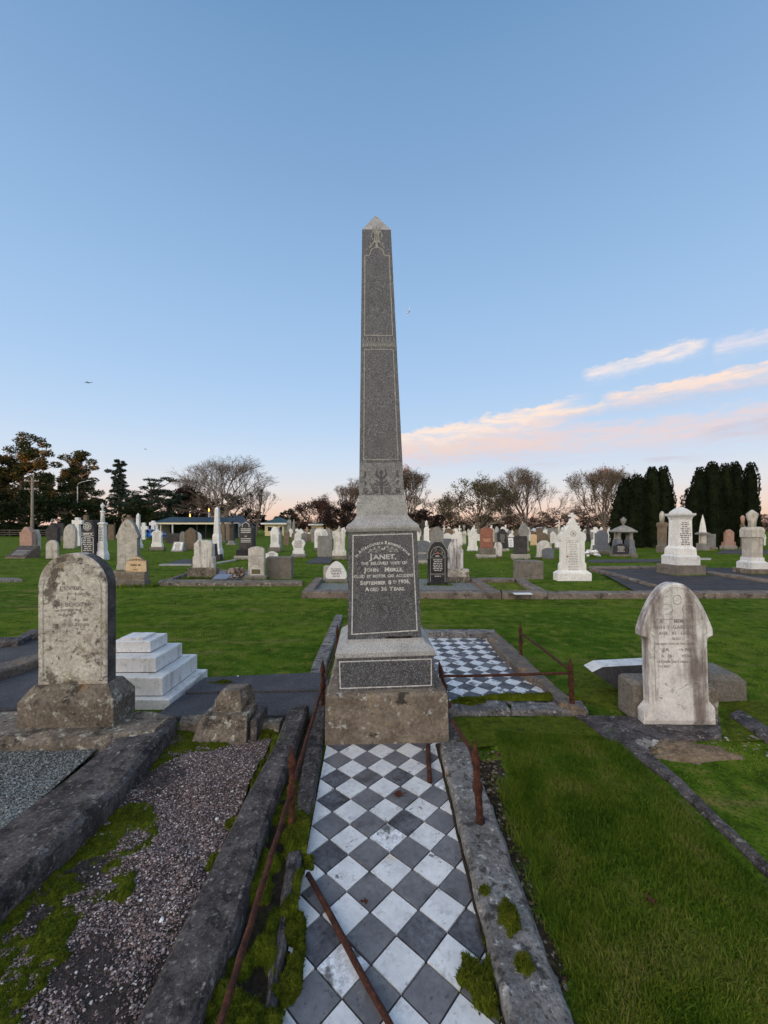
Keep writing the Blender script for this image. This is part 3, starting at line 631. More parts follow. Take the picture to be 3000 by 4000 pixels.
TA = R(3.0); TD = .2128; TC = np.array((.2584, 1.789))           # the chequered pavement: 15 cm tiles laid on the diagonal
def clip(poly, q):
    n = len(q)
    for i in range(n):
        (ax, ay), (bx, by) = q[i], q[(i+1) % n]; out = []
        for j in range(len(poly)):
            p, r = poly[j], poly[(j+1) % len(poly)]
            sp = (bx-ax)*(p[1]-ay)-(by-ay)*(p[0]-ax); sr = (bx-ax)*(r[1]-ay)-(by-ay)*(r[0]-ax)
            if sp >= 0: out.append(p)
            if sp*sr < 0: t = sp/(sp-sr); out.append((p[0]+(r[0]-p[0])*t, p[1]+(r[1]-p[1])*t))
        poly = out
        if len(poly) < 3: return []
    return poly
def pave(mb, quad, z, rng, worn=False):
    ex = np.array((math.cos(TA), math.sin(TA)))*TD; ey = np.array((-math.sin(TA), math.cos(TA)))*TD
    for i in range(-40, 41):
        for j in range(-40, 41):
            for kind in (0, 1):
                c = TC+ex*(i+(.5 if kind else 0))+ey*(j+(.5 if kind else 0))
                if not (-2 < c[0] < 3 and -1 < c[1] < 8): continue
                s = .5-.0055/TD; p = [tuple(c-ey*s), tuple(c+ex*s), tuple(c+ey*s), tuple(c-ex*s)]
                p = clip(p, quad)
                if len(p) < 3: continue
                ar = abs(sum(p[a][0]*p[(a+1) % len(p)][1]-p[(a+1) % len(p)][0]*p[a][1] for a in range(len(p))))/2
                if ar < 2e-4: continue
                dz = rng.uniform(-.0016, .0016); tx, ty = rng.normal(0, .006, 2)
                V = [(x, y, z+dz+(x-c[0])*tx+(y-c[1])*ty) for x, y in p]; n = len(V)
                V += [(x, y, z-.012) for x, y in p]
                m = (2 if rng.random() < (.66 if worn else .16) else 1) if kind == 0 else (4 if rng.random() < (.7 if worn else .22) else 3)
                mb.add(V, [tuple(range(n))]+[(a, n+a, n+(a+1) % n, (a+1) % n) for a in range(n)], m)
TILE_M = [M['grout'], M['tile_white'], M['tile_mossy'], M['tile_grey'], M['tile_grey_worn']]
def pl(*pts, z=0.0): return [gp(x, y, z) for x, y in pts]

# the obelisk's own plot
plot = thing('grave_surround', 'kerbed grave paved with black and white diamond tiles in front of the obelisk', 'grave', (0, 2, 0))
def lp(pts): return [(x, y-2) for x, y in pts]        # into the plot's own coordinates
q1 = [gp(1000, 4400), gp(2085, 4400), gp(1722, 2905), gp(1276, 2915)]
mb = MB(); V = [(x, y-2, .001) for x, y in q1]; V[0] = (q1[0][0]-.05, q1[0][1]-2, .001); V[1] = (q1[1][0]+.05, q1[1][1]-2, .001); mb.add(V, [(0, 1, 2, 3)], 0)
mt = MB(); pave(mt, q1, .012, rng)
for c in mt.V: c[:, 1] -= 2
mb.V += mt.V; mb.Fs += [(f+mb.n, m) for f, m in mt.Fs]; mb.n += mt.n
mb.build('tiled_floor', TILE_M, plot)
kz = .07
kb = MB(); strip(kb, lp(pl((2090, 4400), (1988, 4000), (1856, 3470), (1715, 2900), z=kz)), lp(pl((2400, 4400), (2247, 4000), (2032, 3423), (1828, 2900), z=kz)), kz, -.05, seed=3, bev=.022, na=6)
kb.build('kerb', M['kerb_pale'], plot)
kb = MB(); strip(kb, lp(pl((950, 4400), (1000, 4100), (1053, 3758), (1103, 3435), (1150, 3150), (1203, 2880), (1262, 2640), z=.05)), lp(pl((1015, 4400), (1060, 4100), (1106, 3758), (1159, 3435), (1222, 3150), (1262, 2905), (1290, 2640), z=.05)), .05, -.05, seed=8, jit=.012)
kb.build('kerb', M['kerb'], plot)
kb = MB(); strip(kb, lp([(.50, 3.14), (.505, 3.4), (.51, 3.9), (.51, 4.3)]), lp([(.60, 3.14), (.60, 3.4), (.595, 3.9), (.59, 4.3)]), .05, -.05, seed=12, jit=.014)
kb.build('kerb', M['kerb'], plot)

kb = MB(); strip(kb, lp(pl((2062, 4400), (1965, 4000), (1835, 3470), (1700, 2905), z=.02)), lp(pl((2110, 4400), (2008, 4000), (1872, 3470), (1722, 2905), z=.02)), .019, -.01, seed=5, bev=.004, jit=.007, step=.03); kb.build('dirt_joint', M['soil'], plot)
# chequered plot beyond it, head to head
bp_ = thing('grave_surround', 'second chequered tile grave behind the obelisk, with mossy front kerb and rusty railing', 'grave', (1, 5, 0))
def lb(pts): return [(x-1, y-5) for x, y in pts]
q2 = [(.32, 3.72), gp(2185, 2738), gp(1915, 2490), (.26, 6.12)]
mb = MB(); mb.add([(x-1, y-5, .001) for x, y in q2], [(0, 1, 2, 3)], 0)
mt = MB(); pave(mt, q2, .012, rng, True)
for c in mt.V: c[:, 0] -= 1; c[:, 1] -= 5
mb.V += mt.V; mb.Fs += [(f+mb.n, m) for f, m in mt.Fs]; mb.n += mt.n
mb.build('tiled_floor', TILE_M, bp_)
kz2 = .10
kb = MB(); strip(kb, lb([(-.1, 6.15), gp(1930, 2470, kz2)]), lb([(-.1, 6.36), gp(1933, 2458, kz2)]), kz2, -.05, seed=21); kb.build('kerb', M['kerb_pale'], bp_)
kb = MB(); strip(kb, lb(pl((2182, 2740), (2116, 2658), (2048, 2625), (1947, 2538), (1903, 2480), z=kz2)), lb(pl((2290, 2770), (2180, 2685), (2111, 2620), (2000, 2519), (1937, 2466), z=kz2)), kz2, -.05, seed=25); kb.build('kerb', M['kerb_rust'], bp_)
for a, b, sd in ((1752, 1995, 31), (1998, 2298, 33)):
    kb = MB(); strip(kb, lb(pl((a, 2776), (b, 2776), z=.05)), lb(pl((a, 2738), (b-30, 2736), z=.05)), .05, -.05, seed=sd, jit=.014); kb.build('kerb', M['kerb_pale'], bp_)

# neighbour on the left: wide dark kerb and gravel bed
lpz = .12
nb = thing('grave_surround', 'grave of pinkish gravel and moss between two wide dark kerbs', 'grave', (-1, 2, 0))
def ln(pts): return [(x+1, y-2) for x, y in pts]
kb = MB(); strip(kb, ln(pl((330, 4400), (521, 4000), (800, 3423), (950, 3125), (1070, 2908), (1125, 2770), z=lpz)), ln(pl((660, 4300), (812, 3876), (935, 3582), (1035, 3229), (1082, 3094), (1206, 2752), z=lpz)), lpz, -.06, seed=41, bev=.02, jit=.007, na=6)
kb.build('kerb', M['kerb'], nb)
kz3 = .17
kb = MB(); strip(kb, ln(pl((-420, 3480), (0, 3228), (239, 3046), (376, 2937), (470, 2850), z=kz3)), ln(pl((-420, 3860), (0, 3487), (318, 3205), (484, 3046), (690, 2800), z=kz3)), kz3, -.05, seed=45, bev=.03, jit=.011, na=7)
kb.build('kerb', M['kerb'], nb)
kb = MB(); strip(kb, ln(pl((700, 2822), (1090, 2832), z=.10)), ln(pl((715, 2790), (1105, 2800), z=.10)), .10, -.05, seed=48, jit=.012); kb.build('kerb', M['base_lichen'], nb)
bedq = [gp(-700, 4300), gp(420, 4300), gp(1085, 2850), gp(660, 2850)]
def bedz(x, y, u, v): return .016+.035*sstep(fbm(x*2.2, y*2.2, 5), .45, .7)+.012*fbm(x*30, y*30, 9, 3)
bm_ = MB(); hfield(bm_, [(x+1, y-2) for x, y in bedq], 120, 160, lambda x, y, u, v: bedz(x-1, y+2, u, v)); bm_.build('earth_bed', M['pink_bed'], nb)
# back plot with the old headstone
ob = thing('grave_surround', 'grave of fine blue grey gravel framed by a lichened kerb under the round headstone', 'grave', (-2.6, 2.6, 0))
def lo(pts): return [(x+2.6, y-2.6) for x, y in pts]
kb = MB(); strip(kb, lo(pl((-420, 2893), (80, 2892), (380, 2885), (600, 2850), z=.20)), lo(pl((-420, 2770), (60, 2768), (420, 2772), (690, 2778), z=.20)), .20, -.05, seed=51, bev=.03, jit=.02, na=7); kb.build('kerb', M['base_lichen'], ob)
gq = [gp(-420, 3500, .12), gp(30, 3240, .12), gp(390, 2920, .12), gp(-420, 2905, .12)]
bm_ = MB(); hfield(bm_, lo(gq), 60, 60, lambda x, y, u, v: .115+.012*fbm(x*26, y*26, 3, 3)); bm_.build('gravel_bed', M['gravel_bed'], ob)
GW = gq
# loose stones on the beds
n = 60000; u = rng.random(n); v = rng.random(n)**1.25; x, y = bil(bedq, u, v)
bare = sstep(fbm(x*2.6, y*2.6, 61, 3)+.22*(u-.30), .34, .50); keep = rng.random(n) < np.clip(bare, .12, 1)*.9
x, y, u, v = x[keep], y[keep], u[keep], v[keep]; P = np.stack([x, y, bedz(x, y, u, v)+.002], 1)
mb = MB(); stones(mb, P, (.0018, .0064), rng=rng); tag(mb.build('gravel', M['pebble_pink']), 'pinkish grey gravel chips scattered over the earth between the dark kerbs', 'gravel', kind='stuff')
n = 16000; x, y = bil(gq, rng.random(n), rng.random(n)); P = np.stack([x, y, .122+.012*fbm(x*26, y*26, 3, 3)], 1)
mb = MB(); stones(mb, P, (.0026, .007), rng=rng); tag(mb.build('gravel', M['pebble_blue']), 'fine blue grey gravel in front of the round lichened headstone', 'gravel', kind='stuff')

# moss cushions
def mossbed(name, label, quad, nu, nv, fn, mat=None, tuft=0, low=0):
    mb = MB(); hfield(mb, quad, nu, nv, fn)
    if low:
        Fa, m = mb.Fs[0]; zz = mb.V[0][:, 2][Fa].mean(1); mb.Fs = [(Fa[zz >= low], 0), (Fa[zz < low], 2)]
    if tuft:
        u, v = rng.random(tuft), rng.random(tuft)**1.5; x, y = bil(quad, u, v); z = fn(x, y, u, v); k = z > max(.012, low)
        blades(mb, np.stack([x, y, z-.002], 1)[k], .011, .0045, rng, m=1, lean=1.4, seg=False)
    o = mb.build(name, [mat or M['moss'], M['moss_tuft'], M['soil']]); return tag(o, label, 'moss', kind='stuff')
def cushions(x, y, s, sc=9): c = fbm(x*sc, y*sc, s, 2); return sstep(c, .34, .58)
# strip between the wide kerb and the tiles
def mz(x, y, u, v):
    c = cushions(x, y, 71, 8.5); near = sstep(-y, -2.9, -1.9)
    return .004+.015*fbm(x*20, y*20, 4, 3)+near*(.066*c*(.5+.8*fbm(x*30, y*30, 6, 3)))
tag(mossbed('moss', 'dark and green moss cushions in the gap beside the rusty rail', [gp(560, 4400), gp(1060, 4400), gp(1262, 2880), gp(1190, 2790)], 90, 300, mz, tuft=45000, low=.020), kind='stuff')
def mz2(x, y, u, v):
    e = np.minimum(u, 1-u)*2; c = cushions(x, y, 77, 13)*sstep(v, .02, .12)*(1-sstep(v, .90, 1.0))*sstep(e, .0, .45)
    return -.02+.078*c*(.45+.75*fbm(x*34, y*34, 8, 3))
mossbed('moss', 'moss mounds creeping from the low inner kerb onto the tiles', [gp(960, 4250), gp(1165, 4250), gp(1245, 3330), gp(1140, 3330)], 60, 190, mz2, tuft=26000)
def mz3(x, y, u, v):
    g_ = 1-sstep(u+.95*(fbm(x*3.2, y*3.2, 15, 4)-.5), .45, .68); c = fbm(x*6, y*6, 81, 3)
    return -.03+.088*g_*(.45+.6*c)*(.7+.4*fbm(x*38, y*38, 14, 3))
mossbed('moss', 'olive moss carpet along the foot of the far lichened kerb', [gp(-650, 4300), gp(430, 4300), gp(1000, 2900), gp(690, 2870)], 130, 240, mz3, tuft=60000)
def mz4(x, y, u, v): return -.02+.07*sstep(fbm(x*7, y*7, 41, 3)+.25*(u-.5), .48, .62)*(.5+.7*fbm(x*34, y*34, 8, 3))
mossbed('moss', 'thin moss line between the gravel and the wide dark kerb', [gp(430, 4300), gp(600, 4300), gp(1120, 2840), gp(1040, 2860)], 40, 200, mz4, tuft=14000)
def patch(label, cx, cy, rx, ry, hgt, mat='moss', z0=0.0, rot=0.0, seed=1):
    n = 40; mb = MB(); u, v = np.meshgrid(np.linspace(-1, 1, n), np.linspace(-1, 1, n)); r = np.hypot(u, v); a = np.arctan2(v, u)
    x = u*rx*math.cos(rot)-v*ry*math.sin(rot); y = u*rx*math.sin(rot)+v*ry*math.cos(rot)
    k = 1-sstep(r+.95*(fbm(u*2.8+seed, v*2.8, seed, 4)-.5), .42, .85)
    z = -.006+hgt*k*(.55+.7*fbm((x+cx)*40, (y+cy)*40, seed+2, 3)); V = np.stack([x, y, z], -1)
    i = (np.arange(n-1)[:, None]*n+np.arange(n-1)[None]).ravel(); mb.addnp(V, np.stack([i, i+1, i+n+1, i+n], 1))
    m = int(min(9000, 900000*rx*ry)); q = rng.integers(0, len(V.reshape(-1, 3)), m); Pm = V.reshape(-1, 3)[q]+rng.normal(0, .003, (m, 3))*np.array((1, 1, 0)); Pm = Pm[Pm[:, 2] > .004]
    if len(Pm): blades(mb, Pm-np.array((0, 0, .002)), .011, .0045, rng, m=1, lean=1.4, seg=False)
    return tag(mb.build('moss', [M[mat], M['moss_tuft']], loc=(cx, cy, z0)), label, 'moss', kind='stuff')
x, y = gp(1990, 3590, kz); patch('thick moss pad on the pale kerb beside the tiles', x, y, .060, .085, .045, z0=kz, seed=4, rot=.3)
x, y = gp(1895, 3480, kz); patch('small moss pad on the pale kerb, beyond the thick pad', x, y, .03, .03, .02, z0=kz, seed=7)
x, y = gp(2050, 3775, kz); patch('torn dark moss patch low on the pale kerb', x, y, .045, .04, .03, z0=kz, seed=9)
x, y = gp(1868, 3870); patch('large moss mound on the tiles beside the pale kerb', x, y, .075, .15, .05, z0=.008, seed=11, rot=.45)
x, y = gp(1930, 3810); patch('moss lump in the joint between tiles and pale kerb', x, y, .05, .06, .045, z0=.008, seed=15)
x, y = gp(1915, 3700); patch('upper moss lump in the joint of tiles and pale kerb', x, y, .035, .045, .03, z0=.008, seed=19)
x, y = gp(2040, 2745); patch('mossy growth along the front kerb of the rear tiled plot', x, y, .62, .055, .05, z0=.045, seed=23)
x, y = gp(1830, 2765); patch('moss hanging over the kerb corner beside the obelisk base', x, y, .20, .09, .06, z0=.03, seed=27)
x, y = gp(865, 2680, .03); patch('bright moss patch on the dark slab beside the stepped marble', x, y, .20, .10, .03, 'moss_bright', z0=.05, seed=29)
x, y = gp(1030, 2880); patch('green moss tuft in the gravel beside the broken stone block', x, y, .14, .10, .05, z0=.02, seed=31)
# dark ledger slabs behind
led = thing('ledger_slab', 'two dark smooth concrete slabs in a step behind the broken stone', 'slab', (-.9, 4.1, 0))
def lz(pts): return [(x+.9, y-4.1) for x, y in pts]
kb = MB(); strip(kb, lz(pl((600, 2800), (1230, 2790), z=.05)), lz(pl((720, 2712), (1250, 2702), z=.05)), .05, -.03, jit=.002, bev=.006, seed=61, step=.1); kb.build('slab', M['slab_dark'], led)
kb = MB(); strip(kb, lz(pl((725, 2703), (1250, 2693), z=.07)), lz(pl((800, 2645), (1265, 2625), z=.07)), .07, -.03, jit=.002, bev=.006, seed=63, step=.1); kb.build('slab', M['slab_dark'], led)
lk_ = MB(); strip(lk_, pl((1205, 2640), (1225, 2580), (1310, 2400), z=.05), pl((1262, 2660), (1280, 2580), (1340, 2400), z=.05), .05, -.03, seed=66); tag(lk_.build('kerb', M['kerb_pale']), 'worn kerb running back from the obelisk base along the lawn edge', 'kerb')
# far left dark plot
dk = thing('grave_surround', 'dark sunken plot with an orange lichened kerb behind the round headstone', 'grave', (-3.8, 4.2, 0))
def l4(pts): return [(x+3.8, y-4.2) for x, y in pts]
mb = MB(); q = l4(pl((-400, 2790), (260, 2790), (300, 2480), (-400, 2510))); mb.add([(x, y, .012) for x, y in q], [(0, 1, 2, 3)]); mb.build('slab', M['slab_dark'], dk)
kb = MB(); strip(kb, l4(pl((-300, 2720), (0, 2620), (260, 2540), z=.12)), l4(pl((-300, 2660), (0, 2592), (260, 2515), z=.12)), .12, -.03, seed=71, jit=.015); kb.build('kerb', M['kerb_rust'], dk)
kb = MB(); strip(kb, l4(pl((-300, 2530), (70, 2500), (130, 2475), (300, 2478), z=.10)), l4(pl((-300, 2500), (60, 2488), (120, 2458), (300, 2460), z=.10)), .10, -.03, seed=74, jit=.015); kb.build('kerb', M['kerb'], dk)
kb = MB(); strip(kb, l4(pl((-400, 2775), (120, 2765), z=.14)), l4(pl((-400, 2735), (120, 2715), z=.14)), .14, -.03, seed=77); kb.build('kerb', M['slab_dark'], dk)

# soil and turf on the right
mb = MB(); hfield(mb, [gp(2080, 4400), gp(2560, 4400), gp(1990, 2945), gp(1842, 2945)], 40, 170, lambda x, y, u, v: .008+.035*fbm(x*9, y*9, 91)*sstep(u, .0, .5)-.06*sstep(v+.25*(fbm(x*6, y*6, 33)-.5), .86, 1.0)); tag(mb.build('soil', M['soil']), kind='structure')
MQ = [gp(2250, 4400), gp(3900, 4400), gp(2405, 2890), gp(1900, 2860)]
def moundz(x, y, u, v): e = np.minimum(np.minimum(u, 1-u)*3.2, np.minimum(v*8, (1-v)*3)); return .012+.075*sstep(e, 0, 1)+.025*fbm(x*5, y*5, 93)*sstep(e, 0, .4)
mb = MB(); hfield(mb, MQ, 70, 90, moundz); tag(mb.build('turf_mound', M['lawn'], smooth=True), kind='structure')
hx, hy = gp(2705, 2935); nn_ = 44; mb = MB(); u, v = np.meshgrid(np.linspace(-1, 1, nn_), np.linspace(-1, 1, nn_)); kk_ = 1-sstep(np.hypot(u, v)+.8*(fbm(u*2.6, v*2.6, 95, 4)-.5), .30, .95)
V = np.stack([hx+u*.42, hy+v*.20, -.008+.05*kk_*(.4+fbm(u*8, v*8, 96))], -1); i_ = (np.arange(nn_-1)[:, None]*nn_+np.arange(nn_-1)[None]).ravel(); mb.addnp(V, np.stack([i_, i_+1, i_+nn_+1, i_+nn_], 1)); tag(mb.build('soil_heap', M['soil_dry']), kind='structure')
pk = MB(); strip(pk, pl((2400, 2890), (2477, 2945), (2616, 3045), (2894, 3307), (3300, 3700), z=.03), pl((2458, 2878), (2536, 2930), (2656, 3028), (2925, 3290), (3350, 3680), z=.03), .03, -.03, seed=81, jit=.006); tag(pk.build('kerb', M['kerb']), 'narrow flush grey kerb running from the white pointed headstone across the grass', 'kerb')

# grass
def sample(n, x0, x1, y0, y1): return rng.uniform(x0, x1, n), rng.uniform(y0, y1, n)
n = 120000; u, v = rng.random(n), rng.random(n)**1.6; x, y = bil(MQ, u, v); z = moundz(x, y, u, v)-.004
k = (rng.random(n) < .35+.65*sstep(fbm(x*2.5, y*2.5, 97), .35, .6))&(u > .05+.05*rng.random(n)); P = np.stack([x, y, z], 1)[k]
mb = MB(); blades(mb, P, .030, .0040, rng, lean=1.3); tag(mb.build('grass', M['blade_lush']), 'lush green turf on the low mound beside the pale kerb', 'grass', kind='stuff')
n = 20000; a = rng.random(n); x = np.interp(a, [0, 1], [gp(1985, 3050)[0], gp(2330, 4000)[0]])+rng.normal(.01, .04, n); y = np.interp(a, [0, 1], [gp(1985, 3050)[1], gp(2330, 4000)[1]])
k = rng.random(n) < sstep(fbm(x*6, y*6, 99), .4, .6); P = np.stack([x, y, np.full(n, .015)], 1)[k]
mb = MB(); blades(mb, P, .07, .005, rng, lean=1.3); tag(mb.build('grass', M['blade_lush']), 'taller tufts at the edge of the mound over the bare soil', 'grass', kind='stuff')
excl = [[(-9, -1), (-9, 4.1), (-1.6, 4.7), (-.5, 4.75), (-.48, 5.6), (-.3, 5.6), (-.3, 3), (-.2, -1)], [(-.4, 3), (1.8, 3.6), (1.75, 6.4), (-.4, 6.4)], [(1.75, 3.2), (3.6, 3.1), (3.5, 4.6), (1.75, 4.6)], pl((2240, 2790), (2440, 2790), (3000, 3400), (2900, 3420), (2260, 2880))]
x, y = sample(170000, -7, 7.5, 2.2, 9.62); k = np.ones(len(x), bool)
for e in excl: k &= ~inpoly(x, y, e)
k &= ~inpoly(x, y, MQ); k &= (np.abs(x) < y*1.02+.4)&(rng.random(len(x)) < .35+.65*fbm(x*1.5, y*1.5, 3)); k &= ~((x < 1.7)&(y < 3.6)&(x > -.3)) | (x > 1.2)
P = np.stack([x, y, np.zeros(len(x))], 1)[k]
mb = MB(); blades(mb, P, .024, .005, rng, lean=1.2, seg=False); tag(mb.build('grass', M['blade']), 'short mown grass of the lawn behind the obelisk', 'grass', kind='stuff')
x, y = sample(120000, -22, 22, 9.9, 26); k = (np.abs(x) < y*1.0)&(rng.random(len(x)) < .3+.7*fbm(x*.8, y*.8, 3)); P = np.stack([x, y, np.zeros(len(x))], 1)[k]
mb = MB(); blades(mb, P, .032, .012, rng, lean=1.2, seg=False); tag(mb.build('grass', M['blade']), 'short mown grass among the farther rows of stones', 'grass', kind='stuff')
n = 1500; u, v = rng.random(n), rng.random(n)**1.5; x, y = bil([gp(2110, 4400), gp(2500, 4400), gp(1960, 2950), gp(1850, 2950)], u, v)
mb = MB(); stones(mb, np.stack([x, y, .012+.03*fbm(x*9, y*9, 91)], 1), (.003, .014), rng=rng, flat=.5); tag(mb.build('litter', M['litter']), 'brown leaf crumbs and small stones on the bare soil along the pale kerb', 'litter', kind='stuff')
n = 420; x, y = sample(n, -14, 14, 4.9, 24); k = (np.abs(x) < y*.95)
for e in excl: k &= ~inpoly(x, y, e)
P = np.stack([x, y, np.full(n, .022)], 1)[k]; mb = MB(); leaves(mb, P, .060, rng, asp=.6, up=0); tag(mb.build('fallen_leaves', M['litter']), 'small brown fallen leaves scattered over the mown lawn', 'leaves', kind='stuff')
# bare and mossy turf between obelisk plot and right headstone
mossbed('moss', 'bright green moss turf beside the broken marble slab', [gp(2270, 2790), gp(2560, 2790), gp(2500, 2590), gp(2200, 2590)], 60, 60, lambda x, y, u, v: -.01+.04*np.sin(u*3.14)*np.sin(v*3.14)*(.6+fbm(x*18, y*18, 7)), M['moss'])
mossbed('moss', 'dark moss and short turf in front of the rear tiled plot', [gp(1770, 2940), gp(2400, 2880), gp(2290, 2805), gp(1770, 2812)], 70, 40, lambda x, y, u, v: .004+.03*fbm(x*10, y*10, 17))
mossbed('moss', 'thin moss on the ground beside the pointed headstone base', [gp(2800, 2900), gp(3200, 2900), gp(3050, 2740), gp(2790, 2740)], 50, 40, lambda x, y, u, v: -.004+.03*np.sin(u*3.14)*fbm(x*12, y*12, 27))

# ------------------------------------------------------------------ rusty railing
def spike(parent, h, lean=(0, 0), r=.017):
    mb = MB(); lx, ly = lean
    pt = lambda z: (lx*z/h, ly*z/h, z)
    prof = [(0, .030), (.02, .026), (.05, r), (h*.36, r), (h*.40, .028), (h*.47, .030), (h*.52, r), (h*.70, r*.95), (h*.73, .024), (h*.80, .022), (h*.9, .012), (h, .003)]
    mb.tube([pt(z) for z, _ in prof], [q for _, q in prof], 8); return mb.build('post', M['rust'], parent, smooth=True)
def rail(parent, pts, r=.013):
    V = []; n = len(pts)
    for i in range(n-1):
        a, b = Vector(pts[i]), Vector(pts[i+1]); m = max(2, int((b-a).length/.06))
        for q in range(m): p = a.lerp(b, q/m); V.append(p+Vector((noise.noise(p*9), noise.noise(p*9+Vector((5, 0, 0))), noise.noise(p*9+Vector((0, 5, 0)))))*.004)
    V.append(Vector(pts[-1])); mb = MB(); mb.tube(V, [r*(1+.18*noise.noise(p*14)) for p in V], 8); return mb.build('rail', M['rust'], parent, smooth=True)
rl = thing('iron_railing', 'long rusty rail with three spiked posts along the moss beside the obelisk', 'railing', (-.53, 2.27, 0))
def lr(p): return (p[0]+.53, p[1]-2.27, p[2])
for X, Y in ((-.517, 2.27), (-.568, 3.75), (-.586, 5.09)):
    o = spike(rl, .455, (0, 0)); o.location = lr((X, Y, .02))
rail(rl, [lr((-.47, .75, .19)), lr((-.50, 1.3, .195)), lr((-.527, 2.27, .20)), lr((-.571, 3.75, .215)), lr((-.588, 5.09, .23))])
r2 = thing('iron_railing', 'rusty spiked post with a broken rail stub standing on the pale kerb', 'railing', (.532, 2.236, .06))
spike(r2, .45, (-.03, .01), .020)
rail(r2, [(.0, .0, .20), (.012, .16, .205), (.022, .36, .215), (-.035, .72, .23)])
r3 = thing('iron_railing', 'rusty corner railing of three spiked posts round the rear tiled plot', 'railing', (1.707, 3.67, .08))
def l3(p): return (p[0]-1.707, p[1]-3.67, p[2]-.08)
spike(r3, .44, (-.02, 0), .024); o = spike(r3, .42, (-.01, 0), .020); o.location = l3((1.71, 5.05, .08)); o = spike(r3, .42, (-.09, 0), .016); o.location = l3((.585, 3.66, .07))
rail(r3, [l3((1.70, 3.67, .385)), l3((1.71, 4.3, .385)), l3((1.70, 5.05, .375))]); rail(r3, [l3((.50, 3.67, .345)), l3((1.1, 3.67, .355)), l3((1.70, 3.67, .375))])
# loose iron on the tiles
r4 = thing('fallen_iron_bar', 'rusty bar fallen across the tiles from the moss towards the camera', 'iron bar', (0, 0, 0))
a, b = gp(1205, 3420, .03), gp(1535, 4030, .03); c = gp(1750, 4420, .03)
rail(r4, [(a[0], a[1], .035), (b[0], b[1], .032), (c[0], c[1], .03)], .013)
r5 = thing('fallen_iron_bar', 'short rusty bar lying on the tiles against the obelisk base', 'iron bar', (0, 0, 0))
a, b = gp(1672, 2915, .03), gp(1679, 3052, .026); rail(r5, [(a[0], a[1], .035), (b[0], b[1], .026)], .0165)
def deadleaf(label, px, py, s, seed, z=.02):
    x, y = gp(px, py, z); mb = MB(); n = 12; rr = random.Random(seed); V = [(0, 0, .012)]
    for i in range(n): a = 6.283*i/n; r = s*(.55+.5*rr.random())*(1.25 if i % 3 == 0 else .85); V.append((math.cos(a)*r, math.sin(a)*r*.7, .004+.022*rr.random()))
    mb.add(V, [(0, 1+i, 1+(i+1) % n) for i in range(n)]); return tag(mb.build('dead_leaf', M['leaf_dead'], loc=(x, y, z-.006)), label, 'leaf')
deadleaf('curled dead leaf on a dark tile beside the short iron bar', 1556, 3105, .045, 2); deadleaf('small dead leaf on a grey tile near the fallen bar', 1425, 3525, .020, 3); deadleaf('brown dead leaf lying in the long grass', 2540, 3520, .030, 4, .11)
x, y = gp(2065, 2492); deadleaf('dead leaf in the back corner of the rear tiled plot', 1880, 2496, .05, 6)
# white pebbles on the gravel
for i, (px, py, s, lab) in enumerate(((635, 3595, .014, 'white pebble on the pink gravel, largest of the bright ones'), (660, 3533, .010, 'round white pebble just behind the largest one'), (848, 3201, .010, 'lone white pebble on the gravel towards the broken stone'), (552, 3520, .008, 'small pale blue pebble on the bare grey earth'), (929, 2657, .012, 'tiny white pebble on the dark stepped slab'))):
    x, y = gp(px, py, .03); mb = MB(); stones(mb, np.array([(0, 0, 0.)]), (s, s), rng=rng); tag(mb.build('pebble', M['ash_white'], smooth=True, loc=(x, y, .035 if i < 4 else .075)), lab, 'pebble')

# ------------------------------------------------------------------ the nearest headstones
def outline(kind, w, h):
    a = w/2
    if kind == 'round': pts = [(a, 0)]+[(a*math.cos(t), h-a+a*math.sin(t)) for t in np.linspace(0, math.pi, 21)]+[(-a, 0)]
    elif kind in ('gothic', 'lancet'):
        r = w*(.80 if kind == 'gothic' else 1.1); rise = math.sqrt(max(0, r*r-(r-a)**2)); s = max(.05, h-rise)
        e = math.asin(rise/r); q = [(a-r+r*math.cos(t), s+r*math.sin(t)) for t in np.linspace(0, e, 12)]
        pts = [(a, 0)]+q+[(-x, z) for x, z in q[-2::-1]]+[(-a, 0)]
    elif kind == 'seg':
        rise = .16*w; r = (a*a+rise*rise)/(2*rise); e = math.asin(a/r); pts = [(a, 0)]+[(r*math.sin(t), h-r+r*math.cos(t)) for t in np.linspace(e, -e, 15)]+[(-a, 0)]
    else:
        half = SHAPES[kind]; q = [(x*a, z*h) for x, z in half]; pts = q+[(-x, z) for x, z in q[::-1] if x > 1e-6]
    return pts
def arcpts(x0, z0, x1, z1, b, n=6):
    """quarter-like curve from (x0, z0) to (x1, z1) bulging by b"""
    mx, mz = (x0+x1)/2, (z0+z1)/2; dx, dz = x1-x0, z1-z0; cx, cz = mx+dz*b, mz-dx*b
    return [((1-t)**2*x0+2*t*(1-t)*cx+t*t*x1, (1-t)**2*z0+2*t*(1-t)*cz+t*t*z1) for t in np.linspace(0, 1, n)]
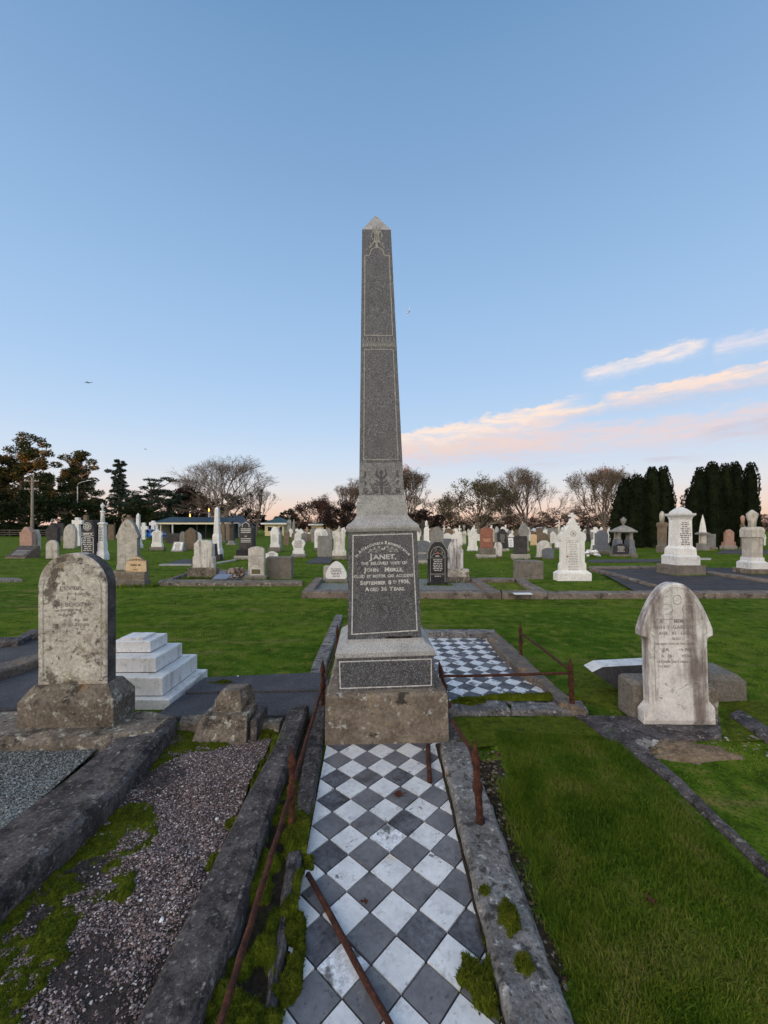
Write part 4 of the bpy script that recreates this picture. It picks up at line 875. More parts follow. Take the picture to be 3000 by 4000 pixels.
SHAPES = {
    'flat': [(1, 0), (1, 1)], 'clip': [(1, 0), (1, .93), (.9, 1)],
    'gable': [(1, 0), (1, .80), (0, 1)], 'gable_hi': [(1, 0), (1, .72), (0, 1)], 'peak': [(1, 0), (1, .80), (.72, .82), (.60, .90), (0, 1)],
    'shoulder': [(1, 0), (1, .76), (.80, .78)]+arcpts(.80, .78, 0, 1, .18, 9), 'shoulder_gothic': [(1, 0), (1, .62), (.86, .64)]+arcpts(.86, .66, 0, 1, .13, 9),
    'ogee': [(1, 0), (1, .80)]+arcpts(1, .80, .52, .90, -.18)+arcpts(.52, .90, 0, 1, .12),
    'scroll': [(1, 0), (.96, .72)]+arcpts(.96, .72, .55, .84, -.2)+arcpts(.55, .84, 0, 1, .15),
    'vase': [(.86, 0), (.86, .18)]+arcpts(.86, .18, .70, .30, -.2)+arcpts(.70, .30, 1, .66, -.1)+arcpts(1, .66, .45, .90, .25)+arcpts(.45, .90, 0, 1, -.15),
    'foot_round': [(1, 0), (1, .10), (.84, .16), (.84, .60), (.98, .64)]+arcpts(.98, .68, 0, 1, .16, 9), 'foot_ogee': [(1, 0), (1, .14), (.82, .20), (.80, .60), (.94, .63), (.94, .68)]+arcpts(.94, .68, .45, .84, .18)+arcpts(.45, .84, 0, 1, -.12),
    'gardner': [(1, 0), (1, .095), (.83, .145), (.83, .585), (.85, .60), (.90, .615), (1.0, .625), (1.0, .668)]+arcpts(1.0, .668, 0, 1, .170, 14),
    'tall_arch': [(.98, 0), (.96, .10), (.90, .12), (.88, .64), (1.0, .655), (1.0, .70), (.92, .71)]+arcpts(.92, .71, 0, 1, .15, 12),
    'broken': [(1, 0), (1, .38), (.88, .42), (.88, .86), (.66, .93), (.55, .99), (.32, .965), (.18, 1.0), (0, .97)],
    'low_gothic': [(.86, 0), (1, .07), (1, .26)]+arcpts(1, .26, 0, 1, .26, 10), 'wide': [(1, 0), (.93, .16), (.86, .20), (.86, .84)]+arcpts(.86, .84, .45, .94, -.15)+arcpts(.45, .94, 0, 1, .12),
    'black': [(1, 0), (1, .04), (.92, .06), (.92, .62), (1, .63), (1, .76)]+arcpts(1, .76, 0, 1, .18, 10), 'grave_gable': [(1, 0), (1, .74), (1.06, .74), (1.06, .78), (.62, .88), (.62, .93), (0, 1)], 'orn': [(1, 0), (1, .14), (.76, .20), (.76, .58), (.80, .60)],
}
# left: old round-topped stone on its chamfered base
hs = thing('gravestone', 'large round-topped limestone blotched black with lichen on a heavy base in the lichened kerb', 'headstone', (-2.385, 3.15, .19), R(3.0))
mb = MB(); mb.rings([[(-.345, -.13, 0), (.345, -.13, 0), (.345, .16, 0), (-.345, .16, 0)], [(-.345, -.13, .20), (.345, -.13, .20), (.345, .16, .20), (-.345, .16, .20)], [(-.275, -.075, .305), (.275, -.075, .305), (.275, .11, .305), (-.275, .11, .305)]]); mb.build('base', M['base_lichen'], hs)
mb = MB(); ol = outline('round', .51, 1.005); mb.extrude([(x, z+.305) for x, z in ol], -.06, .055, 0, .010)
V = mb.V[0]; n = len(ol); V[:] += 0
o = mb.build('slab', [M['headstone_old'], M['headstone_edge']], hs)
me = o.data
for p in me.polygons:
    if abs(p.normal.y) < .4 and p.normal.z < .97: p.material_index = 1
ins = MB(); fh = lambda u, z: (u, -.0625, z)
sx = .51/263*1.0; ux = lambda x: (x-282)*.00195; zx = lambda y: .305+(2672-y)*.001955
for s, x0, x1, y0, y1 in (('J EWIP', 233, 318, 2302, 2287), ('In  Loving', 265, 350, 2322, 2310), ('of', 285, 298, 2342, 2332), ('W J BOOTH', 205, 345, 2367, 2349), ('DIED JUNE', 240, 320, 2385, 2375), ('April', 228, 283, 2404, 2393), ('2  41  30', 268, 342, 2424, 2413), ('D  30 YEARS', 245, 345, 2443, 2432)):
    letter(ins, s, ux(x0), ux(x1), zx(y0), zx(y1), fh, .005)
ins.build('lettering', M['carved_mid'], hs)
bd = MB(); bd.ribbon([(x*.84, .305+.04+z*.90) for x, z in outline('round', .51, 1.005)], .006, fh); bd.build('border_line', M['carved_dim'], hs)
# right: pointed white marble leaning at the concrete blocks
gs = thing('gravestone', 'streaked white marble pointed headstone with stepped foot standing before grey concrete blocks', 'headstone', (2.490, 3.44, .035), R(-2), rx=R(-1.2), ry=R(-.9))
mb = MB(); mb.extrude(outline('gardner', .590, 1.19), -.05, .05, 0, .014); mb.build('slab', M['marble_streak'], gs)
fg = lambda u, z: (u, -.0525, z)
ug = lambda x: (x-2650)*.002175; zg = lambda y: (2848-y)*.002155
ins = MB()
for s, x0, x1, y0, y1 in (('I   A        MEM  R Y', 2562, 2710, 2451, 2437), ('HEN Y  GARDNE', 2562, 2710, 2474, 2460), ('AGE   85   EARS.', 2576, 2702, 2496, 2484), ('ALSO', 2624, 2658, 2517, 2506), ('BELOVED WIFE OF THE ABOVE', 2562, 2713, 2536, 2528), ('JA         NE,', 2590, 2708, 2561, 2547), ('A  78       YEARS.', 2582, 2714, 2585, 2573), ('FATHER ONLY HERE GONE', 2566, 2726, 2606, 2597), ('TO REST', 2570, 2618, 2624, 2615)):
    letter(ins, s, ug(x0), ug(x1), zg(y0), zg(y1), fg, .01)
ins.build('lettering', M['carved_mid'], gs)
bd = MB(); arc_ = [(x*.84, z*.968) for x, z in outline('gardner', .590, 1.19) if z > .80]
bd.ribbon([(.20, .20), (.20, .74), (.235, .77)]+arc_+[(-.235, .77), (-.20, .74), (-.20, .20)], .005, fg); bd.ribbon([(-.20, .885), (.20, .885)], .005, fg)
for sg in (1, -1): bd.ribbon([(sg*(.09+.05*math.cos(a)), .97+.045*math.sin(a)) for a in np.linspace(0, 5, 10)], .006, fg)
bd.ribbon([(.035*math.cos(a), 1.05+.04*math.sin(a)) for a in np.linspace(0, 6, 12)], .006, fg)
bd.ribbon([(-.01, .30), (.06, .335), (.13, .37), (.20, .35), (.25, .34)], .004, fg); bd.build('carved_border', M['carved_dim'], gs)
def block(name, label, cat, px0, px1, py0, py1, dep, mat, rz=0.0, z=0.0, bev=.02, tx=.0, ty=.0, jit=.006):
    """roughly squared stone block seen from px0 to px1, front foot at py1, front top at py0"""
    Y = gY(py1, z); X0, X1 = (px0-CX)*Y/F, (px1-CX)*Y/F; h = H-(py0-HZ)*Y/F-z; w = X1-X0
    mb = MB(); mb.box(-w/2, w/2, 0, dep, 0, h, 0, bev, tx, ty)
    V = mb.V[0]
    for i, p in enumerate(V): q = Vector(p)*6+Vector((px0, 0, 0)); V[i] += np.array((noise.noise(q), noise.noise(q+Vector((9, 0, 0))), noise.noise(q+Vector((0, 9, 0)))))*jit*2
    o = mb.build(name, M[mat], loc=((X0+X1)/2, Y, z)); o.rotation_euler = (0, 0, rz); return tag(o, label, cat)
mb = MB(); mb.rings([[(-.13, 0, 0), (.13, 0, 0), (.13, .22, 0), (-.13, .22, 0)], [(-.13, 0, .295), (.13, 0, .295), (.13, .22, .305), (-.13, .22, .305)], [(-.10, .04, .325), (.11, .04, .325), (.11, .20, .33), (-.10, .20, .33)]]); tag(mb.build('concrete_block', M['concrete'], loc=(2.30, 3.53, .02)), 'grey concrete block with sloping top tight beside the streaked pointed headstone', 'block')
block('concrete_block', 'mossy topped square concrete block lying beyond the streaked pointed headstone', 'block', 2772, 2915, 2640, 2742, .42, 'concrete', R(-3), .0, .05, .01)
block('concrete_block', 'narrow brown concrete block wedged behind the pointed headstone foot', 'block', 2740, 2803, 2690, 2836, .12, 'base_lichen', R(-4), .02, .03)
mb = MB(); ol = [(0, .22), (.10, .27), (.85, .30), (.9, .02), (.5, -.02), (.28, .03)][::-1]
mb.extrude(ol, 0, .16, 0, .006); o = mb.build('marble_fragment', [M['slab_dark'], M['tomb_marble']], loc=(2.06, 4.02, .045)); o.rotation_euler = (R(4), 0, R(2)); tag(o, 'broken dark faced slab with a white top edge lying behind the concrete block', 'slab')
for p in o.data.polygons:
    if p.normal.z > .5: p.material_index = 1
kb = MB(); strip(kb, pl((2395, 2900), (2820, 2872), z=.035), pl((2245, 2790), (2810, 2800), z=.035), .035, -.03, seed=91, jit=.006, step=.06); tag(kb.build('foundation_slab', M['kerb']), 'thin grey foundation slab under the streaked pointed headstone', 'slab')
kb = MB(); strip(kb, pl((2850, 2790), (3020, 2905), (3200, 3020), z=.03), pl((2890, 2770), (3070, 2880), (3250, 2990), z=.03), .03, -.03, seed=93, jit=.02, step=.06); tag(kb.build('kerb', M['kerb']), 'half buried kerb running from the pointed headstone towards the frame edge', 'kerb')
n = 90; x, y = bil(pl((2480, 2945), (2640, 2900), (2560, 2880), (2480, 2900)), rng.random(n), rng.random(n)); mb = MB(); stones(mb, np.stack([x, y, np.full(n, .02)], 1), (.008, .035), rng=rng, flat=.4); tag(mb.build('rubble', M['pebble_rubble']), 'broken marble bits on the soil at the foot of the pointed headstone', 'rubble', kind='stuff')
n = 26; x, y = bil(pl((2780, 2960), (3050, 3000), (3000, 2860), (2800, 2870)), rng.random(n), rng.random(n)); mb = MB(); stones(mb, np.stack([x, y, np.full(n, .02)], 1), (.005, .02), rng=rng, flat=.4); tag(mb.build('rubble', M['pebble_rubble']), 'stone crumbs on the bare ground beyond the soil heap', 'rubble', kind='stuff')
# white stepped tomb
tb = thing('stepped_tomb', 'white marble tomb of three square steps on a low slab beside the lawn', 'tomb', (-2.55, 4.17, 0))
MB().box(-.56, .555, -.41, .40, 0, .095, 0, .008).build('slab', M['tomb_marble'], tb)
for x0, x1, y0, y1, z0, z1 in ((-.455, .455, -.345, .365, .095, .275), (-.325, .325, -.225, .285, .275, .425), (-.19, .19, -.085, .235, .425, .545)):
    MB().box(x0+.008, x1-.008, y0+.008, y1-.008, z0, z0+.009).build('joint', M['soil'], tb); MB().box(x0, x1, y0, y1, z0+.009, z1, 0, .008).build('step', M['tomb_marble'], tb)
MB().box(-.14, .10, -.05, .17, .545, .570, 0, .006).build('top_plate', M['tomb_marble'], tb)
# broken lichened stone on its footing
bs = thing('broken_stone', 'tilted stump of lichened sandstone on a sloping footing in the pink gravel', 'stone', (-1.265, 3.14, .02), R(-2)); bs.scale = (.88, .95, .88)
mb = MB(); mb.rings([[(-.26, -.02, 0), (.23, -.02, 0), (.23, .30, 0), (-.26, .30, 0)], [(-.20, .05, .21), (.21, .05, .23), (.21, .30, .23), (-.20, .30, .21)]]); mb.build('footing', M['base_lichen'], bs)
mb = MB(); mb.rings([[(-.11, .10, .215), (.14, .10, .215), (.20, .28, .215), (-.10, .28, .215)], [(-.105, .10, .33), (.135, .10, .33), (.19, .28, .33), (-.09, .28, .33)], [(-.055, .12, .41), (.115, .12, .42), (.16, .26, .42), (-.05, .26, .41)]]); mb.build('stump', M['base_lichen'], bs)
mb = MB(); mb.box(.255, .31, .02, .30, 0, .20, 0, .01); mb.build('side_slab', M['kerb'], bs)
# ------------------------------------------------------------------ the rows of headstones
rs = np.random.default_rng(23); FEET = []      # FEET: where uncut grass grows against the stones
def S(label, x0, x1, yt, yb, kind, mat, pl_=(), ins=None, th=.10, rz=0.0, ry=0.0, rx=0.0, name='gravestone', cat='headstone', side=None, group=None, extra=None):
    """upright slab seen from x0 to x1 and yt to yb (photograph pixels); pl_ lists plinths (x0, x1, top) from the ground up"""
    Y = gY(yb); k = Y/F; X = ((x0+x1)/2-CX)*k; t = thing(name, label, cat, (X, Y, -.01), R(rz), group, R(rx), R(ry))
    FEET.append((X, Y, max([(x1-x0)]+[p[1]-p[0] for p in pl_])*k/2+.04)); zof = lambda y: max(0, H-(y-HZ)*k)+.01
    zb, xm = 0.0, (x0+x1)/2; dep = th
    for i, p in enumerate(pl_):
        a, b, top = p[:3]; z1 = zof(top); e = .05*(len(pl_)-i); pm = M[p[3]] if len(p) > 3 else M['concrete']
        MB().box((a-xm)*k, (b-xm)*k, -e, th+e, zb, z1, 0, min(.02, (z1-zb)*.25)).build('plinth', pm, t); zb = z1
    w = (x1-x0)*k; h = zof(yt)-zb
    mb = MB(); mb.extrude([(x, z+zb) for x, z in outline(kind, w, h)], 0, th, 0, min(.012, w*.03))
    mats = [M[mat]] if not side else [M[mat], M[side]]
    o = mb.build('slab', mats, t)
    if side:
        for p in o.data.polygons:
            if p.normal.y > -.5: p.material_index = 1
    if ins:
        im, rows, f0, f1 = ins[:4]; wd = ins[4] if len(ins) > 4 else .62
        ib = MB(); hh = h*(f1-f0)/rows; dashes(ib, -w/2*wd, w/2*wd, [zb+h*f0+hh*(q+.25) for q in range(rows)], hh*.45, lambda u, z: (u, -.003, z), rs); ib.build('lettering', M[im], t)
    if extra: extra(t, w, h, zb)
    return t
def T(label, xc, yb, parts, name='memorial', cat='memorial', rz=0.0, ry=0.0, hw0=None):
    """monument built up from square (s) or turned (l) pieces; each piece is (name, shape, material, [(half width, y), ...]) in pixels, from the ground up"""
    hw0 = hw0 or max(p[0] for p in parts[0][3]); Yf = gY(yb); Y = Yf/(1-hw0/F); k = Y/F
    FEET.append(((xc-CX)*k, Yf, hw0*k+.03)); t = thing(name, label, cat, ((xc-CX)*k, Y, -.01), R(rz), None, 0, R(ry)); zof = lambda y: max(0, H-(y-HZ)*k)+.01
    for pn, sh, mat, lv in parts:
        e_ = abs(xc-CX)/F; q_ = 1/math.hypot(1, e_) if sh == 'l' else 1/(1+e_)     # a square block shows its side as well as its front
        L = [(a*k*q_, zof(y)) for a, y in lv]; mb = MB()
        if sh == 's': mb.stack(L)
        elif sh == 'o': mb.lathe([(r*1.06, z) for r, z in L], n=8)
        else: mb.lathe(L, n=16)
        mb.build(pn, M[mat], t, smooth=(sh == 'l'))
    t['k'] = k; del t['k']
    return t, k, zof
def Cx(label, xc, yt, yb, arm, ya, th, mat, base=(), rz=0.0, ry=0.0):
    """free standing stone cross: arm half length, arm centre y, half thickness, in pixels; base = [(half width, top y)] steps from the ground up"""
    Y = gY(yb); k = Y/F; t = thing('stone_cross', label, 'cross', ((xc-CX)*k, Y, -.01), R(rz), None, 0, R(ry)); zof = lambda y: max(0, H-(y-HZ)*k)+.01
    zb = 0; d = th*k
    for a, y in base: MB().box(-a*k, a*k, -a*k*.55, a*k*.55+.03, zb, zof(y), 0, .01, .01, .01).build('step', M[mat], t); zb = zof(y)
    za, zt = zof(ya), zof(yt); ol = [(d*1.15, zb), (d, za-d), (arm*k, za-d*1.02), (arm*k, za+d), (d, za+d), (d*.98, zt)]
    mb = MB(); mb.extrude(ol+[(-x, z) for x, z in ol[::-1]], -d*.7, d*.7, 0, d*.12); mb.build('cross', M[mat], t); return t
def panel(dx, w_, z0, z1, mat, y=-.004, nm='plaque'):
    def f(t, w, h, zb): MB().box((dx-w_/2)*w, (dx+w_/2)*w, y, y+.006, zb+h*z0, zb+h*z1).build(nm, M[mat], t)
    return f

# --- left block, front to back
x, Y = gp(56, 2182); t = thing('desk_stone', 'low slanted dark slate desk stone with a rough brown back beside the red sandstone marker', 'headstone', (x, Y, 0), R(-8))
mb = MB(); mb.rings([[(-.62, 0, 0), (.62, 0, 0), (.62, .9, 0), (-.62, .9, 0)], [(-.62, .06, .08), (.62, .06, .08), (.62, .85, .66), (-.62, .85, .66)]]); mb.build('back', M['brown_stone'], t)
mb = MB(); mb.add([(-.60, .055, .095), (.60, .055, .095), (.60, .80, .645), (-.60, .80, .645)], [(0, 1, 2, 3)]); mb.build('plate', M['dark_stone'], t)
ib = MB(); fn = lambda u, z: (u, .055+(z-.095)/.55*.745-.006, z+.006); dashes(ib, -.45, .45, [.17, .24, .31, .38], .03, fn, rs); ib.build('lettering', M['carved_dim'], t)
S('salmon pink sandstone marker with scalloped top near the power pole', 76, 124, 2058, 2154, 'ogee', 'pink_stone', th=.35)
S('pinkish grey stone leaning right behind the salmon marker', 124, 146, 2069, 2152, 'shoulder', 'limestone', th=.3)
S('small plain pale round-top stone standing low in front of the dark ogee stone', 178, 224, 2110, 2187, 'round', 'limestone', [(174, 228, 2183)], th=.12)
def finial(t, w, h, zb): MB().lathe([(.12, zb+h-.02), (.05, zb+h+.08), (.13, zb+h+.16), (.02, zb+h+.42)], n=6).build('finial', M['grey_stone'], t)
S('dark purple grey stone topped with a small pointed finial', 183, 224, 2043, 2134, 'ogee', 'dark_stone', th=.35, extra=finial)
S('dark grey round-top stone with a recessed disc, behind the pale leaning one', 222, 248, 2043, 2112, 'round', 'dark_stone', [(222, 252, 2095)], th=.3)
S('cream pointed stone with brown stains leaning to the left of the white cross', 246, 291, 2047, 2144, 'gothic', 'limestone', th=.28, ry=1.5)
Cx('tall white cross on a tapered white pedestal beside the dark gabled stone', 304, 2022, 2132, 20.5, 2040, 8, 'marble_clean', [(14, 2098)])
S('brown stone with a knob top peeping above the dark gabled stone', 324, 339, 2011, 2112, 'round', 'brown_stone', th=.4)
# dark gabled block with rosette
Y = gY(2190); k = Y/F; t = thing('gravestone', 'dark gabled block with a white rosette and pale lettered panel behind the round headstone', 'headstone', ((342-CX)*k, Y, 0))
w = 52*k; h = H-(2031-HZ)*k; hd = .42
mb = MB(); mb.extrude([(w/2, 0), (w/2, h*.75), (w*.36, h), (-w*.22, h), (-w/2, h*.76), (-w/2, 0)], 0, hd*1.6, 0, .02); mb.build('slab', M['dark_stone'], t)
mb = MB(); mb.ribbon([(w*-.02+math.cos(a)*.19, h*.84+math.sin(a)*.19) for a in np.linspace(0, 6.28, 20, endpoint=False)], .03, lambda u, z: (u, -.004, z), closed=True)
for a in np.linspace(0, 6.28, 8, endpoint=False): mb.ribbon([(w*-.02, h*.84), (w*-.02+math.cos(a)*.15, h*.84+math.sin(a)*.15)], .05, lambda u, z: (u, -.004, z))
mb.build('rosette', M['carved'], t)
mb = MB(); mb.ribbon([(-w/2, h*.68), (w/2, h*.68)], .02, lambda u, z: (u, -.004, z)); mb.ribbon([(-w/2, h*.62), (w/2, h*.62)], .02, lambda u, z: (u, -.004, z))
dashes(mb, -w*.42, w*.42, [h*.64], .07, lambda u, z: (u, -.004, z), rs); dashes(mb, -w*.38, w*.38, [h*q for q in (.54, .49, .44, .39, .34, .29, .24)], .05, lambda u, z: (u, -.004, z), rs)
mb.ribbon([(-w*.43, h*.18), (-w*.43, h*.55), (-w*.2, h*.59), (w*.2, h*.59), (w*.43, h*.55), (w*.43, h*.18)], .03, lambda u, z: (u, -.004, z)); mb.build('lettering', M['carved'], t)
t, k, zof = T('white column with an urn finial on a lettered square pedestal beside the dark gabled block', 401, 2190, [('base', 's', 'marble_clean', [(27, 2190), (27, 2166), (20, 2150), (20, 2120)]),
   ('pedestal', 's', 'marble_clean', [(17, 2120), (16, 2052), (21, 2048), (21, 2044), (12, 2040)]), ('column', 'l', 'marble_clean', [(10, 2040), (7, 2008), (6, 2004), (10, 2001), (10, 1996)]), ('urn', 'l', 'marble_clean', [(5, 1996), (3, 1990), (4, 1986), (8, 1980), (9, 1973), (6, 1971), (3, 1969), (3.4, 1966), (.5, 1964)])], 'memorial_column', 'column')
ib = MB(); e_ = 1/(1+1099/F); dashes(ib, -14*k*e_, 14*k*e_, [zof(y) for y in (2112, 2106, 2100, 2094, 2088, 2082, 2076, 2070, 2064)], .035, lambda u, z: (u, -17.4*k*e_, z), rs); ib.build('lettering', M['dark_stone'], t)
S('plain brown slab standing behind the white urn column', 420, 444, 2049, 2110, 'flat', 'brown_stone', th=.3)
Cx('brown cross whose top shows above the big pale pointed stone', 504, 2012, 2126, 17, 2030, 7, 'brown_stone')
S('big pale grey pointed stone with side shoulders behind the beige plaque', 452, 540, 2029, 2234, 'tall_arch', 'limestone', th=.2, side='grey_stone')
def beige(t, w, h, zb):
    b = MB(); fn = lambda u, z: (u, -.004, z); dashes(b, -w*.36, w*.36, [zb+h*.74], h*.07, fn, rs); dashes(b, -w*.40, w*.40, [zb+h*.40], h*.10, fn, rs); dashes(b, -w*.22, w*.22, [zb+h*.12], h*.06, fn, rs)
    b.ribbon([(-w*.42, zb+h*.66), (-w*.25, zb+h*.78), (0, zb+h*.86), (w*.25, zb+h*.78), (w*.42, zb+h*.66)], .012, fn); b.build('lettering', M['brown_stone'], t)
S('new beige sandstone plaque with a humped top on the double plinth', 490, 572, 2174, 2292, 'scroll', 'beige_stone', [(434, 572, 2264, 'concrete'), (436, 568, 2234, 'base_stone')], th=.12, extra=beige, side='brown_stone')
t, k, zof = T('white marble obelisk shaft rising behind the big pale pointed stone', 540, 2143, [('base', 's', 'marble_clean', [(20, 2143), (20, 2128), (15, 2122), (15, 2100)]), ('shaft', 's', 'marble_clean', [(11.5, 2100), (8, 2013), (.5, 2004)])], 'obelisk', 'obelisk')
Cx('short thick white cross beside the blue car', 562, 2042, 2108, 16.5, 2062, 6.5, 'marble')
Cx('white cross standing over the ornate cream stone by the shelter', 599, 2034, 2106, 14.5, 2046, 6, 'marble', [(12, 2085)])
S('ornate cream marble stone with flared foot standing in front of the blue car', 590, 633, 2063, 2152, 'foot_ogee', 'marble', [(585, 642, 2137, 'concrete')], ('carved_dim', 9, .25, .8), th=.2)
block('chest_tomb', 'low dark chest tomb in front of the shelter', 'tomb', 646, 698, 2084, 2122, .9, 'dark_stone', bev=.06)
S('grey pointed stone at the shelter wall', 701, 722, 2076, 2124, 'gothic', 'grey_stone', th=.3)
S('brown gabled stone behind the white round-top one', 720, 764, 2061, 2150, 'gable', 'brown_stone', th=.35)
S('plain white round-top stone before the brown gabled one', 744, 784, 2078, 2149, 'round', 'marble_clean', [(742, 788, 2146)], ('carved_dim', 7, .3, .85), th=.18)
def desk(label, x0, x1, yt, yb, mat, pm, rows=6):
    Y = gY(yb); k = Y/F; w = (x1-x0)*k; h = (yb-yt)*k; t = thing('desk_stone', label, 'headstone', (((x0+x1)/2-CX)*k, Y, 0))
    mb = MB(); mb.rings([[(-w/2, 0, 0), (w/2, 0, 0), (w/2, h*.8, 0), (-w/2, h*.8, 0)], [(-w/2, 0, .05), (w/2, 0, .05), (w/2, h*.8, .05), (-w/2, h*.8, .05)], [(-w*.42, h*.40, h), (w/2, h*.40, h), (w/2, h*.8, h*.9), (-w*.42, h*.8, h*.9)]]); mb.build('back', M[pm], t)
    fn = lambda u, z: (u, (z-.05)/(h-.05)*h*.40-.008, z+.004); a = w*.40
    mb = MB(); mb.add([fn(-a, .09), fn(a, .09), fn(a*1.02, h*.92), fn(-a*.85, h*.92)], [(0, 1, 2, 3)]); mb.build('plate', M[mat], t)
    fn2 = lambda u, z: (u, (z-.05)/(h-.05)*h*.40-.013, z+.006); ib = MB(); dashes(ib, -a*.75, a*.75, [h*(.2+.66*q/rows) for q in range(rows)], h*.05, fn2, rs); ib.build('lettering', M['dark_stone'], t)
desk('white lettered plate on a slanted grey block in the grass', 667, 713, 2116, 2155, 'marble_clean', 'grey_stone')
S('worn cream stone with a broken crown on a lichened plinth', 752, 835, 2109, 2262, 'broken', 'marble_stain', [(735, 846, 2218, 'base_lichen')], th=.16)
S('dark leaning slab half hidden by the worn cream stone', 832, 845, 2124, 2190, 'flat', 'dark_stone', [(832, 862, 2168, 'dark_stone')], th=.3, ry=-6)
t, k, zof = T('tall white marble obelisk on a stepped pedestal before the shelter', 848, 2182, [('base', 's', 'marble_clean', [(25, 2182), (25, 2150), (20, 2142), (20, 2132)]), ('pedestal', 's', 'marble', [(19, 2132), (18, 2092), (15, 2086)]), ('shaft', 's', 'marble', [(14, 2086), (9.5, 1988), (.5, 1979)])], 'obelisk', 'obelisk')
S('thin brown pillar stone beyond the tall white obelisk', 858, 877, 2041, 2120, 'shoulder', 'brown_stone', [(856, 880, 2110)], th=.4)
S('grey brown round-top stone before the white gabled hut', 875, 899, 2043, 2112, 'round', 'brown_stone', th=.3)
t, k, zof = T('dark pillar with a cross head and stepped base before the white gabled hut', 907, 2130, [('base', 's', 'grey_stone', [(24, 2130), (22, 2122), (16, 2121), (16, 2112)]), ('pillar', 's', 'dark_stone', [(11, 2112), (10, 2062), (12, 2058), (12, 2052)]), ('head', 'l', 'dark_stone', [(13, 2052), (14, 2050), (4, 2046), (4, 2040), (10, 2038), (.5, 2033)])], 'memorial_pillar', 'memorial')
# dark granite with gable, white lettering
def dk(t, w, h, zb):
    b = MB(); fn = lambda u, z: (u, -.004, z)
    for q in (.72, .66, .60): b.box(-w*.37, w*.37, -.006, .0, zb+h*q, zb+h*(q+.030))
    for q in (.38, .32, .26): b.box(-w*.37, w*.37, -.006, .0, zb+h*q, zb+h*(q+.025))
    dashes(b, -w*.12, w*.12, [zb+h*.46], h*.03, fn, rs); b.ribbon([(-w*.25, zb+h*.80), (-w*.25, zb+h*.90), (0, zb+h*.985), (w*.25, zb+h*.90), (w*.25, zb+h*.80)], .03, fn); b.build('lettering', M['carved'], t)
S('black gabled granite stone banded with white lettering', 934, 986, 2037, 2186, 'grave_gable', 'dark_stone', [(916, 1002, 2171, 'concrete_pale'), (924, 998, 2147, 'black_granite')], th=.55, extra=dk)
def brz(t, w, h, zb): panel(0, .56, .06, .22, 'bronze')(t, w, h, zb); panel(0, .68, .03, .25, 'carved', -.002, 'plaque_frame')(t, w, h, zb)
S('pale round-top stone with a small bronze plaque near its foot', 969, 1031, 2135, 2270, 'seg', 'limestone', [(955, 1041, 2249, 'concrete')], ('carved_dim', 8, .36, .72), th=.14, extra=brz)
S('white scroll-topped tablet showing behind the plain brown concrete slab', 1037, 1085, 2154, 2200, 'scroll', 'marble_clean', [(1033, 1088, 2180)], ('dark_stone', 4, .2, .8), th=.12)
block('concrete_slab', 'plain upright brown concrete slab turned with its blank back to the path', 'headstone', 1042, 1138, 2176, 2262, .34, 'concrete', bev=.015)
S('white ogee-topped stone with a flared foot on a brown plinth, near the yellow hut', 1054, 1091, 2057, 2158, 'foot_round', 'marble_clean', [(1047, 1096, 2138, 'concrete')], ('carved_dim', 7, .25, .62), th=.2)
S('grey lichened stone with a flared foot just behind the white ogee stone', 1078, 1101, 2060, 2154, 'foot_ogee', 'grey_stone', th=.22)
S('brown round-top stone near the grey urn pedestal', 1108, 1129, 2079, 2132, 'seg', 'brown_stone', th=.25)
T('grey pedestal monument with an urn on a tapering cap, before the yellow hut', 1131, 2096, [('pedestal', 's', 'grey_stone', [(11, 2096), (11, 2090), (8.5, 2088), (8, 2048), (10, 2046), (10, 2042), (6, 2030)]), ('urn', 'l', 'grey_stone', [(2, 2030), (2.4, 2024), (5, 2020), (5.5, 2017), (2, 2015), (.5, 2012)])], 'memorial_pillar', 'memorial')
T('weathered standing figure in grey stone on a small pedestal', 1148, 2094, [('pedestal', 's', 'grey_stone', [(8, 2094), (7, 2082)]), ('figure', 'l', 'grey_stone', [(6, 2082), (6.5, 2066), (5, 2052), (6, 2044), (5.4, 2040), (2.2, 2037), (3, 2034), (2.6, 2031), (.5, 2029)])], 'statue', 'statue')
S('dark stub stone with a white round top beside the grey figure', 1153, 1166, 2065, 2100, 'round', 'marble_clean', [(1152, 1167, 2076, 'dark_stone')], th=.2)
S('slim white stone with a pointed top behind the vase-shaped one', 1165, 1185, 2065, 2114, 'peak', 'marble_clean', th=.25)
S('vase-shaped white marble stone with dark lettering on a grey plinth', 1139, 1192, 2102, 2181, 'vase', 'marble_clean', [(1138, 1194, 2164, 'grey_stone')], ('dark_stone', 9, .38, .86, .66), th=.16)
Cx('salmon red cross on a stepped red base', 1199, 2058, 2108, 6, 2069, 3, 'pink_stone', [(9, 2095), (8, 2086)])
Cx('small dark red cross by the yellow house wall', 1222, 2059, 2104, 4.5, 2064, 2, 'red_granite', [(8, 2090), (5, 2080)])
S('tall white round-top stone behind the plain grey slab', 1228, 1260, 2065, 2153, 'round', 'marble_clean', [(1225, 1262, 2140)], ('carved_dim', 8, .3, .8), th=.2)
S('plain mid grey polished slab standing at the head of a dark ledger', 1240, 1297, 2093, 2180, 'clip', 'grey_stone', th=.2)
x0, Y0 = gp(1268, 2203); t = MB(); kk = gY(2203)/F; strip(t, [gp(1195, 2203), gp(1290, 2203)], [gp(1236, 2182), gp(1310, 2182)], .07, 0, jit=.003, step=.3); tag(t.build('ledger_slab', M['slab_dark']), 'flat dark ledger slab before the plain mid grey headstone', 'slab')
S('white gothic stone with blue and rust stains next to the plain grey slab', 1298, 1352, 2053, 2190, 'foot_ogee', 'marble_stain', [(1296, 1356, 2171)], th=.18)
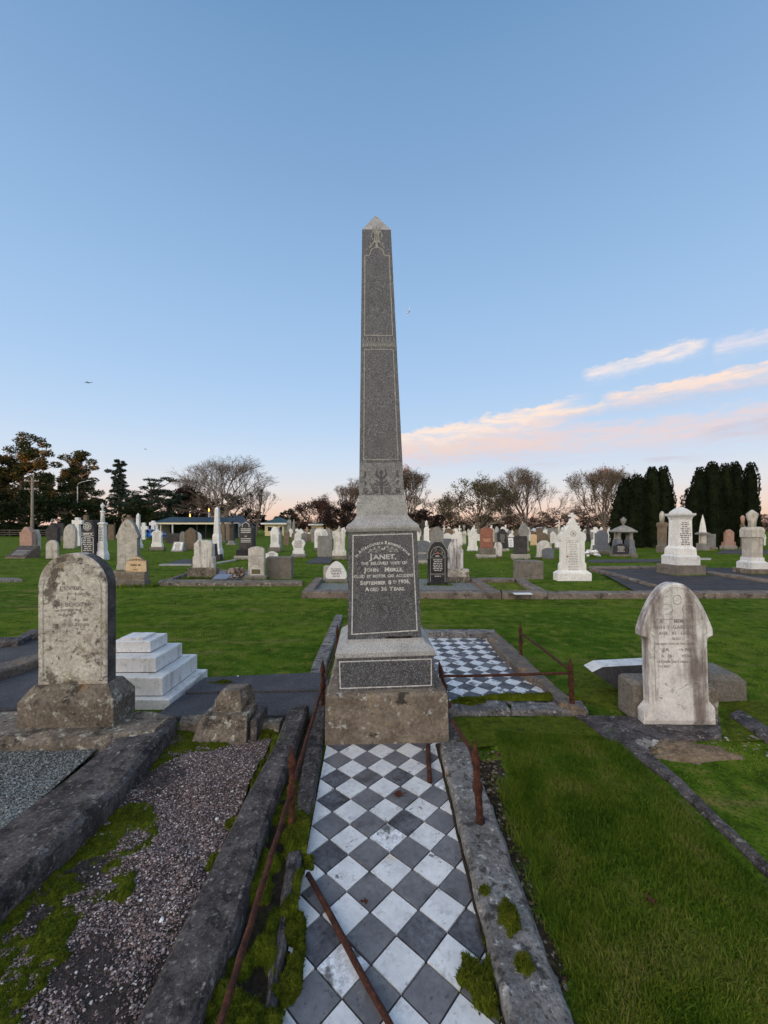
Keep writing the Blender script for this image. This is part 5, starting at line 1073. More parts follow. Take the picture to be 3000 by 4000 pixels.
Cx('small white cross close to the obelisk edge, over the stained gothic stone', 1344, 2060, 2130, 8, 2074, 2.2, 'marble')
S('low pointed white stone with neat dark lettering on a brown block in the gravel plot', 1272, 1354, 2193, 2284, 'low_gothic', 'marble_clean', [(1272, 1356, 2262, 'concrete')], ('dark_stone', 6, .12, .62, .55), th=.14)
block('concrete_block', 'rough grey block hidden behind the low pointed white stone', 'block', 1263, 1300, 2212, 2262, .35, 'concrete_pale', z=.0)
# --- right of the obelisk
Cx('dark grey cross behind the white statue pedestal', 1651, 2031, 2108, 12, 2049, 5, 'dark_stone')
T('slim white statue on a tapered white pedestal beside the obelisk', 1666, 2124, [('base', 's', 'marble_clean', [(16, 2124), (14, 2112)]), ('pedestal', 's', 'marble_clean', [(11, 2112), (10, 2068), (8, 2062), (6, 2059)]), ('figure', 'l', 'marble_clean', [(5, 2059), (6, 2050), (5.5, 2041), (6.5, 2039), (2, 2037), (2.4, 2035), (.5, 2033)])], 'statue', 'statue')
S('broad grey shouldered slab behind the black columned stone', 1682, 1733, 2057, 2150, 'ogee', 'grey_stone', th=.2)
def dpl(t, w, h, zb): MB().box(-w*.36, w*.42, -.006, .0, zb+h*.06, zb+h*.36).build('plaque', M['blue_stone'], t); MB().box(-w*.46, w*.52, -.003, .0, zb+h*.02, zb+h*.42).build('plaque_frame', M['concrete_pale'], t)
S('blue grey arched stone with a framed plaque below, beside the obelisk', 1626, 1680, 2111, 2206, 'seg', 'blue_stone', [(1624, 1684, 2192, 'concrete_pale')], th=.15, extra=dpl)
# black ornate columned stone
def blk(t, w, h, zb):
    fn = lambda u, z: (u, -.004, z)
    b = MB(); b.ribbon([(x*.94, zb+z*.985) for x, z in outline('black', w, h) if z > h*.05], .018, fn)
    b.ribbon([(-w*.34, zb+h*.08), (-w*.34, zb+h*.66)]+[(w*.34*math.sin(a), zb+h*.66+h*.22*math.cos(a)) for a in np.linspace(-1.57, 1.57, 11)]+[(w*.34, zb+h*.66), (w*.34, zb+h*.08)], .014, fn)
    b.ribbon([(w*.30*math.sin(a), zb+h*.62+h*.11*math.cos(a)) for a in np.linspace(-1.57, 1.57, 9)], .012, fn)
    for q in (.245, .27, .62): b.ribbon([(-w*.33, zb+h*q), (w*.33, zb+h*q)], .008, fn)
    for q in range(24):
        a = rs.uniform(-1.4, 1.4); r = rs.uniform(.14, .27); u, z = w*1.05*r*math.sin(a), zb+h*(.70)+h*.9*r*math.cos(a)*.75; s = .012
        b.add([fn(u-s, z), fn(u, z-s), fn(u+s, z), fn(u, z+s)], [(0, 1, 2, 3)])
    b.build('carving', M['carved_dim'], t)
    c = MB(); dashes(c, -w*.26, w*.26, [zb+h*q for q in (.57, .53, .49, .45, .41, .37, .33)], h*.018, fn, rs); dashes(c, -w*.14, w*.14, [zb+h*q for q in (.655, .20)], h*.02, fn, rs); c.build('lettering', M['carved'], t)
    for sg in (1, -1): MB().lathe([(.030, zb+.02), (.030, zb+.10), (.020, zb+.12), (.020, zb+h*.58), (.032, zb+h*.60), (.034, zb+h*.64)], n=10, cx=sg*w*.42, cy=-.03).build('colonnette', M['black_granite'], t, smooth=True)
    c = MB(); c.ribbon([(0+.02*math.cos(a), zb+h*.735+.02*math.sin(a)) for a in np.linspace(0, 6.28, 8, endpoint=False)], .02, fn, closed=True); c.build('emblem', M['orange'], t)
S('black arched stone with colonnettes and white lettering standing in grey gravel', 1668, 1752, 2114, 2294, 'black', 'black_granite', [(1664, 1756, 2287, 'black_granite')], th=.12, extra=blk)
S('broken white pointed stone with one shoulder gone, on a stained plinth', 1748, 1810, 2102, 2282, 'shoulder_gothic', 'marble_streak', [(1748, 1834, 2252, 'base_lichen'), (1752, 1831, 2222, 'headstone_old')], th=.16)
S('white ogee stone with dark foot, partly behind the broken pointed one', 1734, 1762, 2082, 2140, 'ogee', 'marble', [(1732, 1764, 2104, 'blue_stone')], th=.2)
S('pinkish red rounded stone in the rows behind the broken white one', 1762, 1778, 2072, 2108, 'round', 'pink_stone', th=.3)
T('draped urn on a flared white pedestal behind the broken white stone', 1813, 2130, [('base', 's', 'grey_stone', [(9, 2130), (9, 2122)]), ('pedestal', 's', 'limestone', [(8, 2122), (7, 2096), (10, 2086), (8, 2080), (3, 2075)]), ('urn', 'l', 'grey_stone', [(2, 2075), (4, 2066), (6, 2058), (5, 2053), (.5, 2050)])], 'memorial_pillar', 'memorial')
S('white scalloped stone lower down beside the draped urn', 1787, 1806, 2090, 2134, 'ogee', 'marble', th=.25)
S('big white ogee stone with flared foot at the path edge', 1828, 1867, 2059, 2154, 'foot_ogee', 'marble', [(1822, 1870, 2149, 'marble')], th=.18)
S('tall red granite stone with a bowed top on a double grey plinth', 1878, 1926, 2060, 2182, 'seg', 'red_granite', [(1863, 1936, 2166, 'concrete_pale'), (1873, 1935, 2141, 'concrete')], ('beige_stone', 3, .30, .46), th=.22)
S('narrow cream stone with clipped top between the red and black stones', 1927, 1943, 2072, 2118, 'clip', 'limestone', th=.25)
S('black granite stone with a pedimented top and pale lettering', 1945, 1981, 2065, 2156, 'grave_gable', 'black_granite', [(1940, 1989, 2143, 'concrete_pale')], ('carved_dim', 8, .3, .72), th=.3)
S('white rounded stone with grey stains leaning right against the red granite one', 1928, 1961, 2117, 2182, 'round', 'marble_streak', [(1930, 1964, 2172, 'concrete')], th=.12, ry=2)
S('white stepped stone topped with a little cross, behind the slanted white tablet', 1989, 2008, 2084, 2134, 'peak', 'marble', [(1984, 2014, 2124)], th=.25)
Cx('little white cross finial above the slanted tablet', 2001, 2071, 2128, 4, 2077, 2, 'marble')
desk('white tablet set askew in a dark holder beside the charcoal slab', 1985, 2011, 2099, 2142, 'marble_clean', 'dark_stone', 4)
S('tall grey pointed stone with flared foot behind the charcoal slab', 2028, 2069, 2043, 2155, 'foot_round', 'grey_stone', th=.22)
S('charcoal flat-topped slab on a beige plinth', 2010, 2060, 2094, 2187, 'clip', 'dark_stone', [(2000, 2070, 2165, 'concrete_pale')], th=.18)
S('orange brown round-top stone with a carved spiral', 2076, 2097, 2087, 2132, 'seg', 'beige_stone', th=.25)
S('wide dark brown rounded stone with white lettering in the back rows', 2101, 2144, 2081, 2118, 'round', 'brown_stone', th=.4)
S('low wide stained white stone with shoulders on a base slab', 2097, 2160, 2112, 2184, 'wide', 'marble_stain', [(2086, 2170, 2176, 'concrete')], th=.18)
S('small slate grey tablet leaning on the low wide white stone', 2121, 2165, 2140, 2186, 'seg', 'blue_stone', th=.1)
S('slim white gothic stone beside the white finial column', 2153, 2173, 2076, 2128, 'peak', 'marble', [(2150, 2176, 2122)], th=.25)
T('white column with a knob finial on a stepped white base', 2184, 2150, [('base', 's', 'concrete', [(20, 2150), (20, 2138)]), ('step', 's', 'marble', [(18, 2138), (17, 2124), (12, 2120), (11, 2090)]), ('column', 'l', 'marble', [(6, 2090), (4.5, 2050), (6, 2048)]), ('finial', 'l', 'marble', [(2, 2048), (3.6, 2040), (2, 2037), (.5, 2032)])], 'memorial_column', 'column')
# upright concrete back and the ornate white headstone
block('concrete_slab', 'upright grey concrete slab with a scratched face at the corner of the moss plot', 'headstone', 2027, 2122, 2192, 2263, .55, 'concrete', bev=.012)
def orn_(t, w, h, zb):
    fn = lambda u, z: (u, -.012, z); b = MB(); k = gY(2266)/F; zo = lambda y: H-(y-HZ)*k+.01
    b.ribbon([(math.cos(a)*.085, zo(2084)+math.sin(a)*.085) for a in np.linspace(0, 6.28, 18, endpoint=False)], .016, fn, closed=True)
    for a in np.linspace(0, 6.28, 5, endpoint=False): b.ribbon([(0, zo(2084)), (math.cos(a+1.2)*.055, zo(2084)+math.sin(a+1.2)*.055)], .022, fn)
    b.ribbon([(-.215, zo(2120))]+[(x, zo(2120)+.075*math.cos(x/.215*1.57)) for x in np.linspace(-.19, .19, 9)]+[(.215, zo(2120))], .014, fn); b.ribbon([(-.215, zo(2205)), (-.215, zo(2120))], .008, fn); b.ribbon([(.215, zo(2205)), (.215, zo(2120))], .008, fn)
    for sg in (1, -1): b.ribbon([(sg*.22, zo(2098)), (sg*.14, zo(2106)), (sg*.10, zo(2112)), (sg*.2, zo(2112)), (sg*.24, zo(2106))], .010, fn)
    b.build('carving', M['carved_dim'], t); c = MB(); fn2 = lambda u, z: (u, -.010, z)
    dashes(c, -.185, .185, [zo(y) for y in (2120, 2127, 2134, 2141, 2148, 2155, 2161, 2167, 2174, 2181, 2187, 2193, 2199, 2205, 2212, 2218, 2225)], .018, fn2, rs); c.build('lettering', M['grey_stone'], t)
    MB().box(-.20, -.165, -.02, -.006, zo(2176), zo(2169)).build('red_poppy', M['poppy'], t)
    for sg in (1, -1): MB().lathe([(.0, zo(2046)-.03), (.035, zo(2046)-.02), (.045, zo(2046)), (.03, zo(2046)+.03), (0, zo(2046)+.035)], n=10, cx=sg*.15, cy=.04).build('crocket', M['marble_clean'], t, smooth=True)
Y = gY(2268); k = Y/F; xm = 2239; zo = lambda y: H-(y-HZ)*k+.01
t = thing('gravestone', 'tall ornate white marble headstone with a cross finial, rosette and a red poppy', 'headstone', ((xm-CX)*k, Y, -.01))
mb = MB(); mb.rings([[(-65*k, -.10, 0), (66*k, -.10, 0), (66*k, .26, 0), (-65*k, .26, 0)], [(-65*k, -.10, zo(2239)), (66*k, -.10, zo(2239)), (66*k, .26, zo(2239)), (-65*k, .26, zo(2239))], [(-50*k, -.03, zo(2228)), (52*k, -.03, zo(2228)), (52*k, .20, zo(2228)), (-50*k, .20, zo(2228))]]); mb.build('plinth', M['marble_clean'], t)
hp = [(52, 2228), (52, 2205), (46, 2198), (46, 2116), (51, 2108), (51, 2094)]+[(51-(51-28)*q-6*math.sin(q*3.14)*-1, 2094-18*math.sin(q*1.57)) for q in (.35, .7, 1)]+[(30, 2070), (22, 2058), (14, 2042), (9, 2034), (8, 2026)]
ol = [(x*k, zo(y)) for x, y in hp]; mb = MB(); mb.extrude(ol+[(-x, z) for x, z in ol[::-1]], -.008, .15, 0, .012); mb.build('slab', M['marble_clean'], t)
ol = [(4, 2027), (3, 2019), (13, 2019), (15, 2015), (13, 2011), (3.5, 2011), (4.5, 2005), (0, 2002)]; ol = [(x*k, zo(y)) for x, y in ol]; mb = MB(); mb.extrude(ol+[(-x, z) for x, z in ol[-2::-1]], .03, .11, 0, .008); mb.build('cross_finial', M['marble_clean'], t)
orn_(t, 0, 0, 0)
Cx('white cross on a tall curved white base beside the grey granite stone', 2324, 2059, 2146, 15.5, 2074, 4.6, 'marble_clean', [(13, 2128), (11, 2108)])
S('grey granite stone with a small arched crest on a stepped grey plinth', 2332, 2376, 2071, 2166, 'ogee', 'blue_stone', [(2320, 2386, 2150, 'concrete'), (2326, 2381, 2130, 'blue_stone')], th=.3)
T('dark grey square obelisk in the back rows beside the white cross', 2297, 2116, [('base', 's', 'dark_stone', [(10, 2116), (9, 2088)]), ('shaft', 's', 'dark_stone', [(7, 2088), (5, 2046), (.5, 2041)])], 'obelisk', 'obelisk')
S('white pointed stone peeping out beside the urn canopy', 2377, 2402, 2057, 2120, 'peak', 'marble', [(2374, 2406, 2116)], th=.25)
# canopy tomb with urn
Y = gY(2178); k = Y/F; xm = 2435; zo = lambda y: max(0, H-(y-HZ)*k); t = thing('canopy_monument', 'grey stone canopy on four stout columns crowned by an urn, black plaque at its foot', 'memorial', ((xm-CX)*(Y+.5)/F, Y+.5, 0), R(-10)); t.scale = (1.0, .9, 1)
MB().box(-.56, .56, -.52, .52, 0, zo(2163), 0, .03).build('base_slab', M['concrete'], t)
for a in (-1, 1):
    for b in (-1, 1):
        MB().stack([(.17, zo(2163)), (.17, zo(2142)), (.145, zo(2138)), (.12, zo(2112)), (.09, zo(2108))], cx=a*.31, cy=b*.28).build('pedestal', M['blue_stone'], t)
        MB().lathe([(.11, zo(2108)), (.11, zo(2105)), (.09, zo(2102)), (.09, zo(2086)), (.12, zo(2083)), (.12, zo(2080))], cx=a*.31, cy=b*.28).build('column', M['grey_stone'], t, smooth=True)
MB().stack([(.46, zo(2081)), (.56, zo(2079)), (.56, zo(2075)), (.32, zo(2062)), (.15, zo(2055)), (.09, zo(2053))], dy=.92).build('roof', M['grey_stone'], t)
MB().lathe([(.08, zo(2053)), (.05, zo(2048)), (.13, zo(2040)), (.17, zo(2030)), (.155, zo(2026)), (.06, zo(2025)), (.09, zo(2022)), (.03, zo(2019))]).build('urn', M['grey_stone'], t, smooth=True)
t2 = S('black lettered granite tablet standing at the foot of the urn canopy', 2398, 2454, 2124, 2178, 'seg', 'black_granite', [(2394, 2458, 2166, 'concrete')], ('carved', 5, .25, .8), th=.12)
n = 26; x, y = bil(pl((2288, 2178), (2352, 2178), (2330, 2166), (2290, 2166)), rs.random(n), rs.random(n)); mb = MB(); stones(mb, np.stack([x, y, .05+.25*rs.random(n)], 1), (.08, .22), rng=rs, flat=.8); tag(mb.build('marble_heap', M['marble']), 'slumped heap of white marble pieces beside the grey granite stone', 'rubble', kind='stuff')
desk('small pale desk stone on the grass before the dark yew', 2487, 2516, 2122, 2138, 'dark_stone', 'concrete_pale', 2)
T('brown pillar with a pale draped urn in front of the narrower yew', 2586, 2160, [('base', 's', 'concrete', [(24, 2160), (24, 2132), (18, 2129), (18, 2112)]), ('pillar', 's', 'brown_stone', [(19, 2112), (19, 2062), (23, 2054), (24, 2046), (17, 2040)]), ('urn', 'l', 'limestone', [(9, 2040), (11, 2020), (11, 2010), (7, 2000), (.5, 1996)])], 'memorial_pillar', 'memorial')
t, k, zof = T('massive white marble pedestal tomb with a hipped cap, standing on the tar sealed plot', 2657, 2255, [('base', 's', 'concrete', [(97, 2255), (95, 2204)]), ('lower_step', 's', 'tomb_marble', [(77, 2208), (76, 2172), (66, 2167)]), ('upper_step', 's', 'marble', [(64, 2167), (62, 2142), (50, 2133)]),
   ('shaft', 's', 'marble', [(48, 2133), (45, 2030)]), ('cornice', 's', 'tomb_marble', [(46, 2030), (49, 2022), (55, 2016), (61, 2014), (62, 2006)]), ('cap', 's', 'tomb_marble', [(47, 2006), (44, 2000), (26, 1988), (7, 1980)])], 'pedestal_tomb', 'tomb', 0, 0, 55)
ib = MB(); e_ = 1/(1+1155/F); dashes(ib, -36*k*e_, 36*k*e_, [zof(y) for y in (2128, 2121, 2114, 2107, 2100, 2093, 2086, 2079, 2072, 2065, 2058, 2051, 2044)], .028, lambda u, z: (u, -(48-3*(z-zof(2133))/(zof(2030)-zof(2133)))*k*e_-.004, z), rs); ib.build('lettering', M['dark_stone'], t)
t, k, zof = T('white pointed obelisk with a slate cap on a square cream pedestal beside the broader yew', 2745, 2152, [('base', 's', 'grey_stone', [(27, 2152), (26, 2122)]), ('pedestal', 's', 'limestone', [(15, 2122), (15, 2088)]), ('slate_cap', 's', 'grey_stone', [(31, 2088), (31, 2083), (20, 2079)]), ('shaft', 's', 'marble', [(15, 2079), (10, 2044), (.6, 2010)])], 'obelisk', 'obelisk')
S('plain grey slab right behind the slate capped obelisk', 2762, 2797, 2086, 2150, 'flat', 'grey_stone', [(2758, 2802, 2138)], th=.25)
S('pink granite stone with a peaked top on a stepped base before the broader yew', 2839, 2868, 2068, 2146, 'peak', 'pink_stone', [(2828, 2876, 2132, 'concrete_pale'), (2832, 2872, 2117, 'pink_stone')], th=.3)
T('red brown stub pillar with draped urn behind the veiled white pillar', 2901, 2150, [('base', 's', 'concrete', [(16, 2150), (15, 2136)]), ('pillar', 's', 'brown_stone', [(9, 2136), (9, 2060), (12, 2054), (8, 2048)]), ('urn', 'l', 'pink_stone', [(6, 2048), (9, 2030), (10, 2020), (5, 2015), (.5, 2012)])], 'memorial_pillar', 'memorial')
t, k, zof = T('tall square pale pillar topped by a veiled urn at the edge of the view', 2938, 2250, [('base', 's', 'base_stone', [(80, 2250), (79, 2220)]), ('step', 's', 'tomb_marble', [(64, 2221), (63, 2196), (49, 2190), (47, 2176)]), ('pillar', 's', 'limestone', [(41, 2176), (41, 2098)]), ('cornice', 's', 'limestone', [(50, 2098), (50, 2070), (43, 2060), (30, 2058)]), ('urn', 'l', 'limestone', [(17, 2058), (17, 2040), (25, 2014), (25, 2006), (14, 1999), (6, 1993), (.5, 1991)])], 'memorial_pillar', 'memorial', 0, 0, 46)
Cx('small bright white cross far off past the veiled pillar', 2987, 2088, 2130, 6, 2101, 2.6, 'marble_clean')

# distant rows: individual small stones under the bare trees
far_kinds = [('pale marble', 'marble', ('round', 'gothic', 'ogee', 'peak')), ('grey', 'grey_stone', ('round', 'clip', 'gothic', 'gable')), ('brown', 'brown_stone', ('round', 'clip', 'seg'))]
shape_word = {'round': 'round-top', 'gothic': 'pointed', 'ogee': 'scalloped', 'peak': 'shouldered', 'clip': 'flat-top', 'gable': 'gabled', 'seg': 'bow-top'}
zones = [(1155, 'beyond the grey urn pedestal'), (1210, 'beyond the vase-shaped white stone'), (1280, 'before the house with arched windows'), (1400, 'by the dome shaped purple tree'), (1700, 'past the obelisk moulding'), (1760, 'under the sparse olive tree'), (1820, 'behind the draped urn'),
         (1880, 'under the spreading olive tree'), (1950, 'behind the red granite stone'), (2010, 'behind the black pedimented stone'), (2080, 'under the wide domed bare tree'), (2160, 'behind the wide brown stone'), (2230, 'by the white finial column'), (2300, 'behind the ornate white headstone'), (2600, 'by the white cross and yew')]
protos = {}; fr_ = random.Random(5); cells = []; far = {}
for _ in range(1200):
    px = fr_.choice([fr_.uniform(1110, 1345), fr_.uniform(1625, 2160), fr_.uniform(1625, 2160), fr_.uniform(2160, 2400)]); Y = fr_.uniform(42, 105)
    if all(abs(px-a) > 8 or abs(Y-b) > 12 for a, b in cells): cells.append((px, Y))
    if len(cells) > 158: break
for px, Y in cells:
    kd = fr_.choices([0, 1, 2], [5, 3, 2])[0]; sh = fr_.choice(far_kinds[kd][2]); w, h = fr_.uniform(.45, .95), fr_.uniform(.8, 1.75); key = (kd, sh)
    if key not in protos:
        mb = MB(); mb.extrude(outline(sh, .6, 1.0), 0, .14, 0, .01); o = mb.build('grave_marker', M[far_kinds[kd][1]]); protos[key] = o
    else: o = protos[key].copy(); COL.objects.link(o)
    o.location = ((px-CX)*Y/F, Y, 0); o.scale = (w/.6, 1, h); o.rotation_euler = (R(fr_.uniform(-3, 3)), R(fr_.uniform(-4, 4)), R(fr_.uniform(-14, 14)))
    z_ = next(q for p_, q in zones if px < p_); far.setdefault((kd, sh, z_), []).append((h*1580/Y, o))
for (kd, sh, z_), l in far.items():
    l.sort(key=lambda q: -q[0]); words = ['small'] if len(l) == 1 else ['larger', 'smaller'] if len(l) == 2 else ['largest', 'middle-sized']+['smallest']*(len(l)-2)
    for _, o in l[3:]: bpy.data.objects.remove(o)
    for (_, o), wd in zip(l[:3], words): tag(o, f'{wd} {far_kinds[kd][0]} {shape_word[sh]} marker in the distant rows {z_}', 'headstone', 'markers in the distant rows')
for i, px in enumerate((1672, 1735, 1795, 1852, 1920, 1975, 2040, 2130, 2205, 2262, 2350)):
    Y = fr_.uniform(48, 90); k = Y/F; z_ = next(q for p_, q in zones if px < p_)
    if i == 0: c0 = Cx('x', px, HZ-(fr_.uniform(1.5, 2.2)-1.7)/k, HZ+1.7/k, .32/k, HZ-(1.35-1.7)/k, .09/k, 'marble'); c = c0
    else:
        c = c0.copy(); COL.objects.link(c); c.location = ((px-CX)*k, Y, -.01)
        for ch in list(c0.children): d = ch.copy(); COL.objects.link(d); d.parent = c
    tag(c, 'slim white cross in the distant rows '+z_, 'cross', 'white crosses in the distant rows')
n = 26000; ft = np.array(FEET); q = rs.integers(0, len(ft), n); keep = (ft[q, 1] < 45)&(rs.random(n) < np.clip(14/ft[q, 1], .15, 1)*ft[q, 2]*1.6); q = q[keep]; n = len(q); sd = rs.random(n)
x = ft[q, 0]+np.where(sd < .7, rs.uniform(-1, 1, n), np.sign(rs.random(n)-.5))*ft[q, 2]; y = ft[q, 1]-.10+np.where(sd < .7, rs.normal(0, .025, n), rs.uniform(0, .3, n))
mb = MB(); blades(mb, np.stack([x, y, np.zeros(n)], 1), .11, .016, rs, lean=.8); tag(mb.build('grass', M['blade']), 'uncut grass tufts growing against the feet of the headstones', 'grass', kind='stuff')

# ------------------------------------------------------------------ kerbed plots of the second row
rowY = gY(2338)
def kerbthing(label, segs, mat='kerb_brown', zt=.15, extra=None, loc=None):
    t = thing('grave_surround', label, 'grave', (loc[0], loc[1], 0)); f = lambda ps: [(a-loc[0], b-loc[1]) for a, b in ps]
    for i, (L_, R_) in enumerate(segs):
        kb = MB(); strip(kb, f(L_), f(R_), zt, -.03, seed=100+i*7+int(loc[0]*3), jit=.012, step=.12); kb.build('kerb', M[mat], t)
    if extra: extra(t, f)
    return t
def P2(*pts, z=.15): return [gp(x, y, z) for x, y in pts]
def bed(mat, quad, z, nm='bed'):
    def e(t, f): mb = MB(); hfield(mb, f(quad), 30, 20, lambda x, y, u, v: z+.02*fbm(x*7, y*7, 5)); mb.build(nm, M[mat], t)
    return e
kerbthing('grey gravel plot with a long low front kerb under the black arched stone', [(P2((1178, 2312), (1500, 2314), (1958, 2316)), P2((1190, 2303), (1500, 2303), (1950, 2304))), (P2((1182, 2305), (1232, 2256)), P2((1222, 2305), (1262, 2256))), (P2((1905, 2306), (1830, 2256)), P2((1950, 2306), (1858, 2256)))], 'kerb_brown', .15, bed('gravel_pale', P2((1222, 2306), (1905, 2306), (1835, 2262), (1258, 2262), z=.06), .05), gp(1500, 2330))
kerbthing('moss filled plot with weathered kerbs beside the gravel plot', [(P2((1962, 2316), (2140, 2316)), P2((1960, 2305), (2140, 2305))), (P2((2080, 2304), (2010, 2258)), P2((2130, 2304), (2045, 2258))), (P2((1862, 2264), (2010, 2264)), P2((1862, 2256), (2010, 2256)))], 'kerb_brown', .15, bed('moss_bright', P2((1948, 2306), (2085, 2306), (2020, 2266), (1868, 2266), z=.06), .05), gp(2040, 2330))
x, y = gp(2046, 2322, .16); MBp = MB(); MBp.box(-.20, .20, 0, .16, 0, .02); o = MBp.build('white_plaque', M['ash_white'], loc=(x, y, .155)); tag(o, 'thin white plaque lying on the kerb of the moss plot', 'plaque')
def tar(t, f): mb = MB(); q = f(P2((2478, 2308), (3250, 2308), (2900, 2218), (2310, 2216), z=.06)); mb.add([(a, b, .06) for a, b in q], [(0, 1, 2, 3)]); mb.build('bed', M['asphalt'], t)
kerbthing('wide tar sealed plot with low kerbs under the massive pedestal tomb', [(P2((2142, 2316), (2600, 2314), (3300, 2312)), P2((2142, 2305), (2600, 2304), (3300, 2302))), (P2((2600, 2303), (2430, 2254), (2300, 2219), z=.1), P2((2625, 2303), (2450, 2254), (2312, 2219), z=.1)), (P2((2300, 2219), (2562, 2217), z=.1), P2((2300, 2215), (2562, 2213), z=.1)), (P2((2756, 2238), (3000, 2272), (3250, 2306), z=.1), P2((2768, 2233), (3030, 2268), (3300, 2300), z=.1))], 'kerb_brown', .13, tar, gp(2500, 2330))
def slabs(t, f):
    mb = MB(); q = f(P2((850, 2262), (985, 2262), (985, 2232), (842, 2232), z=.06)); mb.add([(a, b, .07) for a, b in q], [(0, 1, 2, 3)]); mb.build('bed', M['blue_stone'], t)
kerbthing('kerbed plot with a slate bed between the worn cream stone and the plaque stone', [(P2((618, 2275), (760, 2277), (960, 2277), (1180, 2276), z=.1), P2((625, 2262), (760, 2263), (960, 2264), (1180, 2266), z=.1)), (P2((650, 2262), (738, 2232), z=.1), P2((668, 2262), (752, 2232), z=.1)), (P2((838, 2229), (1000, 2228), z=.1), P2((838, 2225), (1000, 2224), z=.1))], 'base_lichen', .10, slabs, gp(900, 2285))
x, y = gp(860, 2264, .12); mb = MB(); mb.rings([[(-.24, 0, .02), (.20, 0, .02), (.30, .22, .13), (-.16, .22, .13)], [(-.24, -.01, .05), (.20, -.01, .05), (.30, .21, .16), (-.16, .21, .16)]]); tag(mb.build('slate_plaque', M['plaque_blue'], loc=(x, y, .10)), 'tilted blue grey plaque lying before the worn cream stone', 'plaque')
def bouquet(label, px, py, z, s, mat, n=260):
    x, y = gp(px, py, z); mb = MB(); P = sphere_pts(n, rs, .3)*np.array((s*1.25, s*.7, s*.7))+np.array((0, 0, s*.5)); leaves(mb, P, s*.45, rs, asp=.7); return tag(mb.build('bouquet', M[mat], loc=(x, y, z)), label, 'flowers')
bouquet('faded bouquet on the plinth below the beige plaque', 548, 2250, .22, .17, 'flower_mix'); bouquet('withered flowers lying on the slate bed', 925, 2252, .10, .24, 'flower_mix', 380); bouquet('pale dried flowers at the other end of the double plinth', 446, 2252, .22, .14, 'flower_mix', 160)
bouquet('bright orange red flowers at the very edge of the view', 3, 2080, .3, 1.0, 'flower_orange', 300)
def flat(label, q, mat, z=.03, name='kerb', cat='kerb'):
    mb = MB(); strip(mb, q[:2], q[3:1:-1], z, -.02, jit=.006, step=.25); return tag(mb.build(name, M[mat]), label, cat)
flat('low pale kerb end at the edge of the lawn behind the round headstone', P2((-60, 2266), (88, 2264), (70, 2257), (-60, 2256), z=.08), 'kerb_pale', .08)
flat('long thin pale kerb line across the grass before the white lettered plate', P2((620, 2206), (748, 2206), (748, 2202), (634, 2202), z=.05), 'concrete_pale', .05)
flat('dark ledger slab lying in the grass behind the worn cream stone', P2((650, 2200), (752, 2200), (745, 2184), (706, 2186), z=.06), 'slab_dark', .06, 'ledger_slab', 'slab')
flat('pale kerb lying before the tall white obelisk', P2((845, 2201), (925, 2186), (925, 2182), (848, 2196), z=.05), 'concrete_pale', .05)
flat('flat pale kerb in the grass past the massive pedestal tomb', P2((2735, 2184), (2778, 2184), (2778, 2179), (2735, 2179), z=.05), 'concrete_pale', .05)
flat('grey kerb strip before the urn canopy and its tablet', P2((2300, 2194), (2580, 2192), (2580, 2184), (2300, 2186), z=.06), 'slab_dark', .06)
flat('long dark kerb strip in front of the pink granite stone', P2((2800, 2160), (3060, 2162), (3060, 2150), (2820, 2148), z=.06), 'slab_dark', .06)

# ------------------------------------------------------------------ fence, poles, lamps, buildings, cars, birds
fY = 66.0; fx = lambda px: (px-CX)*fY/F
t = thing('timber_fence', 'grey post and rail timber fence along the road in front of the dark hedge', 'fence', (fx(120), fY, 0))
for z in (.45, .78, 1.15): MB().box(fx(-60)-fx(120), fx(420)-fx(120), -.03, .03, z-.07, z+.07).build('rail', M['timber'], t)
for i in range(11): px = -60+48*i; MB().box(fx(px)-fx(120)-.08, fx(px)-fx(120)+.08, .031, .16, 0, 1.30).build('post', M['timber'], t)
pY = 70.0; x = (126-CX)*pY/F; t = thing('power_pole', 'grey timber power pole with two crossarms in front of the big pines', 'pole', (x, pY, 0))
MB().lathe([(.34, 0), (.26, 2.6), (.22, 3.4), (.17, 10.2)], n=10).build('pole', M['pole'], t, smooth=True)
for z, w in ((9.6, 1.25), (8.2, 1.2)):
    MB().box(-w, w, -.20, -.10, z-.07, z+.07).build('crossarm', M['pole'], t)
    mb = MB()
    for sg in (1, -1): mb.tube([(sg*.55, -.15, z-.04), (sg*.10, -.15, z-.85)], .03, 5)
    mb.build('brace', M['pole'], t)
    mb = MB()
    for u in (-.95, -.5, .5, .95): mb.lathe([(.04, z+.07), (.07, z+.12), (.05, z+.22), (.01, z+.24)], n=6, cx=u*w, cy=-.15)
    mb.build('insulator', M['ash_white'], t)
x = (303-CX)*74/F; t = thing('street_lamp', 'pale street lamp with a long arm in front of the tree line', 'lamp', (x, 74, 0))
MB().tube([(0, 0, 0), (0, 0, 9.0), (.15, 0, 9.6), (.6, 0, 9.85), (2.2, 0, 10.2)], [.10, .08, .07, .06, .05], 8).build('pole', M['lamp_metal'], t, smooth=True)
MB().box(1.7, 2.6, -.12, .12, 10.12, 10.24, 0, .03).build('lamp_head', M['lamp_metal'], t)
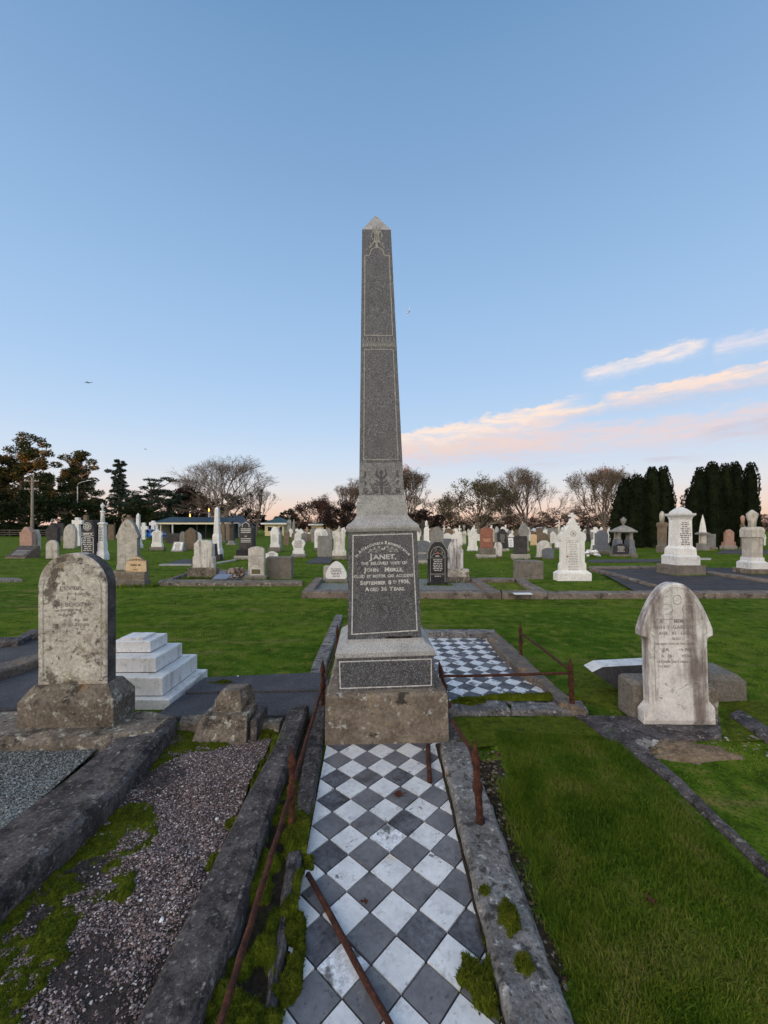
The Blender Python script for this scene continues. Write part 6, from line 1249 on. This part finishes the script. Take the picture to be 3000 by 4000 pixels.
for px, py, lab in ((816, 1992, 'amber lit lamp on a white post above the shelter roof'), (742, 2013, 'second amber lit lamp low over the shelter roof ridge')):
    Y = 68.0; k = Y/F; z = H-(py-HZ)*k; t = thing('lamp_post', lab, 'lamp', ((px-CX)*k, Y, 0)); MB().lathe([(.10, 0), (.08, z-.35)], n=8).build('post', M['lamp_metal'], t, smooth=True)
    MB().lathe([(.02, z-.28), (.09, z-.2), (.11, z+.05), (.06, z+.2), (.01, z+.25)], n=10).build('lantern', M['lamp_lit'], t, smooth=True); MB().lathe([(.15, z+.25), (.03, z+.33)], n=10).build('cap', M['lamp_metal'], t)
# open shelter
bY = 58.0; k = bY/F; bx = lambda p: (p-CX)*k; bz = lambda y: H-(y-HZ)*k
c0 = bx(760); t = thing('shelter', 'long low open shelter with blue grey roof and cream fascia behind the stones', 'shelter', (c0, bY, 0))
q = lambda p: bx(p)-c0
MB().rings([[(q(606), -.5, bz(2040)), (q(900), -.5, bz(2040)), (q(900), 5.5, bz(2040)), (q(606), 5.5, bz(2040))], [(q(644), 1.5, bz(2019)), (q(870), 1.5, bz(2019)), (q(870), 3.5, bz(2019)), (q(644), 3.5, bz(2019))]]).build('roof', M['roof_blue'], t)
MB().box(q(608), q(899), -.45, -.35, bz(2048), bz(2041.5)).build('fascia', M['trim'], t)
MB().box(q(612), q(897), 3.2, 3.4, 0, bz(2044)).build('back_wall', M['wall_dark'], t)
for p, pm in ((630, 'trim'), (676, 'wall_white'), (772, 'wall_dark'), (806, 'wall_dark'), (860, 'wall_dark')): MB().box(q(p)-.07, q(p)+.07, -.2, 0, 0, bz(2048)).build('post', M[pm], t)
MB().box(q(606), q(618), -.1, 3.2, 0, bz(2046)).build('end_wall', M['wall_white'], t)
MB().box(q(696), q(707), 3.14, 3.19, bz(2073), bz(2065)).build('orange_sign', M['orange'], t)
# small white hut with gable
Y = 64.0; k = Y/F; c0 = (912-CX)*k; t = thing('gabled_hut', 'small white gabled hut with a dark roof beyond the bare tree', 'hut', (c0, Y, 0)); zz = lambda y: H-(y-HZ)*k; xx = lambda p: (p-912)*k
mb = MB(); mb.extrude([(xx(933), 0), (xx(933), zz(2042)), (xx(912), zz(2022)), (xx(891), zz(2042)), (xx(891), 0)], 0, 4); mb.build('wall', M['wall_white'], t)
for sg in (1, -1):
    mb = MB(); mb.rings([[(0, -.4, zz(2017)), (sg*26*k, -.4, zz(2041)), (sg*26*k, -.4, zz(2038)), (0, -.4, zz(2014))], [(0, 4.3, zz(2017)), (sg*26*k, 4.3, zz(2041)), (sg*26*k, 4.3, zz(2038)), (0, 4.3, zz(2014))]]); mb.build('roof', M['roof_blue'], t)
MB().box(xx(903), xx(922), -.05, .0, 0, zz(2062)).build('door', M['wall_dark'], t)
# two cream houses with green roofs
def house(label, x0, x1, ye, yr, Y, wins):
    k = Y/F; c = ((x0+x1)/2-CX)*k; t = thing('cream_house', label, 'house', (c, Y, 0)); xx = lambda p: (p-(x0+x1)/2)*k; zz = lambda y: H-(y-HZ)*k; dep = 7.0; o = .6
    MB().box(xx(x0)+o, xx(x1)-o, 0, dep, 0, zz(ye)).build('wall', M['wall_cream'], t)
    a = (xx(x1)-xx(x0))/2; r = max(.3, a-3.2)
    MB().rings([[(-a, -o, zz(ye)+.01), (a, -o, zz(ye)+.01), (a, dep+o, zz(ye)+.01), (-a, dep+o, zz(ye)+.01)], [(-r*.45, dep*.5-.1, zz(yr)), (r*.45, dep*.5-.1, zz(yr)), (r*.45, dep*.5+.1, zz(yr)), (-r*.45, dep*.5+.1, zz(yr))]]).build('roof', M['roof_green'], t)
    MB().box(-a-.02, a+.02, -o-.08, -o-.02, zz(ye)-.18, zz(ye)+.12).build('fascia', M['wall_white'], t)
    for p0, p1, y0, y1 in wins:
        f = MB().box(xx(p0)-.08, xx(p1)+.08, -.05, -.003, zz(y1)-.08, zz(y0)+.08).build('window', M['wall_white'], t); MB().box(xx(p0), xx(p1), -.07, -.052, zz(y1), zz(y0)).build('pane', M['glass_dark'], f)
house('cream house with hipped green roof left of the grey urn pedestal', 1022, 1122, 2045, 2019, 76, [(1046, 1062, 2058, 2074), (1094, 1102, 2056, 2078)])
house('cream house with a low green roof and arched windows beneath the red leaved tree', 1206, 1316, 2049, 2036, 86, [(1264, 1273, 2057, 2073), (1293, 1300, 2057, 2071), (1226, 1234, 2060, 2072)])
def car(label, x, Y, rz, paint, L=4.3, hh=1.46):
    t = thing('parked_car', label, 'car', (x, Y, 0), rz); w = .86
    pr = [(-.5, .35), (-.5, .62), (-.49, .80), (-.40, .90), (-.30, .92), (-.235, .97), (-.12, 1.36), (-.04, 1.45), (.16, 1.46), (.30, 1.36), (.42, 1.02), (.49, .98), (.5, .70), (.49, .35)]
    rr = []
    for y, s, dz in ((-w, .96, 0), (-w*.985, 1, 0), (w*.985, 1, 0), (w, .96, 0)): rr.append([(a*L*s, y*(1-.16*max(0, (z-.95)/.5)), z*hh/1.46) for a, z in pr][::-1])
    MB().rings(rr).build('body', M[paint], t)
    for sg in (-1, 1):
        V = [(a*L, sg*(w*(1-.16*max(0, (z-.95)/.5))+.012), z*hh/1.46) for a, z in ((-.205, .98), (-.115, 1.30), (-.03, 1.38), (.15, 1.39), (.27, 1.30), (.36, 1.0))]
        MB().add(V, [tuple(range(6))]).build('side_window', M['glass_dark'], t)
    for a in (-.31, .31):
        for sg in (-1, 1):
            mb = MB(); mb.tube([(a*L, sg*(w-.16), .32), (a*L, sg*(w+.02), .32)], .32, 18); wh = mb.build('wheel', M['tyre'], t); mb = MB(); mb.tube([(a*L, sg*(w+.01), .32), (a*L, sg*(w+.035), .32)], .19, 12); mb.build('rim', M['car_grey'], wh)
    V = [(-.225*L, -.62*w, .99*hh/1.46), (-.225*L, .62*w, .99*hh/1.46), (-.118*L, .60*w, 1.34*hh/1.46), (-.118*L, -.60*w, 1.34*hh/1.46)]; MB().add([(x_-.02, y_, z_+.01) for x_, y_, z_ in V], [(0, 1, 2, 3)]).build('windscreen', M['glass_dark'], t)
    for sg in (-1, 1): MB().box(-.503*L, -.47*L, sg*.5-.16, sg*.5+.16, .66, .78).build('headlight', M['ash_white'], t)
    return t
car('bright blue car parked at the end of the shelter behind white crosses', (608-CX)*57/F, 55.0, R(180), 'car_blue', 4.3, 1.42)
car('white car glimpsed between trunks under the bare trees', (2108-CX)*98/F, 98, R(5), 'car_white', 2.6*1.6, 1.6)
car('silver car beyond the dark yew far along the road', (2450-CX)*120/F, 120, R(0), 'car_grey')
def bird(label, px, py, Y, span, flap, rz, bank, body, name='gull'):
    k = Y/F; t = thing(name, label, 'bird', ((px-CX)*k, Y, H-(py-HZ)*k), R(rz)); t.rotation_euler = (0, R(bank), R(rz))
    s = span; mb = MB(); mb.tube([(0, -s*.22, 0), (0, -s*.16, .01*s), (0, -s*.05, 0), (0, s*.10, 0), (0, s*.22, .01*s), (0, s*.28, .01*s)], [.003*s, .035*s, .06*s, .05*s, .03*s, .012*s], 8); mb.build('body', M[body], t, smooth=True)
    for sg in (-1, 1):
        mb = MB(); zz = math.tan(R(flap)); top = [(sg*.03*s, -.06*s, .02*s), (sg*.25*s, -.11*s, .25*s*zz), (sg*.5*s, .02*s, .5*s*zz*.8), (sg*.25*s, .03*s, .24*s*zz), (sg*.03*s, .08*s, .01*s)]
        mb.rings([[(a, b, c-.008*s) for a, b, c in top], [(a, b, c+.008*s) for a, b, c in top]]); mb.build('wing', M[body], t)
    mb = MB(); mb.rings([[(-.05*s, .26*s, 0), (.05*s, .26*s, 0), (.05*s, .26*s, .01*s), (-.05*s, .26*s, .01*s)], [(-.09*s, .42*s, 0), (.09*s, .42*s, 0), (.09*s, .42*s, .008*s), (-.09*s, .42*s, .008*s)]]); mb.build('tail', M[body], t)
bird('white gull banking in the sky beside the obelisk', 1600, 1216, 45, .85, 38, 150, 62, 'wool')
bird('dark bird gliding with spread wings over the left tree line', 345, 1495, 55, 1.15, 4, 190, 6, 'feather_dark')
bird('tiny distant bird low in the sky over the cedar', 569, 1755, 110, 1.1, 8, 60, 20, 'feather_dark')
# ------------------------------------------------------------------ trees
def tubes_np(mb, A, B, ra, rb, n=3):
    """many straight twigs at once"""
    A, B = np.array(A), np.array(B); ra, rb = np.array(ra), np.array(rb); d = B-A; d /= np.maximum(1e-6, np.linalg.norm(d, axis=1))[:, None]
    h = np.where(np.abs(d[:, 2:3]) < .9, np.array([[0, 0, 1.]]), np.array([[1., 0, 0]])); a = np.cross(d, h); a /= np.linalg.norm(a, axis=1)[:, None]; b = np.cross(d, a); V = []
    for P, r in ((A, ra), (B, rb)):
        for j in range(n): t = 2*math.pi*j/n; V.append(P+(a*math.cos(t)+b*math.sin(t))*r[:, None])
    V = np.stack(V, 1); i = np.arange(len(A))[:, None]*2*n
    return mb.addnp(V.reshape(-1, 3), np.concatenate([np.concatenate([i+j, i+(j+1) % n, i+n+(j+1) % n, i+n+j], 1) for j in range(n)]))
def at(px, Y): return (px-CX)*Y/F
def skeleton(seed, limbs, levels, spread, th, up=.07, ratio=.80, nb=(2, 3), curl=.085):
    r = random.Random(seed); segs = []; tips = []
    def rv(): return Vector((r.gauss(0, 1), r.gauss(0, 1), r.gauss(0, 1))).normalized()
    def grow(p, d, L, rad, lv):
        n = 4 if lv < 3 else 3
        for i in range(n):
            d = (d+rv()*curl+Vector((0, 0, up))).normalized(); q = p+d*L/n; r1 = rad*(1-.35*(i+1)/n); segs.append((p, q, rad*(1-.35*i/n), r1, lv))
            if lv < 1 and i == 1:
                ax = d.cross(rv()).normalized(); grow(q, Matrix.Rotation(r.uniform(.35, .8)*spread, 3, ax) @ d, L*(ratio**1.6)*r.uniform(.8, 1.0)*(1-.12*i), rad*.5, min(levels, lv+2))
            if lv >= 2 and i and r.random() < .75:
                s = (d+rv()*.95).normalized(); ll = L*.42*(.5+r.random()); m = q+s*ll*.5; e = m+(s+rv()*.3+Vector((0, 0, .2))).normalized()*ll*.5; segs.append((q, m, r1*.45, r1*.3, lv+2)); segs.append((m, e, r1*.3, r1*.14, lv+3)); tips.append(e); tips.append(m)
                for _ in range(2): s2 = (s+rv()*.8).normalized(); e2 = m+s2*ll*.45; segs.append((m, e2, r1*.26, r1*.12, lv+3)); tips.append(e2)
            p = q
        if lv >= levels:
            for _ in range(3):
                s = (d+rv()*.75+Vector((0, 0, .15))).normalized(); ll = .085*r.uniform(.6, 1.3); m = p+s*ll*.5; e = m+(s+rv()*.35).normalized()*ll*.5
                segs.append((p, m, rad*.4, rad*.3, lv+2)); segs.append((m, e, rad*.3, rad*.2, lv+3)); tips.append(e); tips.append(m)
                s2 = (s+rv()*.7).normalized(); e2 = m+s2*ll*.55; segs.append((m, e2, rad*.3, rad*.2, lv+3)); tips.append(e2)
            return
        for c in range(r.choice(nb)):
            a = r.uniform(.25, .60)*spread; ax = d.cross(rv()).normalized(); dd = Matrix.Rotation(a*(1 if c else .6), 3, ax) @ d; grow(p, dd, L*ratio*r.uniform(.88, 1.08), rad*(.62 if c else .70), lv+1)
    p = Vector((0, 0, 0)); top = Vector((r.uniform(-.02, .02), r.uniform(-.02, .02), th)); segs.append((p, top*.5, .034, .028, -1)); segs.append((top*.5, top, .028, .025, -1))
    for i in range(limbs):
        az = 6.283*(i+r.uniform(-.3, .3))/limbs; t = (.15+.85*((i*.618) % 1))*spread if i else .1; d = Vector((math.cos(az)*math.sin(t), math.sin(az)*math.sin(t), math.cos(t))); grow(top*(r.uniform(.6, 1) if i else 1), d, .23*r.uniform(.9, 1.1), .014 if i else .020, 0)
    return segs, tips
def bare_tree(label, px, Y, ytop, wpx, seed, limbs=6, levels=4, spread=1.0, th=.16, twig='twig', bark='bark_pale', leaf=None, nl=0, ls=.3, up=.07, rmin=.015, base=0.0, cat='tree', name='bare_tree', nb=(2, 2, 3), ratio=.80, keep=1.0, group=None):
    k = Y/F; hgt = H-(ytop-HZ)*k; segs, tips = skeleton(seed, limbs, levels, spread, th, up, ratio, nb)
    zs = max(s[1].z for s in segs); xs = [s[1].x for s in segs]; x0, x1 = np.percentile(xs, 1), np.percentile(xs, 99); sx = wpx*k/(x1-x0); sz = hgt/zs; xm = (x0+x1)/2
    Tf = lambda p: (p.x*sx-xm*sx*min(1, p.z/zs*2), p.y*sx, p.z*sz); t = thing(name, label, cat, (at(px, Y), Y, base), 0, group); sc = hgt
    tr = MB(); big = [s for s in segs if s[4] <= 0]; sm = [s for s in segs if s[4] > 0]
    tubes_np(tr, [Tf(s[0]) for s in big], [Tf(s[1]) for s in big], [max(s[2]*sc*.85, .03) for s in big], [max(s[3]*sc*.85, .03) for s in big], 7); tr.build('trunk', M[bark], t, smooth=True)
    cr = MB(); tubes_np(cr, [Tf(s[0]) for s in sm], [Tf(s[1]) for s in sm], [max(s[2]*sc*.8, rmin) for s in sm], [max(s[3]*sc*.8, rmin*.7) for s in sm], 3); cr.build('crown', M[twig], t)
    if leaf:
        r = np.random.default_rng(seed); P = np.array([Tf(p) for p in tips]); P = P[r.integers(0, len(P), nl)]+r.normal(0, .28*k/.055, (nl, 3)); lf = MB(); leaves(lf, P, ls, r, asp=.75); lf.build('leaves', M[leaf], t)
    return t
def pad_tree(label, px, Y, pads, mat, leafn=90, ls=.55, trunk=(.45, 6), bark='bark', up=.3, asp=.35, name='conifer', base=0.0, flat=.45, seed=1, lean=0.0):
    """evergreen built of foliage pads; pads are (px, py, half width px, half height px)"""
    k = Y/F; r = np.random.default_rng(seed); X0 = at(px, Y); t = thing(name, label, 'tree', (X0, Y, base)); lf = MB(); tr = MB()
    tops = [(p[0]-px)*k for p in pads]; zt = max(H-(p[1]-HZ)*k for p in pads); tr.tube([(0, 0, 0), (lean*.3, .1, zt*.4), (lean, 0, zt*.92)], [trunk[0], trunk[0]*.7, .08], 8)
    for p in pads:
        cx, cz, a, b = (p[0]-px)*k, H-(p[1]-HZ)*k, p[2]*k, p[3]*k; cy = r.uniform(-.6, .6)*max(a, 1.5)
        zt0 = max(1.0, cz-abs(cx)*.35-.6); tr.tube([(lean*min(1, zt0/zt), 0, zt0), (cx*.5, cy*.5, (zt0+cz)/2-.1), (cx, cy, cz)], [.16, .10, .04], 5)
        n = int(leafn*(.5+a*b*.75)); S_ = sphere_pts(n, r, .35); S_ *= np.array((a, max(a*.8, b), b)); 
        q = S_+np.array((cx, cy, cz)); q[:, 2] += r.normal(0, b*.12, n); out = S_/np.maximum(.1, np.linalg.norm(S_, axis=1))[:, None]
        leaves(lf, q, ls, r, up=up, asp=asp, out=out*np.array((1, 1, flat)))
    tr.build('trunk', M[bark], t, smooth=True); lf.build('crown', M[mat], t); return t
def blob_pads(x0, x1, ytop, ybot, n, seed, w=(14, 26), h=(8, 14), shape=None):
    r = random.Random(seed); out = []
    for i in range(n*6):
        x = r.uniform(x0, x1); u = (x-(x0+x1)/2)/((x1-x0)/2); tp = ytop+(ybot-ytop)*(shape(u) if shape else u*u*.6); y = r.uniform(tp, ybot)
        out.append((x, y+4, r.uniform(*w), r.uniform(*h)))
        if len(out) >= n: break
    return out

# tall pines at the left, their heads still in the sun
pad_tree('tall spreading pine with sunlit crown above the power pole', 85, 84, blob_pads(-40, 215, 1700, 2000, 120, 3, (16, 34), (10, 18), lambda u: .10+.62*abs(u-.05)**1.6)+[(110, 1705, 34, 14), (150, 1718, 24, 12), (80, 1722, 34, 15), (165, 1738, 24, 11), (195, 1775, 26, 14), (60, 1760, 40, 18), (130, 1770, 42, 18), (20, 1800, 34, 18), (215, 1815, 24, 12)], 'pine', 190, .50, (.7, 6), seed=3, name='pine_tree')
pad_tree('half sunlit pine leaning over the street lamp', 320, 86, blob_pads(235, 395, 1765, 1975, 72, 7, (15, 28), (9, 15), lambda u: .05+.75*abs(u+.12)**2)+[(300, 1768, 30, 11), (335, 1775, 24, 10), (270, 1790, 28, 13), (360, 1805, 24, 12), (380, 1830, 16, 10), (285, 1850, 26, 12)], 'pine', 190, .48, (.5, 6), seed=5, name='pine_tree')
pad_tree('sunlit pine cut by the left border of the view', -30, 82, blob_pads(-130, 22, 1745, 1985, 60, 9, (14, 28), (9, 16)), 'pine', 170, .5, (.5, 6), seed=9, name='pine_tree')
def tiers(px, ytop, ybot, w0, w1, n, seed, droop=6):
    r = random.Random(seed); out = []
    for i in range(n):
        t = i/(n-1); y = ytop+(ybot-ytop)*t; w = w0+(w1-w0)*t**.8
        for sg in (-1, 1): out.append((px+sg*w*r.uniform(.45, .75), y+r.uniform(-4, 4)+droop*t, w*r.uniform(.35, .55), 4.5+3*t))
        out.append((px+r.uniform(-4, 4), y-3, w*.4, 6))
    return out
pad_tree('shaggy cedar with drooping tiers between the pines and the shelter', 466, 80, tiers(466, 1806, 1985, 9, 50, 17, 4)+[(428, 1840, 16, 7), (450, 1818, 14, 6), (480, 1812, 10, 5)], 'cedar', 190, .55, (.4, 6), up=-.1, asp=.22, seed=11, name='cedar_tree', flat=.2)
pad_tree('broad flat layered cedar behind the white obelisk shaft', 590, 78, blob_pads(500, 695, 1880, 2045, 84, 13, (18, 38), (5, 9), lambda u: .02+.32*abs(u)**2)+[(575, 1872, 26, 5), (610, 1876, 24, 5), (650, 1868, 26, 5), (680, 1878, 26, 5)], 'cedar', 170, .55, (.5, 6), up=0, asp=.24, seed=13, name='cedar_tree', flat=.2)
pad_tree('purple brown leafy shrub tree behind the shelter roof', 735, 82, blob_pads(650, 812, 1872, 2050, 64, 17, (16, 30), (10, 18)), 'scrub_dark', 120, .42, (.3, 5), asp=.6, seed=17, name='shrub_tree')
pad_tree('dark rounded evergreen behind the trunk of the big bare tree', 890, 84, blob_pads(800, 985, 1925, 2055, 36, 19, (16, 30), (9, 16)), 'cedar', 115, .45, (.3, 5), seed=19, name='evergreen_tree')
pad_tree('low brown shrub tree beyond the white gabled hut', 985, 88, blob_pads(930, 1050, 1985, 2060, 22, 23, (12, 22), (8, 13)), 'scrub_dark', 110, .40, (.2, 5), asp=.6, seed=23, name='shrub_tree')
for i, (x0, x1, yt, lab) in enumerate(((-110, 70, 1925, 'dark hedge bush behind the fence at the picture border'), (40, 200, 1918, 'dark hedge bush behind the power pole'), (180, 330, 1925, 'dark hedge bush behind the white cross'), (310, 450, 1945, 'dark hedge bush behind the white urn column'), (430, 610, 1965, 'dark hedge bush behind the white obelisk shaft'))):
    pad_tree(lab, (x0+x1)/2, 72+i*.8, blob_pads(x0, x1, yt, 2070, 42, 31+i, (16, 30), (12, 20))+blob_pads(x0, x1, 2040, 2086, 18, 131+i, (18, 30), (12, 16)), 'hedge', 130, .38, (.2, 5), asp=.55, seed=31+i, name='hedge_bush')
bare_tree('large bare tree with a fan of fine branches above the tall white obelisk', 868, 76, 1764, 330, 5, 8, 5, 1.05, .20)
bare_tree('smaller bare tree leaning out beside the yellow hut', 1000, 82, 1880, 150, 8, 6, 4, 1.2, .22)
bare_tree('thin bare tree half hidden behind the shelter', 750, 90, 1850, 150, 12, 6, 4, 1.1, .22)
pad_tree('small round evergreen tree standing by the yellow hut', 1122, 92, blob_pads(1085, 1160, 1982, 2045, 26, 41, (9, 16), (6, 10)), 'leaf_green', 120, .38, (.25, 5), asp=.6, seed=41, name='evergreen_tree')
bare_tree('dark red leaved tree over the cream house', 1230, 90, 1936, 165, 21, 7, 4, 1.2, .2, 'twig_red', leaf='leaf_red', nl=5200, ls=.26, name='leafy_tree')
bare_tree('tall bare tree partly behind the obelisk shaft', 1345, 92, 1862, 180, 24, 7, 5, .9, .2)
pad_tree('dense dome shaped purple brown tree beside the obelisk', 1335, 84, blob_pads(1272, 1400, 1955, 2050, 48, 43, (13, 24), (9, 15)), 'scrub_dark', 170, .30, (.25, 5), asp=.5, seed=43, name='shrub_tree')
bare_tree('half leafy tree rising from behind the obelisk shaft', 1590, 88, 1815, 170, 27, 7, 5, 1.1, .2, leaf='leaf_brown', nl=2600, ls=.24, name='leafy_tree')
pad_tree('dark shrub tree at the foot of the obelisk moulding', 1640, 86, blob_pads(1570, 1722, 1972, 2058, 40, 47, (13, 26), (8, 14)), 'scrub_dark', 140, .36, (.25, 5), asp=.5, seed=47, name='shrub_tree')
bare_tree('slight tree with sparse olive leaves between the obelisk and the spreading tree', 1718, 96, 1940, 110, 30, 6, 4, 1.1, .25, leaf='leaf_green', nl=1500, ls=.24, name='leafy_tree')
bare_tree('spreading olive leaved tree with a low crooked limb', 1868, 72, 1836, 270, 33, 8, 4, 1.30, .16, bark='bark_pale', leaf='leaf_green', nl=4600, ls=.25, name='leafy_tree', up=.06)
bare_tree('brown leaved tree crowded between the two largest trees', 1968, 84, 1900, 150, 36, 6, 4, 1.1, .22, leaf='leaf_brown', nl=2600, ls=.24, name='leafy_tree')
bare_tree('wide domed bare tree with dense fine twigs', 2070, 76, 1818, 285, 39, 9, 5, 1.15, .14)
bare_tree('bare tree with sparse clinging leaves beside the narrower yew', 2356, 80, 1818, 250, 42, 8, 5, 1.1, .16, leaf='leaf_brown', nl=1700, ls=.24, name='leafy_tree')
bare_tree('low pinkish bare tree far off beyond the broader yew', 2985, 110, 2006, 170, 45, 7, 4, 1.2, .2, 'twig_red', base=.0)
for i, (x0, x1, yt, Y) in enumerate(((1690, 1830, 1995, 112), (1800, 1960, 2010, 106), (1930, 2120, 2005, 110), (2080, 2240, 1985, 108), (2200, 2360, 1975, 104), (2320, 2470, 1990, 100), (1560, 1700, 2005, 115), (2440, 2640, 2010, 118), (2930, 3120, 2040, 112), (1040, 1200, 2015, 118), (1180, 1400, 2020, 120))):
    lab = ('reddish winter scrub behind the sparse olive tree', 'brown winter scrub under the spreading olive tree', 'brown winter scrub between the two largest trees', 'rusty winter scrub under the wide domed bare tree', 'pinkish winter scrub behind the ornate white headstone', 'brown winter scrub before the narrower yew', 'dull winter scrub seen past the obelisk moulding', 'low scrub seen between the two yews', 'low scrub past the broader yew', 'low scrub beyond the urn pedestal', 'low scrub beyond the cream house')[i]
    pad_tree(lab, (x0+x1)/2, Y, blob_pads(x0, x1, yt, 2066, 44, 61+i, (14, 26), (8, 14)), 'scrub' if i % 3 else 'leaf_red', 120, .34, (.12, 4), asp=.4, seed=61+i, name='winter_scrub')
# the crooked low limb
k = 72/F; t = thing('fallen_limb', 'pale crooked branch arching low over the stones under the spreading tree', 'branch', (at(1880, 71.5), 71.5, 0)); L = [((1880-1880)*k, 0, H-(2082-HZ)*k), ((1900-1880)*k, 0, H-(2050-HZ)*k), ((1935-1880)*k, -.3, H-(2043-HZ)*k), ((1960-1880)*k, -.4, H-(2022-HZ)*k), ((1985-1880)*k, -.4, H-(2012-HZ)*k), ((2005-1880)*k, -.3, H-(2018-HZ)*k)]
MB().tube([(0, 0, -.1)]+L, [.30, .26, .24, .2, .17, .12, .07], 8).build('limb', M['bark_pale'], t, smooth=True)
# two yews of upright spires
def yew(label, px, yb, spires, seed):
    Y = gY(yb)+1.2; k = Y/F; r = np.random.default_rng(seed); t = thing('yew_tree', label, 'tree', (at(px, Y), Y, 0)); lf = MB(); co_ = MB(); MB().lathe([(.45, 0), (.35, .8)], n=8).build('trunk', M['bark'], t)
    for sx, hw, yt, dy in spires:
        x = (sx-px)*k; w = hw*k; zt = H-(yt-HZ)*k; zb = .12; prof = lambda q: w*np.clip(1.22-.16*q-9*np.maximum(0, q-.80)**1.6, .06, 2)
        zz = np.linspace(0, 1, 14); co_.rings([[(x+math.cos(a)*.80*prof(q), dy+math.sin(a)*.80*prof(q), zb+(zt-zb)*q*.97) for a in np.linspace(0, 6.28, 12, endpoint=False)] for q in zz])
        n = int(2300*zt/6*(hw/30)**.9); q = r.random(n)**.85; a = r.uniform(0, 6.283, n); bump = .80+.38*vn(a*3.5+sx, q*15, seed); rad = prof(q)*bump
        P = np.stack([x+np.cos(a)*rad, dy+np.sin(a)*rad, zb+(zt-zb)*q], 1); out = np.stack([np.cos(a), np.sin(a), np.full(n, 1.5)], 1); leaves(lf, P, .17, r, asp=.38, out=out)
    o = co_.build('inner_foliage', M['yew'], t); lf.build('crown', M['yew'], t); return t
yew('narrower dark yew of upright spires beside the urn canopy', 2520, 2142, [(2408, 20, 1985, 0), (2422, 24, 1920, .1), (2440, 26, 1880, 0), (2462, 26, 1862, .5), (2482, 24, 1868, -.3), (2500, 26, 1850, .4), (2520, 26, 1866, 0), (2542, 28, 1832, -.2), (2562, 24, 1820, .5), (2582, 24, 1824, -.3), (2598, 22, 1852, .2), (2610, 20, 1905, -.1), (2618, 18, 1975, 0), (2515, 58, 1900, .8), (2565, 46, 1886, .5), (2470, 48, 1915, .3)], 3)
yew('broader dark yew of upright spires behind the slate capped obelisk', 2830, 2146, [(2706, 18, 1965, 0), (2716, 20, 1900, 0), (2730, 22, 1848, 0), (2752, 25, 1822, .4), (2776, 25, 1812, -.3), (2800, 25, 1800, .5), (2824, 23, 1812, -.2), (2846, 22, 1850, .3), (2868, 22, 1816, -.2), (2892, 25, 1800, .5), (2915, 22, 1810, -.4), (2934, 18, 1858, .1), (2946, 16, 1930, 0), (2952, 15, 1990, 0), (2765, 54, 1890, .8), (2830, 58, 1896, .5), (2888, 52, 1880, .6), (2795, 48, 1886, .2)], 4)
# shelterbelt added out of view to keep the low sun off the graves
r = np.random.default_rng(77); lf = MB(); core = MB()
sc_, sn_ = Vector((-78, -99)), Vector((-.62, -.785)); sp_ = Vector((-.785, .62))
def bpt(along, off, z): q = sc_+sp_*along+sn_*off; return (q.x, q.y, z)
yy = np.linspace(-330, 215, 150); hh = np.where(yy > 92, 18.6, 24.)+2.2*np.sin(yy*.31)+1.6*np.sin(yy*.083+1)+1.2*np.sin(yy*.9)  # height shaped to shade the graves but leave the pine tops sunlit
core.rings([[bpt(y, 4, 0), bpt(y, -4, 0), bpt(y, -2.6, h*.7), bpt(y, -.6, h*.95), bpt(y, 2.6, h*.7)] for y, h in zip(yy, hh)])
n = 30000; y = r.uniform(-330, 215, n); h = np.interp(y, yy, hh); q = r.random(n); sg = r.choice([-1, 1], n); P = np.array([bpt(a, b, c) for a, b, c in zip(y, sg*(4.6-3.6*q**2)*(.8+.4*r.random(n)), h*q*1.03)]); leaves(lf, P, 1.3, r, asp=.6)
o = core.build('shadebelt', M['hedge']); tag(o, 'dark shelterbelt of trees added out of view to shade the graves', 'trees', kind='stuff')
o2 = lf.build('shadebelt', M['hedge']); tag(o2, 'leafy outer sprays of the added shelterbelt towards the sunset', 'trees', kind='stuff')
